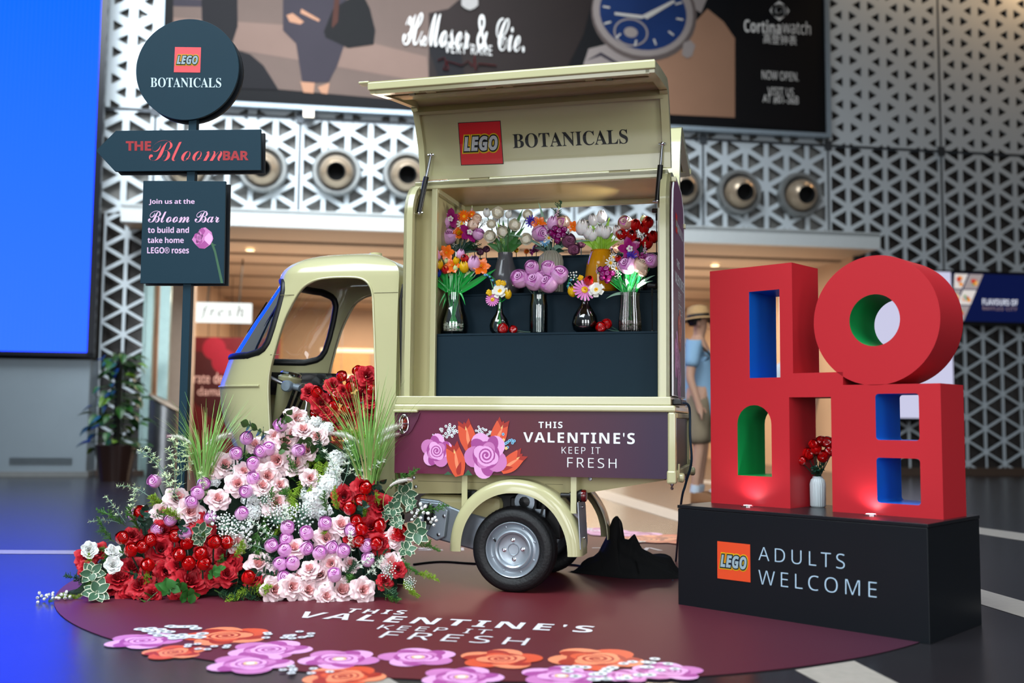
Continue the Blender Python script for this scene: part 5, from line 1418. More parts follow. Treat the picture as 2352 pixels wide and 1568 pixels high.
def garden_rose(seed):
    rs = random.Random(seed); mb = MB()
    for n, L, W, a0, a1, r0, z in ((2, .5, .16, 0, 3, .03, .10), (3, .55, .26, 2, 6, .10, .06), (3, .60, .34, 4, 8, .20, .0), (4, .70, .44, 8, 10, .30, -.10), (4, .85, .56, 26, -6, .34, -.30), (5, 1.0, .66, 50, -4, .30, -.50)):
        t0 = rs.random() * 6.28
        for i in range(n): petal_patch(mb, t0 + 2 * PI * i / n, L, W, R(a0), R(a1), r0, z, 0, .025, rs.random() * 6)
    mb.ball((0, 0, .0), .52, 8, 0); mb.tube([((.05 + .26 * i / 24) * math.cos(i * .62), (.05 + .26 * i / 24) * math.sin(i * .62), .52 - .10 * i / 24) for i in range(25)], .05, 6, 0)
    return mb
def plastic_rose(seed):
    """smooth glossy bud: cupped outer petals around a spiral"""
    rs = random.Random(seed); mb = MB(); t0 = rs.random() * 6.28
    for lay, (n, Rr, top, span) in enumerate(((4, 1.0, 50, 62), (3, .90, 35, 76))):
        for i in range(n):
            c = t0 + 2 * PI * i / n + lay * .6
            def f(u, v, c=c, Rr=Rr, top=top, span=span, n=n):
                q = abs(u - .5) * 2
                pol = R(170 + (top + 16 * q ** 2.5 - 170) * v); az = c + R(span) * (u - .5) * 2 * (.6 + .4 * math.sin(PI * (.15 + .7 * v)))
                rr = Rr * (1 + .06 * (u - .5)); lip = .12 * max(0, (v - .80) / .20) ** 2
                return (rr * math.sin(pol) * math.cos(az) * (1 + lip), rr * math.sin(pol) * math.sin(az) * (1 + lip), rr * math.cos(pol) * 1.08)
            mb.grid(f, 8, 9, 0)
    def rad(u): return .05 + .46 * u
    def zt(u, a): return .90 - .20 * u + .03 * math.sin(a * 1.5)
    def sp(u, v):
        a = t0 + u * 2.3 * 2 * PI; q = rad(u); return (q * math.cos(a), q * math.sin(a), .1 + (zt(u, a) - .1) * v)
    mb.grid(sp, 52, 2, 1)
    def sp2(u, v):
        a = t0 + u * 2.3 * 2 * PI; q = rad(u) + (.02 - .13 * v) * min(1, .3 + u * 2); return (q * math.cos(a), q * math.sin(a), zt(u, a) + .012 - .04 * v)
    mb.grid(sp2, 52, 1, 0)
    mb.lathe([(.80, .42), (.4, .46), (.001, .50)], 16, None, 1)
    return mb
def tulip(seed, closed=1.0):
    rs = random.Random(seed); mb = MB(); t0 = rs.random() * 6.28
    for lay in (1, 0):
        for i in range(3):
            c = t0 + i * 2 * PI / 3 + lay * PI / 3; k = .90 if lay else 1.0
            def f(u, v, c=c, k=k):
                r_ = (.16 + .56 * math.sin(PI * min(1, (.08 + .80 * v) ** .85)) ** .8 * (1 if v < .55 else 1 - (.35 * closed) * ((v - .55) / .45) ** 2)) * k
                w_ = R(64) * math.sin(PI * min(1, .24 + .74 * v)) ** .7
                az = c + w_ * (u - .5) * 2; q = abs(u - .5) * 2
                return (r_ * math.cos(az) * (1 - .06 * q * q), r_ * math.sin(az) * (1 - .06 * q * q), -.85 + 1.75 * v - .12 * q * q * v + (.06 if u == .5 else 0) * v)
            mb.grid(f, 6, 9, 0)
    return mb
def star(seed, n=6, lip=True):
    rs = random.Random(seed); mb = MB(); t0 = rs.random() * 6.28
    for i in range(n): petal_patch(mb, t0 + 2 * PI * i / n, 1.05, .36, R(48), R(88), .05, -.25, 0, .02, 0, 4, 6, tip=.8)
    if lip:
        for i in range(5): a = t0 + i * 1.26; mb.ball((.17 * math.cos(a), .17 * math.sin(a), .10), .13, 5, 1)
        mb.ball((0, 0, .16), .10, 5, 2)
    else:
        for i in range(6): a = i * 1.05; mb.tube([(0, 0, -.2), (.10 * math.cos(a), .10 * math.sin(a), .25)], .02, 4, 1); mb.ball((.10 * math.cos(a), .10 * math.sin(a), .27), .045, 4, 2)
    return mb
def daisy(seed, n=18, wd=.13, layers=1, dome=.30):
    rs = random.Random(seed); mb = MB()
    for l in range(layers):
        t0 = rs.random() * 6.28
        for i in range(n):
            th = t0 + 2 * PI * i / n; ang = R(84 - 26 * l + rs.uniform(-5, 5)); L = .78 - .16 * l
            ax = Vector((math.sin(ang) * math.cos(th), math.sin(ang) * math.sin(th), math.cos(ang))); sd = Vector((-math.sin(th), math.cos(th), 0)); nn = ax.cross(sd)
            def f(u, v): return ax * (.22 + L * v) + sd * ((u - .5) * 2 * wd * (.55 + .45 * v) * (1 if v < .85 else .75)) - nn * (.05 * (1 - (2 * u - 1) ** 2)) * 1.0
            mb.grid(f, 2, 3, 0)
    mb.lathe([(dome, .0), (dome * .95, .08), (dome * .6, .15), (.001, .17)], 14, None, 1)
    mb.ball((0, 0, .15), dome * .3, 5, 2)
    return mb
def cluster(seed, n=9, spread=.62, r_=.26, fn=None):
    rs = random.Random(seed); mb = MB()
    for i in range(n):
        a = i * 2.4; q = spread * math.sqrt((i + .3) / n); c = Vector((q * math.cos(a), q * math.sin(a), .35 * (1 - q * q) + rs.uniform(-.08, .08)))
        if fn: mb.put(fn(i), Matrix.Translation(c) @ Matrix.Rotation(q * 1.0, 4, Vector((-math.sin(a), math.cos(a), 0))) @ Matrix.Scale(r_, 4))
        else: mb.ball(c, r_ * rs.uniform(.8, 1.1), 6, 0)
        mb.tube([c, (0, 0, -.6)], .02, 4, 1)
    return mb
def floret4(seed):
    mb = MB()
    for i in range(4): petal_patch(mb, i * PI / 2 + .3 * seed, .95, .50, R(60), R(95), .03, -.2, 0, .04, seed, 3, 3)
    return mb
def bell_spray(seed):
    mb = MB()
    for i in range(5):
        c = Vector((-.7 + .32 * i, .55 - .13 * i * i + .1 * i, -.1)); mb.lathe([(.03, .22), (.12, .16), (.16, 0), (.22, -.14)], 8, Matrix.Translation(c) @ Matrix.Rotation(.4, 4, 'X'), 0); mb.tube([c + Vector((0, 0, .2)), (c.x * .8, c.y + .25, .05), (.6, -.2, 0)], .025, 4, 1)
    return mb
def spike(seed):
    mb = MB(); rs = random.Random(seed)
    for i in range(16): a = i * 2.4; z = -.9 + i * .12; q = .34 * (1 - i / 20); mb.ball((q * math.cos(a), q * math.sin(a), z), .17 * (1 - i / 26), 5, 0)
    mb.tube([(0, 0, -1), (0, 0, 1.05)], .08, 5, 1); mb.ball((0, 0, 1.1), .13, 5, 1, 1.6)
    return mb
def leaf_blade(L=1.0, W=.3, bend=.3, fold=.25, m=0, n=7):
    mb = MB()
    def f(u, v):
        w_ = W * math.sin(PI * min(1, .10 + .90 * v ** .85)) if v < 1 else 0
        return ((u - .5) * 2 * w_, -bend * v * v, L * v + abs(u - .5) * 0) if False else ((u - .5) * 2 * w_, -bend * v * v + abs(u - .5) * 2 * w_ * fold, L * v * (1 - .12 * bend * v))
    mb.grid(f, 4, n, m); return mb
def rosette(seed):
    """leaf whorl: green leaves with a pale margin"""
    rs = random.Random(seed); mb = MB()
    for i in range(8):
        th = i * 2 * PI / 8 + rs.uniform(-.2, .2); ang = R(rs.uniform(52, 82)); L = rs.uniform(.85, 1.1)
        ax = Vector((math.sin(ang) * math.cos(th), math.sin(ang) * math.sin(th), math.cos(ang))); sd = Vector((-math.sin(th), math.cos(th), 0)); nn = ax.cross(sd)
        def f(u, v):
            w_ = .34 * math.sin(PI * min(1, .06 + .94 * v ** .9)) if v < 1 else 0
            x = (0, .09, .5, .91, 1)[int(round(u * 4))]
            return ax * (.04 + L * v) + sd * ((x - .5) * 2 * w_) + nn * (.07 * abs(x - .5) * 2 - .12 * v * v)
        k0 = len(mb.f); mb.grid(f, 4, 9, 0)
        for q in range(k0, len(mb.f)):
            if (q - k0) % 4 in (0, 3) or (q - k0) // 4 == 8: mb.m[q] = 1
    return mb
def fern(seed, L=1.0, dens=70, wid=.26, hair=.012):
    rs = random.Random(seed); mb = MB(); P = []
    bx, by = rs.uniform(-.3, .3), rs.uniform(.1, .45)
    for i in range(13): t = i / 12; P.append(Vector((bx * t * t, by * t * t, t * L)))
    mb.tube(P, [.016 * (1 - .7 * i / 12) for i in range(13)], 4, 1)
    for i in range(dens):
        t = .12 + .88 * i / dens; k = min(int(t * 12), 11); p = P[k].lerp(P[k + 1], t * 12 - k); a = rs.random() * 6.28
        l = wid * (math.sin(PI * (.15 + .8 * t)) * .8 + .2) * rs.uniform(.6, 1.1); d = Vector((math.cos(a), math.sin(a), .75)).normalized()
        mb.tube([p, p + d * l], [hair, hair * .35], 3, 0, cap=False)
        for q in (.35, .6, .8):
            e = Vector((rs.uniform(-1, 1), rs.uniform(-1, 1), .6)).normalized(); s = p + d * l * q; mb.tube([s, s + e * l * .38], [hair * .8, hair * .3], 3, 0, cap=False)
    return mb
def leafy(seed, n=9, lw=.16, ll=.36):
    rs = random.Random(seed); mb = MB(); P = [Vector((.15 * t * t, .25 * t * t, t)) for t in (i / 8 for i in range(9))]
    mb.tube(P, .014, 5, 1)
    for i in range(n):
        t = .2 + .8 * i / (n - 1); k = min(int(t * 8), 7); p = P[k].lerp(P[k + 1], t * 8 - k); a = i * 2.6 + rs.random() * .5
        M = Matrix.Translation(p) @ Matrix.Rotation(a, 4, 'Z') @ Matrix.Rotation(R(rs.uniform(40, 75) if i < n - 1 else 10), 4, 'X') @ Matrix.Scale(rs.uniform(.85, 1.15), 4)
        mb.put(leaf_blade(ll, lw, .06, .2, 0, 6), M)
    return mb
def star_sprig(seed):
    """wispy sprig with tufts of narrow pale pointed leaves"""
    rs = random.Random(seed); mb = MB(); P = [Vector((.2 * math.sin(t * 2), .3 * t * t, t)) for t in (i / 8 for i in range(9))]
    mb.tube(P, .010, 4, 1)
    for i in range(13):
        t = .2 + .8 * i / 12; k = min(int(t * 8), 7); p = P[k].lerp(P[k + 1], t * 8 - k); a = i * 2.4; o = p + Vector((math.cos(a), math.sin(a), .4)) * .14 * (1.2 - t)
        mb.tube([p, o], .006, 3, 1, cap=False)
        for j in range(7):
            b = j * .9 + a; d = Vector((math.cos(b), math.sin(b), rs.uniform(.0, .9))).normalized(); s = d.cross(Vector((0, 0, 1))).normalized()
            l = rs.uniform(.09, .15); mb.poly([o, o + d * l * .4 + s * .018, o + d * l, o + d * l * .4 - s * .018], 0)
    return mb
def grass_tuft(seed, n=130):
    rs = random.Random(seed); mb = MB()
    for i in range(n):
        a = rs.random() * 6.28; q = rs.random() ** .7; lean = .10 + .62 * q; L = rs.uniform(.6, 1.05) * (1 - .15 * q); d = Vector((math.cos(a), math.sin(a), 0)); s = Vector((-d.y, d.x, 0))
        b = d * rs.uniform(0, .05); droop = rs.uniform(.0, .5) * q
        pts = [b + d * (lean * t * t * L * .75 + .02 * t) + Vector((0, 0, L * t - droop * t ** 3 * L * .55)) for t in (k / 6 for k in range(7))]
        w_ = .0055; k0 = len(mb.v)
        vs = []
        for k, p in enumerate(pts): f = w_ * (1 - (k / 6) ** 2 * .9); vs += [p + s * f, p - s * f]
        mb.add(vs, [(2 * k, 2 * k + 1, 2 * k + 3, 2 * k + 2) for k in range(6)], 0 if rs.random() < .88 else 1)
    return mb
def plume(seed, bend=.7):
    rs = random.Random(seed); mb = MB()
    P = [Vector((bend * t ** 2.2 * .8, 0, t * (1 - .42 * bend * t * t))) for t in (i / 20 for i in range(21))]
    mb.tube(P[:13], .008, 5, 1)
    Q = P[11:]; rr = [.012 + .036 * math.sin(PI * (.08 + .86 * i / (len(Q) - 1))) ** .8 for i in range(len(Q))]
    mb.tube(Q, [r_ * .75 for r_ in rr], 8, 0)
    for i in range(420):
        t = rs.random(); k = min(int(t * (len(Q) - 1)), len(Q) - 2); p = Q[k].lerp(Q[k + 1], t * (len(Q) - 1) - k); ax = (Q[k + 1] - Q[k]).normalized()
        e = Vector((rs.uniform(-1, 1), rs.uniform(-1, 1), rs.uniform(-1, 1))); e = (e - ax * e.dot(ax)).normalized() + ax * .9
        r_ = rr[k] * 1.9; mb.tube([p, p + e.normalized() * r_], [.0028, .0008], 3, 2 if t > .8 else 0, cap=False)
    return mb

# flower colours
def fm(n, c, rough=.55, **k): return mat('flower_' + n, c, rough, vary=.10, scale=4, **k)
F_PINK = fm('pale_pink', '#f8d6d8', .6, sub=.1); F_RED = fm('deep_red', '#b81022', .6); F_REDC = fm('red_heart', '#960b1b', .6); F_PINKC = fm('pink_heart', '#f3b3b2', .6, sub=.1); F_CREAM = fm('cream', '#fdeedd', .55, sub=.1); F_WHITE = fm('white', '#eef0ec', .6, sub=.1)
P_LIL = fm('lilac', '#edb6e6', .22, coat=.3); P_MAG = fm('magenta', '#d684cb', .25, coat=.3); P_RED = fm('gloss_red', '#c50d10', .14, coat=.6); P_RED2 = fm('gloss_red_deep', '#b0090c', .18, coat=.5)
P_YEL = fm('yellow', '#f2bf10', .2, coat=.3); P_ORG = fm('orange', '#f07010', .25, coat=.3); P_PLUM = fm('plum', '#97106c', .25, coat=.3); P_BLUE = fm('royal_blue', '#2033a8', .18, coat=.5); P_VIO = fm('violet', '#5a3fc0', .3, coat=.2)
P_SKY = fm('sky_blue', '#6fb6e4', .25, coat=.3); P_WHT = fm('gloss_white', '#f1efe6', .2, coat=.3); P_PEACH = fm('peach', '#fbd8c2', .25, coat=.3); P_ROSE = fm('rose_pink', '#e58ecf', .22, coat=.3); P_LIME = fm('lime', '#cfe6a6', .3); P_MAUVE = fm('mauve', '#8c5072', .35); P_TULW = fm('tulip_white', '#fdf5f0', .5, sub=.1)
G_DK = fm('stem_dark', '#123a2c', .35, coat=.2); G_MID = fm('leaf_green', '#2f6a2a', .45); G_BRT = fm('leaf_bright', '#8fbf2f', .45); G_PLA = fm('plastic_green', '#149a3a', .2, coat=.4); G_OLV = fm('leaf_olive', '#3d5a2a', .5); G_SAGE = fm('leaf_sage', '#7ea48d', .45); G_FERN = fm('fern_green', '#3f7426', .6); G_FERNL = fm('fern_lime', '#86a82c', .6); G_FERND = fm('fern_dark', '#1f4a2c', .6)
G_GRS = fm('grass_green', '#93cc6a', .5); G_GRS2 = fm('grass_dry', '#b9b27a', .6); V_GRN = fm('variegated_green', '#3a5f45', .45); V_WHT = fm('variegated_cream', '#dfe5c8', .5); PL_W = fm('plume_white', '#d9d4cc', .8); PL_P = fm('plume_pink', '#c79aa6', .8); S_PALE = fm('sprig_pale', '#c6d6a4', .6); S_WHT = fm('sprig_white', '#e3ead9', .6)
KIND = {}
def proto(key, nm, variants, mats, stem=None, stem_r=.05, stem_l=1.2, leafm=None, sepal=True):
    KIND[key] = dict(name=nm, meshes=[], stem=None, mats=mats)
    for mbv in variants:
        o = mbv.build('bloom', mats); KIND[key]['meshes'].append(o.data); bpy.data.objects.remove(o)
    if stem:
        mb = MB(); mb.tube([(0, 0, -.5), (.03, .02, -.5 - stem_l * .5), (0, 0, -.5 - stem_l)], stem_r, 6)
        if sepal:
            for i in range(4): a = i * PI / 2; mb.poly([(.0, .0, -.72), (.42 * math.cos(a - .5), .42 * math.sin(a - .5), -.72), (.72 * math.cos(a), .72 * math.sin(a), -.55), (.42 * math.cos(a + .5), .42 * math.sin(a + .5), -.72)])
        o = mb.build('stem', stem); KIND[key]['stem'] = o.data; bpy.data.objects.remove(o)
        mb = MB(); mb.put(leaf_blade(1.0, .34, .1), Matrix.Translation((.05, 0, -.95)) @ Matrix.Rotation(1.3, 4, 'X')); o = mb.build('leaf', stem); KIND[key]['leaf'] = o.data; bpy.data.objects.remove(o)
proto('fr', 'fabric_rose', [fabric_rose(i) for i in (1, 2, 3)], [F_RED, F_REDC], G_DK); proto('fp', 'fabric_rose', [fabric_rose(i) for i in (4, 5, 6)], [F_PINK, F_PINKC], G_OLV)
proto('fw', 'fabric_rose', [fabric_rose(i, .62) for i in (7, 8)], [F_WHITE, F_WHITE], G_OLV); proto('gc', 'garden_rose', [garden_rose(i) for i in (1, 2)], [F_CREAM], G_OLV)
proto('lp', 'plastic_rose', [plastic_rose(i) for i in (1, 2, 3)], [P_LIL, P_MAG], G_DK); proto('lr', 'plastic_rose', [plastic_rose(i) for i in (4, 5, 6)], [P_RED, P_RED2], G_DK)
proto('lk', 'plastic_rose', [plastic_rose(7)], [P_PEACH, P_ROSE], G_DK); proto('lm', 'plastic_rose', [plastic_rose(8)], [P_MAUVE, P_MAUVE], G_DK); proto('lc', 'plastic_rose', [plastic_rose(9)], [P_PEACH, P_PEACH], G_DK)
for key, mm in (('tw', F_WHITE), ('tp', P_LIL), ('ty', P_YEL), ('tr', P_RED), ('tb', P_BLUE), ('tg', P_LIME), ('tk', P_TULW), ('to', P_ORG)): proto(key, 'tulip', [tulip(3), tulip(4)], [mm], G_PLA if key != 'tk' else G_OLV, sepal=False)
proto('so', 'star_lily', [star(1, 6, False), star(2, 6, False)], [P_ORG, P_YEL, P_YEL], G_PLA); proto('sm', 'star_orchid', [star(3, 5), star(4, 5)], [P_PLUM, P_WHT, P_MAG], G_DK)
proto('ro', 'ranunculus', [fabric_rose(11, .7)], [P_ORG, P_YEL], G_DK); proto('dp', 'daisy', [daisy(1, 18, .12)], [P_ROSE, P_YEL, P_ORG], G_PLA); proto('dw', 'daisy', [daisy(2, 10, .15)], [P_WHT, P_YEL, P_ORG], G_PLA)
proto('db', 'daisy', [daisy(3, 12, .13)], [P_SKY, P_WHT, P_YEL], G_PLA); proto('do', 'daisy', [daisy(4, 14, .14, 2)], [P_ORG, P_YEL, P_ORG], G_DK); proto('cv', 'cornflower', [daisy(5, 12, .11, 3, .15)], [P_VIO, P_VIO, P_VIO], G_DK)
proto('wo', 'open_blossom', [daisy(6, 6, .40, 2, .34)], [P_WHT, P_YEL, P_ORG], G_PLA); proto('bw', 'berry_spray', [cluster(1, 11, .8, .15)], [P_WHT, G_DK], G_DK, sepal=False); proto('cm', 'blossom_cluster', [cluster(2, 8, .75, .33, lambda i: plastic_rose(i))], [P_PLUM, P_MAG], G_DK)
proto('bb', 'bellflower_spray', [bell_spray(1)], [P_SKY, G_PLA], G_PLA, sepal=False); proto('sl', 'flower_spike', [spike(1)], [P_LIL, P_LIME], G_DK, sepal=False); proto('yb', 'button_flower', [cluster(3, 14, .55, .28)], [P_YEL, G_PLA], G_PLA, sepal=False)
proto('hw', 'white_blossom_cluster', [cluster(4, 22, 1.0, .34, floret4), cluster(5, 20, 1.0, .36, floret4)], [F_WHITE, G_SAGE], G_OLV, sepal=False); proto('bs', 'white_berry_sprig', [cluster(6, 34, 1.0, .085)], [F_WHITE, G_SAGE], G_SAGE, sepal=False)
proto('wb', 'white_bud_sprig', [cluster(7, 6, .9, .30, lambda i: tulip(i))], [F_WHITE, G_OLV], G_OLV, sepal=False)
proto('vr', 'variegated_leaf_rosette', [rosette(1), rosette(2)], [V_GRN, V_WHT], G_OLV, sepal=False)

ORD = ['first', 'second', 'third', 'fourth', 'fifth', 'sixth', 'seventh', 'eighth', 'ninth', 'tenth', 'eleventh', 'twelfth', 'thirteenth', 'fourteenth', 'fifteenth', 'sixteenth']
def orient(p, up=.45, jit=.35, rs=rnd, roll=None):
    v = (CAMP - p).normalized(); n = (v * .85 + Vector((0, 0, up)) + Vector((rs.uniform(-jit, jit), rs.uniform(-jit, jit) * .3, rs.uniform(-jit, jit)))).normalized()
    q = n.to_track_quat('Z', 'Y').to_matrix().to_4x4()
    return q @ Matrix.Rotation(rs.random() * 6.28 if roll is None else roll, 4, 'Z')
PENDING = []
def flower(key, p, r, region, desc, M=None, stem_to=None, up=.45, jit=.35, leaf=False, stem_m=None, short=True):
    K = KIND[key]; p = Vector(p)
    Mo = M if M is not None else orient(p, up, jit)
    root = bpy.data.objects.new(K['name'], None); COL.objects.link(root); root.empty_display_size = .02
    root.matrix_world = Matrix.Translation(p) @ Mo @ Matrix.Scale(r, 4)
    b = bpy.data.objects.new('bloom', rnd.choice(K['meshes'])); COL.objects.link(b); b.parent = root
    if stem_to is not None:
        inv = root.matrix_world.inverted(); a = p - (Mo.to_3x3() @ Vector((0, 0, 1))) * r * .6; e = Vector(stem_to[0]); e2 = Vector(stem_to[1])
        mb = MB(); pts = []
        for i in range(9):
            t = i / 8; q = (1 - t) ** 2 * a + 2 * t * (1 - t) * (a * .5 + e * .5 - Vector((0, 0, .0))) + t * t * e; pts.append(inv @ q)
        pts.append(inv @ e2); mb.tube(pts, stem_to[2] / r, 6); s = mb.build('stem', stem_m or G_PLA, root)
    elif K['stem'] and short:
        s = bpy.data.objects.new('stem', K['stem']); COL.objects.link(s); s.parent = root
        if leaf: l = bpy.data.objects.new('leaf', K['leaf']); COL.objects.link(l); l.parent = root
    PENDING.append((root, desc, region, p))
    return root
def pxof(p):
    d = p - CAMP; z = d.dot(FW); return IW / 2 + FPX * d.dot(RT) / z, IH / 2 - FPX * d.dot(UP) / z
def label_pending():
    """one label per flower: what it is, which group it stands in, its row from the top and place from the left"""
    G = {}
    for root, desc, region, p in PENDING: G.setdefault((desc, region), []).append((root, p))
    for (desc, region), L in G.items():
        cat = desc.split()[-1]
        if len(L) == 1: tag(L[0][0], '%s %s' % (desc, region), cat, desc + 's ' + region); continue
        L.sort(key=lambda q: pxof(q[1])[1]); per = 6 if len(L) > 6 else len(L)
        rows = [L[i:i + per] for i in range(0, len(L), per)]
        for ri, row in enumerate(rows):
            row.sort(key=lambda q: pxof(q[1])[0])
            for ci, (root, p) in enumerate(row):
                w_ = '%s from left' % ORD[ci]
                if len(rows) > 1: w_ = '%s row, ' % (['top'] + ORD[1:])[ri] + w_
                tag(root, '%s %s, %s' % (desc, region, w_), cat, desc + 's ' + region)
# ================================================================ DISPLAY INSIDE THE VAN
def vthing(name, label, cat, s, t, z, group=None): return thing(name, label, cat, VAN.w(s, t, z), VAN.yaw, group)
for nm, lab, s0, s1, t0, t1, z1 in (('display_box', 'long slate display box at the front of the van opening, the lowest step', .064, 1.150, .130, .280, 1.124),
                                     ('display_box', 'middle slate display step behind the front vases', .145, 1.150, .282, .400, 1.322), ('display_box', 'highest slate display step at the back of the van', .145, 1.150, .402, .510, 1.512)):
    o = vthing(nm, lab, 'display box', 0, 0, .838, 'slate display steps in the van')
    mb = MB(); mb.box(s0, s1, t0, t1, 0, z1 - .838 - .010); mb.build('body', M_SLATE, o, smooth=False, bevel=.0015)
    mb = MB(); mb.box(s0 - .002, s1 + .002, t0 - .002, t1, z1 - .838 - .0095, z1 - .838); mb.build('top_board', M_SLATE, o, smooth=False, bevel=.0015)
ZL, ZM_, ZH = 1.124, 1.322, 1.512
TF, TM = .20, .335
# the front step's face sits at t=.13; vase feet stand on it
GL_CLR = mat_glass('vase_clear', (.96, 1.0, .985), .15, .02, .975); GL_SMK = mat_glass('vase_smoke', (.80, .78, .78), .22, .02, .92); GL_DRK = mat_glass('vase_dark', (.16, .08, .12), .3, .02, .6); GL_RIB = mat('vase_ribbed_grey', '#b9b5a4', .12, vary=.05, trans=.35, coat=.4)
M_VGREY = mat('vase_grey', '#56565a', .16, vary=.08, trans=.15, coat=.3); M_VYEL = mat('vase_amber', '#e0990c', .12, vary=.04, coat=.5, trans=.12); M_PEB = mat('pebbles', '#e6dfd0', .6, vary=.15, scale=60)
def vase(name, lab, x, yb, prof, m, t, zb, ribs=0, water=None, peb=None):
    """profile in photo pixels (radius, height above the foot)"""
    s, _ = VAN.at(x, yb, t); d = (VAN.w(s, t, zb) - CAMP).dot(FW); k = d / FPX
    o = vthing(name, lab, 'vase', s, t, zb, None)
    pr = [(r * k, z * k) for r, z in prof]
    md = (lambda a, z: 1 + .035 * math.cos(a * ribs)) if ribs else None
    th = .0022
    inner = [(max(r - th, .001), z + (th if i == 0 else 0)) for i, (r, z) in enumerate(pr)]
    mb = MB(); mb.lathe([(.0005, 0)] + pr + inner[::-1] + [(.0005, th)], 56 if not ribs else 160, None, 0, mod=md); mb.build('glass' if 'GL' in str(m) or m in (GL_CLR, GL_SMK, GL_DRK, GL_RIB) else 'body', m, o)
    if peb:
        rs = random.Random(int(x)); mb = MB(); R_ = peb[0] * k
        for i in range(150): a = rs.random() * 6.28; q = math.sqrt(rs.random()) * R_ * .84; mb.ball((q * math.cos(a), q * math.sin(a), (.006 + rs.random() * peb[1] * k * .9)), rs.uniform(.004, .0065), 5, 0, .75)
        p_ = mb.build('pebbles', M_PEB, o); p_['kind'] = 'stuff'
    top = VAN.w(s, t, zb + pr[-1][1]); bot = VAN.w(s, t, zb + .012)
    return top, bot, pr[-1][0], k
A_ = vase('glass_vase', 'clear pear-shaped glass vase with cream pebbles at the left of the front row', 1041, 760, [(26, 0), (33, 7), (35, 20), (33, 36), (25, 60), (20, 80), (21, 97)], GL_CLR, TF, ZL, peb=(33, 26))
I_ = vase('glass_vase', 'small clear bulb vase, second from left in the front row', 1147, 760, [(14, 0), (21, 8), (23, 20), (19, 34), (9, 48), (6, 60), (7, 74)], GL_CLR, TF, ZL)
H_ = vase('glass_vase', 'straight clear glass bottle vase in the middle of the front row', 1237, 761, [(19, 0), (21, 3), (21, 66), (19, 76), (18, 84), (19, 91)], GL_CLR, TF, ZL)
J_ = vase('glass_vase', 'dark purple bulb vase, fourth from left in the front row', 1344, 760, [(16, 0), (27, 8), (31, 22), (27, 40), (16, 58), (10, 68), (9, 76)], GL_DRK, TF, ZL)
G_ = vase('glass_vase', 'smoky ribbed glass vase with pale pebbles at the right of the front row', 1447, 758, [(23, 0), (26, 4), (25, 30), (22, 60), (21, 84), (22, 92)], GL_SMK, TF, ZL, ribs=26, peb=(24, 26))
C_ = vase('vase', 'grey bulb vase holding the cream roses on the middle step', 1160, 664, [(26, 0), (33, 8), (35, 24), (30, 46), (21, 72), (17, 86), (17, 97)], M_VGREY, TM, ZM_)
D_ = vase('vase', 'ribbed grey glass jar under the mixed bouquet on the middle step', 1265, 665, [(24, 0), (28, 3), (28, 76), (25, 88), (17, 95), (14, 99)], GL_RIB, TM, ZM_, ribs=24)
E_ = vase('vase', 'amber yellow glazed jar holding the white tulips on the middle step', 1380, 665, [(32, 0), (36, 4), (37, 36), (33, 66), (25, 90), (22, 95), (24, 98)], M_VYEL, TM, ZM_)
B_ = vase('glass_vase', 'clear glass vase behind the tulips at the left of the middle step', 1046, 664, [(18, 0), (21, 6), (20, 60), (17, 90), (18, 100)], GL_CLR, TM, ZM_)
F_V = vase('glass_vase', 'clear glass vase behind the right front bouquet on the middle step', 1466, 664, [(18, 0), (21, 6), (20, 60), (17, 78), (18, 84)], GL_CLR, TM, ZM_)
k_ = E_[3]

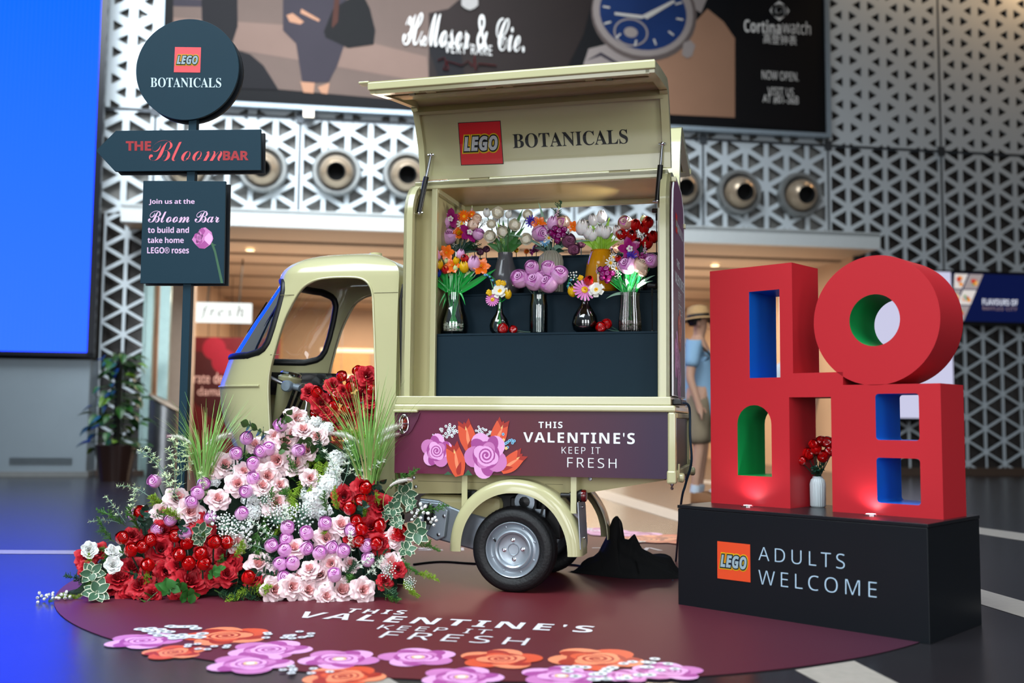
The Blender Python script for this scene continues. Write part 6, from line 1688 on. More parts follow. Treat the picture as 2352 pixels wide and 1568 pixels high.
def vflower(key, desc, x, y, r, V, region, t, leaf=False, jit=.3, up=.15, thick=.0022, sm=None):
    s, z = VAN.at(x, y, t + rnd.uniform(-.012, .02)); p = VAN.w(s, t, z); k = (p - CAMP).dot(FW) / FPX
    if key in ('lp', 'lc', 'lk', 'lm'): up, jit = .6, .6
    top, bot, mr, _ = V; off = (p - top); off.z = 0
    e = top + off * min(1, mr * .7 / max(off.length, 1e-4)); e2 = bot + Vector((-off.x * .25, -off.y * .25, rnd.uniform(0, .02)))
    flower(key, p, r * 1.24 * k, region, desc, None, (e, e2, thick), up, jit, stem_m=sm)
BQ = {
 'A': (A_, 'in the front left bouquet', TF - .02, G_PLA, [('tp', 'lilac tulip', 1003, 588, 14), ('tp', 'lilac tulip', 1088, 603, 17), ('tp', 'lilac tulip', 1060, 584, 11), ('so', 'orange lily', 1027, 580, 16), ('so', 'orange lily', 1040, 611, 17), ('so', 'orange lily', 1107, 613, 19), ('so', 'orange lily', 986, 614, 14),
        ('ty', 'yellow tulip', 1010, 608, 12), ('ty', 'yellow tulip', 1064, 611, 13), ('ty', 'yellow tulip', 1047, 597, 9), ('tr', 'red tulip', 1066, 592, 11), ('tr', 'red tulip', 1024, 619, 11), ('tb', 'blue tulip', 1003, 626, 12), ('tg', 'pale green bud', 1024, 598, 6), ('tg', 'pale green bud', 1048, 616, 7), ('tg', 'pale green bud', 996, 613, 6)]),
 'B': (B_, 'in the back left bouquet', TM - .02, G_DK, [('lp', 'lilac plastic rose', 1016, 511, 13), ('lp', 'lilac plastic rose', 1031, 543, 15), ('lp', 'lilac plastic rose', 1101, 539, 11), ('sm', 'plum star orchid', 1035, 502, 21), ('sm', 'plum star orchid', 1081, 535, 22), ('sm', 'plum star orchid', 1003, 553, 20), ('ro', 'orange ranunculus', 1057, 537, 13), ('tr', 'red tulip', 1011, 530, 10),
        ('cm', 'magenta blossom cluster', 1012, 566, 10), ('dw', 'white daisy', 1059, 513, 10), ('do', 'orange daisy', 1066, 497, 12), ('do', 'orange daisy', 1082, 491, 8), ('lc', 'peach plastic rose', 1088, 516, 11), ('lc', 'peach plastic rose', 1096, 503, 9), ('sl', 'lavender flower spike', 1084, 484, 8), ('bw', 'white berry spray', 1110, 512, 9)]),
 'C': (C_, 'in the grey bulb vase', TM - .02, G_OLV, [('gc', 'cream rose', 1144, 489, 16), ('tw', 'cream bud', 1120, 489, 10), ('tw', 'cream bud', 1168, 491, 9), ('gc', 'cream rose', 1214, 495, 13), ('gc', 'cream rose', 1130, 516, 12), ('gc', 'cream rose', 1183, 519, 16), ('gc', 'cream rose', 1156, 533, 16), ('gc', 'cream rose', 1128, 543, 16), ('gc', 'cream rose', 1210, 549, 16)]),
 'D': (D_, 'in the ribbed grey jar', TM - .03, G_DK, [('cv', 'violet cornflower', 1223, 510, 12), ('so', 'orange lily', 1238, 515, 16), ('lp', 'lilac plastic rose', 1240, 535, 16), ('tp', 'lilac bellflower', 1269, 511, 15), ('sl', 'lavender flower spike', 1281, 491, 11), ('lk', 'peach pink rose', 1294, 510, 13), ('so', 'orange lily', 1316, 521, 12), ('cm', 'magenta blossom cluster', 1285, 537, 19),
        ('dw', 'white daisy', 1262, 547, 9), ('db', 'sky blue daisy', 1250, 554, 10), ('dw', 'white daisy', 1254, 527, 7), ('lm', 'mauve plastic rose', 1306, 553, 13), ('lm', 'mauve plastic rose', 1317, 572, 11), ('bw', 'white berry spray', 1305, 530, 9)]),
 'E': (E_, 'in the amber yellow jar', TM - .02, G_BRT, [('tk', 'white tulip', 1382, 497, 14), ('tk', 'white tulip', 1363, 505, 13), ('tk', 'white tulip', 1338, 523, 17), ('tk', 'white tulip', 1350, 533, 14), ('tk', 'white tulip', 1362, 541, 13), ('tk', 'white tulip', 1379, 529, 14), ('tk', 'white tulip', 1392, 534, 14), ('tk', 'white tulip', 1417, 529, 13)]),
 'F': (F_V, 'in the back right bouquet', TM - .03, G_DK, [('tr', 'red tulip', 1459, 515, 14), ('tr', 'red tulip', 1488, 511, 16), ('tr', 'red tulip', 1426, 537, 15), ('tr', 'red tulip', 1451, 539, 15), ('tr', 'red tulip', 1480, 525, 14), ('tr', 'red tulip', 1501, 543, 15), ('tr', 'red tulip', 1462, 557, 15), ('tr', 'red tulip', 1487, 557, 15), ('lk', 'peach pink rose', 1436, 511, 13),
        ('bw', 'white berry spray', 1472, 541, 13), ('bw', 'white berry spray', 1436, 550, 12), ('tg', 'pale green bud', 1478, 504, 8)]),
 'G': (G_, 'in the smoky ribbed vase', TF - .02, G_PLA, [('sm', 'plum star orchid', 1446, 572, 24), ('cv', 'violet cornflower', 1449, 590, 13), ('lp', 'lilac plastic rose', 1441, 609, 17), ('lc', 'peach plastic rose', 1471, 608, 15), ('lc', 'peach plastic rose', 1476, 624, 9), ('lp', 'lilac plastic rose', 1496, 598, 14), ('cm', 'magenta blossom cluster', 1475, 590, 10), ('sl', 'lavender flower spike', 1481, 571, 11),
        ('dw', 'white daisy', 1416, 615, 10), ('dw', 'white daisy', 1402, 603, 11), ('tr', 'red tulip', 1420, 594, 9), ('cm', 'magenta blossom cluster', 1393, 627, 18), ('sl', 'lavender flower spike', 1372, 620, 8), ('bw', 'white berry spray', 1418, 629, 9), ('dw', 'white daisy', 1409, 590, 8)]),
 'H': (H_, 'in the clear bottle vase', TF - .03, G_DK, [('lp', 'lilac plastic rose', 1193, 640, 17), ('lp', 'lilac plastic rose', 1221, 615, 14), ('lp', 'lilac plastic rose', 1228, 646, 18), ('lp', 'lilac plastic rose', 1258, 615, 14), ('lp', 'lilac plastic rose', 1240, 634, 12), ('lp', 'lilac plastic rose', 1259, 650, 18), ('lp', 'lilac plastic rose', 1283, 631, 17), ('bw', 'white berry spray', 1254, 624, 11)]),
 'I': (I_, 'in the small clear bulb vase', TF - .03, G_PLA, [('wo', 'white open blossom', 1147, 668, 15), ('yb', 'yellow button flower', 1147, 650, 9), ('yb', 'yellow button flower', 1158, 652, 8), ('ty', 'yellow tulip', 1167, 675, 10), ('yb', 'yellow button flower', 1123, 673, 9), ('bb', 'sky blue bellflower', 1129, 640, 13), ('dp', 'pink daisy', 1132, 688, 13)]),
 'J': (J_, 'in the dark purple bulb vase', TF - .03, G_PLA, [('dp', 'pink daisy', 1342, 665, 22), ('wo', 'white open blossom', 1371, 667, 15), ('ty', 'yellow tulip', 1315, 669, 12), ('tr', 'red tulip', 1354, 645, 13), ('yb', 'yellow button flower', 1334, 639, 8), ('bw', 'white berry spray', 1319, 634, 12), ('bb', 'sky blue bellflower', 1310, 648, 12)])}
for key in BQ:
    V, region, t, sm_, L = BQ[key]
    for fk, desc, x, y, r in L: vflower(fk, desc, x, y, r, V, region, t, sm=sm_, jit=.22 if fk in ('tk', 'tr', 'tp', 'ty') else .3, up=1.2 if fk in ('tk', 'tp', 'ty', 'tg', 'tw', 'sl') else .45 if fk == 'tr' else .12)
# flowers of the far-side row seen past the highest step
for fk, desc, x, y, r in (('lm', 'mauve plastic rose', 1103, 578, 9), ('lm', 'mauve plastic rose', 1117, 572, 8), ('lm', 'mauve plastic rose', 1090, 570, 8), ('ty', 'yellow tulip', 1186, 574, 9), ('do', 'orange daisy', 1209, 577, 7), ('lm', 'mauve plastic rose', 1232, 570, 9), ('cm', 'magenta blossom cluster', 1222, 578, 8), ('lc', 'peach plastic rose', 1418, 575, 11), ('sl', 'lavender flower spike', 1404, 569, 10), ('lc', 'peach plastic rose', 1508, 540, 9), ('lm', 'mauve plastic rose', 1335, 560, 10)):
    t = .46; s, z = VAN.at(x, y, t); p = VAN.w(s, t, max(z, ZH + .03)); k = (p - CAMP).dot(FW) / FPX
    flower(fk, p, r * k, 'behind the highest display step', desc, None, (p - Vector((0, 0, .02)), VAN.w(s, t, ZH), .002), .2, .3, stem_m=G_DK)
# loose red roses lying on the front step
for x, y, r, lab in ((1155, 750, 13, 'left of a pair'), (1179, 748, 10, 'right of a pair')):
    t = TF - .045; s, z = VAN.at(x, y, t); k = (VAN.w(s, t, z) - CAMP).dot(FW) / FPX
    p = VAN.w(s, t, ZL + r * k * .9); flower('lr', p, r * k, 'on the front step by the clear bulb vase', 'glossy red plastic rose', None, (VAN.w(s + .05, t + .02, ZL + .008), VAN.w(s + .13, t + .03, ZL + .004), .003), .0, .15, stem_m=G_DK)
for x, y, r in ((1380, 749, 13), (1393, 739, 13)):
    t = TF - .045 + (.02 if y < 745 else 0); s, z = VAN.at(x, y, t); k = (VAN.w(s, t, z) - CAMP).dot(FW) / FPX
    p = VAN.w(s, t, ZL + (r * k * .9 if y > 745 else r * k * 1.5)); flower('lr', p, r * k, 'on the front step by the dark vase', 'glossy red plastic rose', None, (VAN.w(s + .05, t + .02, ZL + .008), VAN.w(s + .10, t + .03, ZL + .004), .003), .0, .15, stem_m=G_DK)

# small fillers tucked between the blooms of every bouquet
FILL = {'A': ('bw', 'tg', G_PLA), 'B': ('bw', 'dw', G_DK), 'C': ('tw', 'tw', G_OLV), 'D': ('bw', 'cm', G_DK), 'E': ('tk', 'tk', G_BRT), 'F': ('tr', 'bw', G_DK), 'G': ('bw', 'dw', G_PLA)}
FNAME = {'bw': 'white berry spray', 'tg': 'pale green bud', 'dw': 'white daisy', 'tw': 'cream bud', 'cm': 'magenta blossom cluster', 'tk': 'white tulip', 'tr': 'red tulip'}
for key in FILL:
    V, region, t, sm_, L = BQ[key]; xs = [q[2] for q in L]; ys = [q[3] for q in L]; vy = pxof(V[0])[1]
    for i in range(7):
        x = rnd.uniform(min(xs) + 8, max(xs) - 8); y = rnd.uniform(min(ys) + 12, max(ys) + 6)
        kd = FILL[key][i % 2]; vflower(kd, FNAME[kd], x, y, 8, V, region, t + .03, sm=sm_, up=.5)
# leaves standing in the bouquets
def vleaf(V, tipx, tipy, t, W, m, region, desc, base=None, droop=None):
    s, z = VAN.at(tipx, tipy, t); tip = VAN.w(s, t, z); b = V[0] - Vector((0, 0, .01)) if base is None else base
    ctrl = (b + tip) / 2 + Vector((0, 0, droop if droop is not None else .02)); n = 12; mb = MB()
    def P(v): return (1 - v) ** 2 * b + 2 * v * (1 - v) * ctrl + v * v * tip
    def f(u, v):
        p = P(v); tg = (P(min(v + .02, 1)) - P(max(v - .02, 0))).normalized(); sd = tg.cross((CAMP - p).normalized()).normalized(); nn = sd.cross(tg)
        w_ = W * math.sin(PI * min(1, .18 + .82 * v ** 1.1)) if v < 1 else 0
        return p + sd * ((u - .5) * 2 * w_) + nn * abs(u - .5) * w_ * .5
    mb.grid(f, 4, n, 0); o = mb.build('strap_leaf', m); PENDING.append((o, desc, region, tip))
for key, m_, dsc in (('A', G_PLA, 'bright green strap leaf'), ('B', G_DK, 'dark green bouquet leaf'), ('C', G_MID, 'dark green rose leaf'), ('D', G_DK, 'dark green bouquet leaf'), ('E', G_BRT, 'lime green tulip leaf'), ('F', G_DK, 'dark green bouquet leaf'), ('G', G_PLA, 'long green leaf')):
    V, region, t, sm_, L = BQ[key]; xs = [q[2] for q in L]; ys = [q[3] for q in L]
    for i in range(9): vleaf(V, min(xs) + (max(xs) - min(xs)) * (i + rnd.random()) / 9, max(ys) - rnd.uniform(-14, 22), t + .02, rnd.uniform(.008, .014), m_, region, dsc)
L_ = 'in the front left bouquet'
for x, y, w_, d in ((968, 628, .010, .0), (1140, 617, .014, -.005), (1077, 578, .008, .02), (1062, 620, .006, .01), (1002, 640, .006, .01), (1086, 632, .008, .01)): vleaf(A_, x, y, TF - .02, w_, G_PLA, L_, 'bright green strap leaf', droop=d)
for x, y in ((1008, 704), (1016, 710), (1069, 702)): vleaf(A_, x, y, TF - .035, .006, G_PLA, L_, 'bright green strap leaf', droop=.075)
for x, y, w_ in ((1355, 503, .008), (1372, 510, .008), (1401, 497, .009), (1350, 548, .012), (1408, 548, .012), (1335, 555, .010), (1388, 548, .010), (1423, 553, .009)): vleaf(E_, x, y, TM - .02, w_, G_BRT, 'in the amber yellow jar', 'lime green tulip leaf')
for x, y, w_ in ((1202, 478, .010), (1118, 560, .014), (1192, 545, .016), (1172, 512, .012), (1141, 556, .014), (1178, 560, .016), (1155, 503, .010), (1206, 520, .010), (1196, 562, .014)): vleaf(C_, x, y, TM - .015, w_, G_MID, 'in the grey bulb vase', 'dark green rose leaf')
vleaf(C_, 1142, 508, TM - .02, .008, G_BRT, 'in the grey bulb vase', 'lime green leaf')
for x, y, w_, m in ((1236, 463, .008, G_SAGE), (1168, 539, .006, G_SAGE), (1358, 553, .007, G_SAGE), (1250, 569, .010, G_SAGE), (1292, 572, .010, G_SAGE)): vleaf(D_, x, y, TM - .035, w_, m, 'in the ribbed grey jar', 'long sage green leaf', droop=.04)
for x, y, w_, m in ((1430, 578, .008, G_PLA), (1436, 640, .008, G_SAGE), (1392, 686, .006, G_SAGE), (1505, 632, .006, G_SAGE), (1500, 645, .005, G_SAGE)): vleaf(G_, x, y, TF - .03, w_, m, 'in the smoky ribbed vase', 'long green leaf', droop=.03)
for V, x, y, t, rg in ((D_, 1260, 458, TM, 'in the ribbed grey jar'), (F_V, 1442, 520, TM, 'in the back right bouquet'), (F_V, 1506, 560, TM, 'in the back right bouquet'), (B_, 1118, 560, TM, 'in the back left bouquet'), (B_, 1105, 566, TM, 'in the back left bouquet'), (G_, 1500, 640, TF, 'in the smoky ribbed vase')):
    s, z = VAN.at(x, y, t); tip = VAN.w(s, t, z); b = V[0]; L = (tip - b).length
    f_ = fern(int(x), 1.0, 46, .20, .012); o = f_.build('fern_sprig', [G_FERND, G_DK]); o.matrix_world = Matrix.Translation(b) @ (tip - b).to_track_quat('Z', 'Y').to_matrix().to_4x4() @ Matrix.Scale(L, 4); PENDING.append((o, 'dark green fern sprig', rg, tip))

# little spot lamps on thin rods
def spot_lamp(xb, yb, xh, yh, t, zb, side, lab, e, aim, cone=100):
    s, _ = VAN.at(xb, yb, t); s2, zh = VAN.at(xh, yh, t)
    o = vthing('spot_lamp', lab, 'lamp', s, t, zb, 'small black spot lamps among the vases')
    mb = MB(); mb.lathe([(.012, 0), (.012, .004), (.004, .006)], 16); mb.build('base', M_BLACKP, o)
    mb = MB(); mb.tube([(0, 0, .004), (0, 0, zh - zb - .012)], .0022, 8); mb.tube([(0, 0, zh - zb - .045), (0, 0, zh - zb - .012)], .0042, 8); mb.build('rod', M_BLACKP, o)
    h0 = Vector((0, 0, zh - zb)); d = Vector((side, .25, .12)).normalized()
    a, b = h0 - d * .018, h0 + d * .018
    mb = MB(); mb.tube([a, b], .0105, 16); hd = mb.build('head', M_BLACKP, o)
    mb = MB(); M = Matrix.Translation(b + d * .0008) @ d.to_track_quat('Z', 'Y').to_matrix().to_4x4(); mb.lathe([(.0085, 0), (.0003, .0006)], 16, M); mb.build('lens', mat_emit('spot_lens', (1, .98, .92), 12), hd)
    p = VAN.w(s, t, zb); wp = p + VAN.ex * b.x + VAN.ey * b.y + Vector((0, 0, b.z)) + (VAN.ex * d.x + VAN.ey * d.y + Vector((0, 0, d.z))) * .006
    lamp('SPOT', 'spot_beam', wp, e, (1, .97, .9), .006, aim=aim, spot=R(cone), blend=.7)
def aimv(x, y, t): s, z = VAN.at(x, y, t); return VAN.w(s, t, z)
spot_lamp(958, 763, 961, 662, .155, ZL, 1, 'black spot lamp on a thin rod at the front left', 9, aimv(1250, 520, TM), 110)
spot_lamp(1498, 759, 1499, 656, .155, ZL, -1, 'black spot lamp on a thin rod at the front right', 4, aimv(1240, 540, TM), 80)
spot_lamp(984, 700, 985, 576, .30, ZM_, 1, 'black spot lamp behind the left tulips', 6, aimv(1180, 530, TM))
spot_lamp(1508, 600, 1503, 484, .30, ZM_, -1, 'black spot lamp high up beside the red tulips', 10, aimv(1300, 540, TM))
# ================================================================ FLOOR ARRANGEMENT
def ax_(cx, cy): return cx / 2.45 + 60, cy / 2.45 + 820
def depth_at(y): return 4.07 + max(0, 1392 - y) / 430 * .50
def apos(x, y, extra=0.0): return atd(x, y, depth_at(y) + extra)
# hidden foam mound that carries the stems
top = [(90, 1376), (160, 1352), (230, 1260), (300, 1205), (360, 1140), (420, 1110), (470, 1080), (540, 1040), (600, 990), (660, 970), (740, 985), (800, 1020), (850, 1080), (900, 1140), (945, 1220), (985, 1320), (1000, 1370)]
mb = MB(); NX = 44; NY = 14
def mound(u, v):
    x = 150 + 762 * u; yt = top[-1][1]
    for (a, b), (c, d) in zip(top, top[1:]):
        if a <= x <= c: yt = b + (d - b) * (x - a) / (c - a) + 26
    yt = min(yt, 1372); y = 1384 + (yt - 1384) * v
    p = apos(x, y, .10); p.z = max(p.z, .012) if v > 0 else .004
    return p
mb.grid(mound, NX, NY)
back = [mound(i / NX, 1.0) for i in range(NX + 1)]
k0 = len(mb.v); bb = []
for p in back: q = p + Vector((.02, .12, 0)); bb.append(q)
mb.add(back + bb + [Vector((q.x, q.y, .004)) for q in bb], [(i, i + 1, NX + 2 + i, NX + 1 + i) for i in range(NX)] + [(NX + 1 + i, NX + 2 + i, 2 * NX + 3 + i, 2 * NX + 2 + i) for i in range(NX)])
o = mb.build('flower_foam', mat('foam_dark_green', '#16291a', .95, vary=.3, scale=25, bump=.6, bscale=60)); tag(o, 'dark green mound under the flowers on the floor by the cab', 'flower foam')

def fl(key, desc, region, pts, r=None, up=.5, jit=.45, extra=0.0, leaf=.35):
    for q in pts:
        x, y = ax_(q[0], q[1]); rr = (q[2] if len(q) > 2 else r) / 2.45 * (1.22 if key in ('fp', 'fr', 'fw') else 1.0)
        p = apos(x, y, extra + rnd.uniform(-.02, .03)); k = (p - CAMP).dot(FW) / FPX
        p.z = max(p.z, rr * k * .55)
        st = None
        if key in ('lp', 'lr'):
            e = apos(x + rnd.uniform(-14, 14) + (20 if x < 380 else 0), min(y + 62, 1376), extra + .10); e.z = max(e.z, .01); st = (e, e + Vector((0, .03, -.02 if e.z > .03 else 0)), .0035)
        flower(key, p, rr * k, region, desc, None, st, up, jit, leaf=rnd.random() < leaf, stem_m=G_DK)
def reg(cx, cy):
    return None
LP1 = [(722, 698), (1240, 455), (1180, 540), (1322, 530), (1278, 600), (1365, 515), (1532, 525), (1430, 385), (1278, 680), (1238, 755), (1000, 712), (965, 765), (930, 815), (1212, 880), (812, 915)]
LP2 = [(735, 970), (610, 885), (1035, 905), (895, 995)]
LP3 = [(1682, 935), (1830, 975), (1470, 960), (1578, 990), (1465, 1025), (1578, 1075), (1650, 1100), (1720, 1070), (1785, 1090), (1912, 1060), (1925, 1140), (1430, 1165), (1500, 1160), (1448, 1240), (1735, 1225), (1380, 1060), (1455, 1085)]
fl('lp', 'lilac plastic rose', 'in the upper pink flowers', LP1, 38, extra=-.05, leaf=.1); fl('lp', 'lilac plastic rose', 'in the left flowers', LP2, 36, extra=-.04, leaf=.1); fl('lp', 'lilac plastic rose', 'in the lower pink flowers', LP3, 40, extra=-.05, leaf=.1)
FP1 = [(855, 790, 62), (770, 868, 54), (925, 868, 62), (1080, 795, 55), (1035, 638, 48), (1120, 605, 62), (1190, 710, 58), (1410, 580, 72), (1515, 600, 58), (1580, 520, 50), (1530, 345, 60), (1560, 405, 52), (1460, 480, 64), (1290, 490, 45), (1330, 620, 52), (1360, 670, 62), (1410, 815, 66), (1430, 718, 50), (1640, 450, 48), (1330, 722, 52), (1600, 680, 45), (1225, 640, 45), (1400, 450, 50), (1500, 430, 50)]
FP2 = [(1185, 1040, 52), (1690, 1015, 64), (1510, 1070, 54), (1775, 940, 54), (1310, 1160, 62), (1410, 1225, 45), (1650, 1215, 74), (1595, 1190, 50), (1400, 1310, 62), (1500, 1290, 58), (1590, 1310, 58), (1690, 1345, 50), (1780, 1310, 72), (1900, 1310, 62), (1715, 1160, 55), (1825, 1160, 45), (2075, 1015, 54), (2055, 1150, 55), (1540, 1230, 45)]
fl('fp', 'pale pink fabric rose', 'in the upper pink flowers', FP1, extra=-.02); fl('fp', 'pale pink fabric rose', 'in the lower pink flowers', FP2, extra=-.02)
FR1 = [(955, 915, 58), (780, 978, 62), (760, 1080, 72), (600, 1180, 68), (520, 1240, 64), (640, 1280, 64), (580, 1325, 58), (925, 1260, 82), (1110, 1110, 74), (1000, 990, 62), (350, 1130, 56), (405, 1090, 42), (600, 1000, 48), (1280, 1250, 54), (860, 1170, 55), (1130, 1220, 58), (1050, 1225, 55), (790, 1205, 55), (710, 1330, 48), (870, 1335, 52), (720, 1215, 55), (470, 1300, 44), (340, 1180, 40), (840, 1100, 45), (1000, 1100, 45), (940, 1200, 50), (1160, 1160, 45)]
FR2 = [(1790, 782, 58), (1995, 838, 72), (1910, 725, 60), (1940, 950, 58), (2000, 1045, 55), (2095, 1195, 38), (2020, 1260, 40), (1840, 1010, 45), (2100, 990, 40)]
fl('fr', 'deep red fabric rose', 'in the left flowers', FR1, extra=-.01); fl('fr', 'deep red fabric rose', 'in the right flowers by the wheel', FR2, extra=-.02)
LR1 = [(648, 870), (540, 1015), (700, 1030), (838, 1005), (905, 1045), (655, 1065), (860, 1110), (685, 1170), (985, 1105), (1060, 1040), (915, 1160), (1000, 1160), (590, 1085), (1130, 1042), (1250, 1240)]
LR2 = [(1910, 735), (1885, 805), (1820, 850), (1860, 925), (1885, 968), (1990, 948), (1870, 1035), (1970, 1050), (2105, 980)]
fl('lr', 'glossy red plastic rose', 'in the left flowers', LR1, 38, extra=-.07, leaf=.2); fl('lr', 'glossy red plastic rose', 'in the right flowers by the wheel', LR2, 37, extra=-.06, leaf=.3)
fl('fw', 'white fabric rose', 'at the left end of the flowers', [(355, 1082, 44), (495, 1100, 46), (490, 1168, 48)], extra=-.05)
fl('hw', 'white blossom cluster', 'in the middle of the flowers', [(1680, 720, 62), (1640, 800, 66), (1725, 650, 55), (1665, 865, 58), (1590, 770, 55), (1750, 570, 55), (1690, 395, 42), (1560, 370, 45), (1630, 370, 40), (1600, 850, 50), (1740, 720, 50), (1320, 790, 45), (1280, 870, 50), (1210, 640, 50), (1060, 690, 40), (1250, 790, 45)], up=.2)
fl('bs', 'white berry sprig', 'among the flowers', [(1160, 960, 80), (1120, 925, 60), (1400, 905, 75), (1540, 915, 80), (1130, 1010, 60), (1460, 870, 60), (1220, 940, 60), (2040, 1200, 50), (1350, 800, 50), (2160, 1270, 40), (1560, 860, 60)], extra=-.03)
fl('wb', 'white bud sprig', 'at the edges of the flowers', [(80, 1362, 40), (140, 1345, 34), (215, 1345, 40), (2230, 862, 46), (2285, 925, 40), (2190, 900, 40), (1050, 900, 46), (1250, 970, 48), (1240, 1010, 40)], extra=-.06)
fl('vr', 'variegated leaf rosette', 'among the flowers', [(370, 1215, 74), (400, 1325, 84), (980, 985, 66), (2125, 765, 78), (2065, 850, 62), (2195, 985, 84), (2140, 1085, 60), (2085, 935, 50), (2170, 830, 50), (980, 1030, 45), (2030, 880, 45)], extra=-.08, up=.1)
# roses spilling out of the cab doorway
def cx_c(x, y): return x / 5.6 + 600, y / 5.6 + 820
def cabfl(key, desc, pts, rdef):
    for q in pts:
        x, y = cx_c(q[0], q[1]); r = (q[2] if len(q) > 2 else rdef) / 5.6 * (1.15 if key == 'fr' else 1.0)
        p = atd(x, y, 4.66 + rnd.uniform(-.02, .03)); k = 4.66 / FPX; flower(key, p, r * k, 'in the cab doorway', desc, None, None, .4, .5, leaf=rnd.random() < .5)
cabfl('fr', 'deep red fabric rose', [(605, 445, 100), (930, 360, 105), (1370, 240, 125), (1180, 300, 80), (790, 590, 140), (1270, 330, 85), (1430, 560, 105), (1280, 690, 100), (1400, 700, 95), (1000, 850, 110), (1330, 810, 100), (960, 1150, 100), (830, 700, 90), (1200, 880, 90), (1440, 840, 80), (1100, 780, 80), (1000, 980, 80), (1250, 960, 80), (1150, 560, 90), (1060, 430, 80), (1300, 480, 90), (900, 760, 90), (1180, 650, 90), (1330, 930, 90), (1100, 900, 90), (1430, 440, 90), (1440, 960, 90)], 100)
cabfl('lr', 'glossy red plastic rose', [(710, 452), (1035, 245), (1150, 380), (1245, 180), (1415, 410), (965, 490), (1050, 540), (930, 630), (1085, 680), (695, 720), (1210, 770), (1380, 620)], 72)
# fillers : ferns, leaf sprigs, pale sprigs, grasses, plumes -----------------------------------
FERN = []
for sd, (m0, dens, hair) in enumerate(((G_FERN, 60, .012), (G_FERNL, 80, .014), (G_FERND, 60, .012), (G_FERN, 70, .012), (G_FERNL, 60, .014))):
    o = fern(sd + 20, 1.0, dens, .24, hair).build('foliage', [m0, G_OLV]); FERN.append(o.data); bpy.data.objects.remove(o)
LEAFY = []
for sd in range(3): o = leafy(sd, 9).build('foliage', [(G_MID, G_OLV, G_DK)[sd], G_OLV]); LEAFY.append(o.data); bpy.data.objects.remove(o)
SPR = []
for sd, m0 in ((1, S_PALE), (2, S_PALE), (3, S_WHT)): o = star_sprig(sd).build('foliage', [m0, G_SAGE]); SPR.append(o.data); bpy.data.objects.remove(o)
def sprig(name, data, base, d, L, region, desc, roll=0):
    o = bpy.data.objects.new(name, data); COL.objects.link(o)
    d = Vector(d).normalized(); o.matrix_world = Matrix.Translation(base) @ d.to_track_quat('Z', 'Y').to_matrix().to_4x4() @ Matrix.Rotation(roll, 4, 'Z') @ Matrix.Scale(L, 4)
    PENDING.append((o, desc, region, Vector(base) + d * L)); return o
rs_ = random.Random(4)
FD = ['mid green fern sprig', 'lime green fern sprig', 'dark green fern sprig', 'mid green fern sprig', 'lime green fern sprig']
for cx, cy, L, kind, dx, dz in [(330, 1350, .10, 1, -1, -.3), (290, 1370, .09, 1, -1, -.3), (250, 1350, .09, 1, -1, -.1), (1160, 1130, .13, 1, .6, .5), (1230, 1290, .16, 1, .8, -.1), (1290, 1310, .14, 1, -.6, -.05), (1180, 1310, .16, 2, .9, 0), (2120, 1240, .15, 1, .4, -.9), (2150, 1260, .15, 1, .2, -1), (2010, 1330, .16, 0, .6, -.3), (1950, 1260, .15, 2, .8, -.2),
      (1690, 560, .14, 1, .1, -.9), (1640, 560, .16, 1, .2, -1), (1590, 640, .16, 1, -.2, -1), (1500, 800, .16, 1, -.1, -1), (1480, 720, .13, 1, .2, -1), (1340, 900, .15, 0, .1, -1), (1380, 960, .15, 2, .3, -1), (1310, 960, .14, 0, -.2, -1), (1720, 440, .12, 1, .9, .2), (1780, 450, .13, 1, .9, .3), (900, 930, .13, 1, -.4, .4), (700, 900, .15, 0, .8, .4), (640, 980, .14, 0, -.3, .7), (2180, 880, .14, 0, .9, .3), (2080, 1100, .14, 0, .5, -.8), (2180, 1050, .12, 0, .9, .2),
      (1440, 1180, .12, 2, -.6, .5), (1780, 1240, .13, 2, .5, .6), (1900, 1180, .13, 2, .8, .3), (560, 950, .13, 0, -.6, .7), (500, 1040, .12, 0, -.8, .6), (1060, 1310, .14, 2, .6, -.2), (1160, 1340, .12, 2, .9, 0), (1780, 620, .15, 2, .8, .4), (1700, 600, .14, 2, -.3, .8), (1770, 870, .11, 1, -.5, .8), (1820, 900, .10, 1, .2, 1), (1700, 880, .12, 0, -.3, .8), (2050, 740, .14, 0, .6, .7), (2190, 1220, .10, 1, .7, .1)]:
    x, y = ax_(cx, cy); p = apos(x, y, .0); p.z = max(p.z, .02)
    sprig('fern_sprig', FERN[kind], p, (dx, -.35, max(dz, -.85)), min(L, p.z / max(.05, -dz) * .95 if dz < -.2 else L), 'among the floor flowers', FD[kind], rs_.random() * 6)
for i in range(46):
    u = rs_.uniform(.08, .96); v = rs_.uniform(.05, .95); p = mound(u, v); p.z = max(p.z, .03); k_ = rs_.choice([0, 2, 3, 1])
    sprig('fern_sprig', FERN[k_], p, (rs_.uniform(-1, 1), -1.0, rs_.uniform(-.1, 1.0)), rs_.uniform(.10, .16), 'between the floor flowers', FD[k_], rs_.random() * 6)
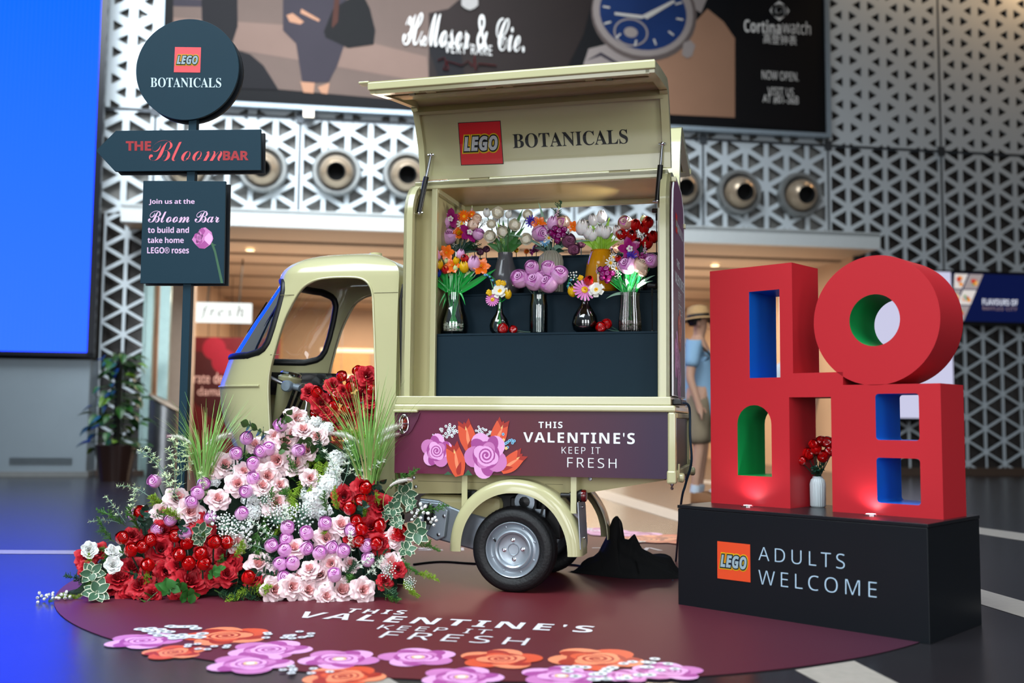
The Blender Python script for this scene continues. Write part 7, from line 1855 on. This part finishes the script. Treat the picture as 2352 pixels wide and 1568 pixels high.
for cx, cy, L, kind, dx, dz in [(1380, 440, .12, 1, -.9, .3), (1400, 400, .10, 1, .6, .3), (1460, 420, .10, 1, .2, -.8), (1540, 440, .11, 1, .7, -.5), (760, 1310, .12, 0, .4, .3), (740, 1320, .13, 0, -.6, -.5), (800, 1280, .10, 0, .8, .1), (700, 1230, .08, 2, -.8, 0), (870, 1040, .08, 2, .3, .6), (1190, 1210, .09, 2, .3, -.8), (640, 950, .09, 2, .4, .4), (1840, 870, .09, 2, .4, .4), (1900, 760, .09, 2, .9, .2), (1430, 1230, .09, 2, -.7, .2), (860, 1350, .10, 0, .5, -.1), (1030, 1230, .08, 0, .4, .3)]:
    x, y = ax_(cx, cy); p = apos(x, y, -.03); p.z = max(p.z, .03)
    sprig('leaf_sprig', LEAFY[kind], p, (dx, -.5, dz), min(L, .16), 'among the floor flowers', ['green leafy sprig', 'olive green leafy sprig', 'dark green leafy sprig'][kind], rs_.random() * 6)
for cx, cy, L, kind, dx, dz in [(830, 800, .20, 0, -.25, 1), (800, 720, .18, 0, -.5, 1), (870, 720, .19, 1, .1, 1), (920, 690, .16, 0, .3, 1), (770, 640, .12, 1, -.2, 1), (700, 790, .14, 0, -.9, .4), (560, 930, .13, 1, -.8, .6), (620, 920, .14, 0, -.2, 1), (520, 930, .11, 0, -.9, .3), (880, 840, .16, 1, -.1, 1), (1400, 1060, .14, 2, -.5, .5), (1360, 1090, .14, 2, -.8, .2), (1440, 1020, .13, 2, .4, .8), (1780, 720, .18, 2, .2, 1), (1830, 740, .17, 2, .5, .9), (1750, 740, .16, 2, -.1, 1), (1860, 680, .14, 2, .6, .8), (1830, 1130, .12, 2, .3, .8), (1800, 1200, .12, 2, .5, .5), (1890, 1240, .12, 2, .6, .3), (980, 820, .12, 0, .2, 1)]:
    x, y = ax_(cx, cy); p = apos(x, y, -.02); sprig('star_leaf_sprig', SPR[kind], p, (dx, -.3, dz), L, 'in the floor flowers', 'wispy white-green star leaf sprig' if kind == 2 else 'wispy pale green star leaf sprig', rs_.random() * 6)
for cx, cy, H, tag_, sd in ((990, 800, .50, 'left ornamental grass tuft rising behind the pink roses', 1), (1930, 850, .62, 'right ornamental grass tuft rising in front of the cab pillar', 2)):
    x, y = ax_(cx, cy); p = apos(x, y, .06); mb = grass_tuft(sd, 150 if sd == 1 else 190); o = mb.build('grass_tuft', [G_GRS, G_GRS2]); o.matrix_world = Matrix.Translation(p) @ Matrix.Rotation(.06 if sd == 1 else -.03, 4, 'Y') @ Matrix.Scale(H, 4); tag(o, tag_, 'grass')
    q = Vector((p.x, p.y, 0))
PLU = []
for sd, b in ((1, .75), (2, .95), (3, .55)): o = plume(sd, b).build('plume', [PL_W, G_GRS, PL_P]); PLU.append(o.data); bpy.data.objects.remove(o)
for cx, cy, L, kind, sg, lab in ((968, 620, .20, 1, -1, 'white plume of grass bending left before the left tuft'), (972, 620, .20, 1, 1, 'white plume of grass bending right before the left tuft'), (1000, 640, .22, 0, 1, 'lower white plume of grass reaching right toward the cab'),
        (1920, 640, .24, 1, -1, 'white plume bending left before the right grass tuft'), (1930, 640, .27, 0, 1, 'white plume rising right of the right grass tuft, upper one'), (1945, 640, .22, 0, 1, 'white plume right of the right grass tuft, middle one'), (2010, 840, .17, 1, 1, 'white plume low over the variegated leaves near the wheel')):
    x, y = ax_(cx, cy); p = apos(x, y, -.01); o = bpy.data.objects.new('plume_grass', PLU[kind]); COL.objects.link(o)
    o.matrix_world = Matrix.Translation(p) @ (Matrix.Rotation(PI, 4, 'Z') if sg < 0 else Matrix.Identity(4)) @ Matrix.Rotation(-.1, 4, 'Y') @ Matrix.Scale(L, 4); tag(o, lab, 'plume grass', 'plumes in the floor flowers')
# flowers standing behind the red sculpture and the small white vase in front of it
p0 = PED.w(*(lambda q: (PED.loc(q).x, PED.loc(q).y))(ground(1879, 1164, PH)), PH); kk = (p0 - CAMP).dot(FW) / FPX
o = thing('vase', 'small white ribbed vase of red roses standing between the red blocks', 'vase', p0, PED.yaw)
mb = MB(); md = lambda a, z: 1 + .03 * math.cos(a * 22)
pr = [(14 * kk, 0), (17 * kk, 3 * kk), (17.5 * kk, 52 * kk), (15 * kk, 62 * kk), (11 * kk, 66 * kk), (11 * kk, 70 * kk)]
mb.lathe([(.0005, 0)] + pr + [(r - .003, z) for r, z in pr[::-1][:-1]] + [(.001, .005)], 132, None, 0, mod=md); mb.build('body', mat('vase_white', '#c4d2d6', .3, vary=.02), o)
for x, y, r in ((1857, 1042, 15), (1842, 1058, 10), (1874, 1030, 13), (1890, 1048, 14), (1900, 1015, 14), (1918, 1020, 13), (1886, 1012, 12), (1905, 1036, 12), (1868, 1020, 11)):
    p = atd(x, y, (p0 - CAMP).dot(FW) + rnd.uniform(-.03, .03)); tp_ = p0 + Vector((0, 0, 69 * kk)); d = p - tp_; d.z = 0
    flower('lr', p, r * kk, 'in the white vase by the sculpture', 'glossy red plastic rose', None, (tp_ + d * .12, p0 + Vector((0, 0, .01)), .0022), .3, .4, stem_m=G_DK)
for x, y in ((1868, 1068), (1888, 1072), (1850, 1062)):
    p = atd(x, y, (p0 - CAMP).dot(FW) - .02); sprig('leaf_sprig', LEAFY[2], p0 + Vector((0, 0, 68 * kk)), (p - p0 - Vector((0, 0, 66 * kk))), .05, 'in the white vase by the sculpture', 'dark green leafy sprig')
for x, y, t, nm in ((1692, 1150, .40, 'left'), (1845, 1160, .44, 'right')):
    g_ = ground(x, y, PH); mb = grass_tuft(9, 18); o = mb.build('grass_tuft', [G_GRS2, G_OLV]); o.matrix_world = Matrix.Translation(Vector((g_.x, g_.y, PH))) @ Matrix.Scale(.13, 4); tag(o, 'thin dry grass on the plinth behind the sculpture, ' + nm + ' one', 'grass')
# ================================================================ PEOPLE
def skinned(name, verts, edges, radii, m, parent, sub=2, root=0):
    me = bpy.data.meshes.new(name); me.from_pydata(verts, edges, []); o = bpy.data.objects.new(name, me); COL.objects.link(o)
    sk = o.modifiers.new('skin', 'SKIN'); sk.use_smooth_shade = True
    for i, r in enumerate(radii):
        rr = r if isinstance(r, tuple) else (r, r)
        me.skin_vertices[0].data[i].radius = rr; me.skin_vertices[0].data[i].use_root = (i == root)
    s = o.modifiers.new('sub', 'SUBSURF'); s.levels = sub; s.render_levels = sub
    me2 = evald(o); bpy.data.objects.remove(o); me2.name = name; me2.materials.clear(); me2.materials.append(m)
    for p in me2.polygons: p.use_smooth = True
    ob = bpy.data.objects.new(name, me2); COL.objects.link(ob); ob.parent = parent; return ob
M_SKIN = mat('skin', '#c79a80', .5, vary=.04, sub=.1); M_HAIR = mat('hair_black', '#17120f', .5, vary=.1)
def person(label, foot, yaw, H, shirt, shorts, hat=False, bag=False, skirt=False, face_yaw=0.0, shoe='#8a5a34'):
    """standing figure, facing +x in its own frame; body one continuous skin"""
    o = thing('person', label, 'person', foot, yaw); k = H / 1.75
    V = []; E = []; Rr = []
    def add(p, r, par=None):
        V.append((p[0] * k, p[1] * k, p[2] * k)); Rr.append((r[0] * k, r[1] * k) if isinstance(r, tuple) else r * k)
        if par is not None: E.append((par, len(V) - 1))
        return len(V) - 1
    pel = add((0, 0, .93), (.13, .115)); wst = add((.0, 0, 1.08), (.125, .105), pel); ch = add((-.005, 0, 1.26), (.15, .12), wst); up = add((-.015, 0, 1.40), (.12, .085), ch); nk = add((0, 0, 1.50), .055, up); hd0 = add((.015, 0, 1.555), .062, nk); hd = add((.02, 0, 1.63), (.085, .075), hd0); add((.015, 0, 1.71), (.07, .065), hd)
    for s in (-1, 1):
        hp = add((0, s * .09, .86), .10, pel); kn = add((.02, s * .10, .48), .058, hp); cf = add((.0, s * .10, .32), .052, kn); an = add((-.02, s * .10, .09), .036, cf); ft = add((.0, s * .105, .045), .036, an); add((.13, s * .115, .03), .034, ft)
        sh = add((-.01, s * .19, 1.40), .062, up); el = add((-.04, s * .235, 1.12), .043, sh); wr = add((.03, s * .235, .90), .030, el); hn = add((.05, s * .232, .83), (.038, .022), wr)
        for j, (dy, L, dz) in enumerate(((-.026, .062, 0), (-.009, .075, 0), (.009, .072, 0), (.026, .058, 0))):
            f1 = add((.055 + .004 * j, s * (.232 + dy * .8), .83 - .05), .010, hn); add((.068, s * (.230 + dy * .7), .83 - .05 - L * .62), .008, f1)
        t1 = add((.085, s * (.225 - .012), .845), .011, hn); add((.10, s * (.222 - .016), .80), .009, t1)
    b = skinned('body', V, E, Rr, M_SKIN, o)
    # face: eyes, nose, mouth, ears
    mb = MB(); mb.loft([[(.100 * k, y * k, z * k) for y, z in ((-.012, 1.60), (.012, 1.60), (.008, 1.645), (-.008, 1.645))], [(.128 * k, y * k, z * k) for y, z in ((-.009, 1.60), (.009, 1.60), (.002, 1.612), (-.002, 1.612))]]); 
    for s in (-1, 1): mb.ball((.02 * k, s * .082 * k, 1.625 * k), .022 * k, 6, 0, 1.4)
    mb.build('nose_and_ears', M_SKIN, b)
    mb = MB()
    for s in (-1, 1): mb.ball((.096 * k, s * .030 * k, 1.648 * k), .011 * k, 6)
    mb.build('eyes', mat('eye_dark', '#20140f', .3), b); mb = MB(); mb.tube([(.098 * k, -.024 * k, 1.578 * k), (.104 * k, 0, 1.576 * k), (.098 * k, .024 * k, 1.578 * k)], .005 * k, 6); mb.build('mouth', mat('lips', '#9a5a50', .5), b)
    mb = MB()
    def hair(u, v):
        a = u * 2 * PI; pol = R(4 + 112 * v * (1 if math.cos(a) < .35 else .55)); r_ = (.100 + .006 * math.sin(a * 9) + .006 * math.sin(pol * 9)) * k
        return (.005 * k + r_ * math.sin(pol) * math.cos(a) * 1.05, r_ * .92 * math.sin(pol) * math.sin(a), 1.655 * k + r_ * 1.05 * math.cos(pol))
    mb.grid(hair, 28, 12); mb.build('hair', M_HAIR, b)
    # clothes
    ts = []; ed = []; rr_ = []
    def a2(p, r, par=None):
        ts.append((p[0] * k, p[1] * k, p[2] * k)); rr_.append((r[0] * k, r[1] * k) if isinstance(r, tuple) else r * k)
        if par is not None: ed.append((par, len(ts) - 1))
        return len(ts) - 1
    q0 = a2((0, 0, .70), (.165, .14)); q1 = a2((0, 0, 1.08), (.155, .13), q0); q2 = a2((-.005, 0, 1.26), (.17, .14), q1); q3 = a2((-.015, 0, 1.41), (.125, .10), q2); a2((0, 0, 1.475), .068, q3)
    for s in (-1, 1): s1 = a2((-.01, s * .20, 1.40), .080, q3); a2((-.028, s * .232, 1.20), .074, s1)
    sh_ = skinned('shirt', ts, ed, rr_, shirt, o)
    ts.clear(); ed.clear(); rr_.clear()
    q0 = a2((0, 0, 1.10), (.138, .118)); q1 = a2((0, 0, .85), (.15, .13), q0)
    if skirt: a2((0, 0, .70), (.17, .14), q1); a2((0, 0, .52), (.185, .15), 2)
    else:
        for s in (-1, 1): l1 = a2((.005, s * .095, .74), .115, q1); a2((.02, s * .105, .50), .100, l1)
    skinned('shorts' if not skirt else 'skirt', ts, ed, rr_, shorts, o)
    for s in (-1, 1):
        mb = MB(); c = Vector((.045 * k, s * .11 * k, .0))
        mb.loft([[c + Vector((x * k, y * k, z * k)) for x, y in ((-.10, -.035), (-.09, .035), (.05, .048), (.125, .03), (.125, -.03), (.05, -.048))] for z in (0, .03)] + [[c + Vector((x * k, y * k, .085 * k)) for x, y in ((-.095, -.03), (-.085, .03), (-.01, .04), (.03, .02), (.03, -.02), (-.01, -.04))]]); mb.build('shoe', mat('shoe_' + shoe, shoe, .6), o)
        mb = MB(); mb.tube([(-.02 * k, s * .10 * k, .08 * k), (-.01 * k, s * .10 * k, .15 * k)], .048 * k, 10); mb.build('sock', mat('sock_pale', '#c9d2dc', .8), o)
    if hat:
        mb = MB(); M = Matrix.Translation((.0, 0, 1.685 * k)) @ Matrix.Rotation(-.10, 4, 'Y')
        mb.lathe([(.175 * k, -.020 * k), (.15 * k, -.008 * k), (.108 * k, .0), (.104 * k, .05 * k), (.09 * k, .10 * k), (.05 * k, .115 * k), (.001, .105 * k)], 36, M); ht_ = mb.build('hat', mat('straw', '#c29a68', .8, vary=.15, scale=40), b)
        mb = MB(); mb.lathe([(.1085 * k, .004 * k), (.1075 * k, .030 * k)], 36, M); mb.build('hat_band', M_BLK, b)
        mb = MB()
        for s in (-1, 1): mb.tube([(.11 * k, s * .032 * k + .024 * k * math.cos(a), 1.648 * k + .020 * k * math.sin(a)) for a in (2 * PI * i / 14 for i in range(14))], .003 * k, 5, closed=True)
        mb.tube([(.11 * k, -.01 * k, 1.65 * k), (.11 * k, .01 * k, 1.65 * k)], .003 * k, 5); mb.build('glasses', M_BLK, b)
    if bag:
        mb = MB(); mb.tube([(.03 * k, -.19 * k, 1.44 * k), (.155 * k, -.06 * k, 1.30 * k), (.17 * k, .08 * k, 1.12 * k), (.08 * k, .19 * k, .98 * k), (-.12 * k, .17 * k, 1.06 * k), (-.19 * k, .0, 1.26 * k), (-.10 * k, -.15 * k, 1.43 * k)], .016 * k, 8, closed=True, flat=.4); mb.build('bag_strap', M_BLK, o)
    return o
g1 = ground(1606, 1150); g2 = ground(1672, 1142); g3 = ground(1830, 1128)
person('person in a straw hat and blue shirt with a crossbody strap, looking right', g1, R(-20), 1.78, mat('shirt_blue', '#8fb3cf', .8, vary=.08, scale=6), mat('shorts_khaki', '#8c7c64', .8, vary=.08), hat=True, bag=True)
person('person in a white top and dark shorts, half hidden behind the red sculpture', g2 + Vector((.02, .25, 0)), R(150), 1.66, mat('top_white', '#dfe3e6', .8), mat('shorts_navy', '#1c2230', .8), shoe='#d5dde4')
person('person with dark hair in a white shirt and pale blue jeans skirt behind the sculpture', g3, R(100), 1.66, mat('top_white', '#dfe3e6', .8), mat('skirt_denim', '#8fa6b5', .8), skirt=True, shoe='#d5dde4')

for o_, p_ in DOWN: PENDING.append((o_, 'small round warm downlight', 'in the tan shop ceiling', p_))
label_pending()
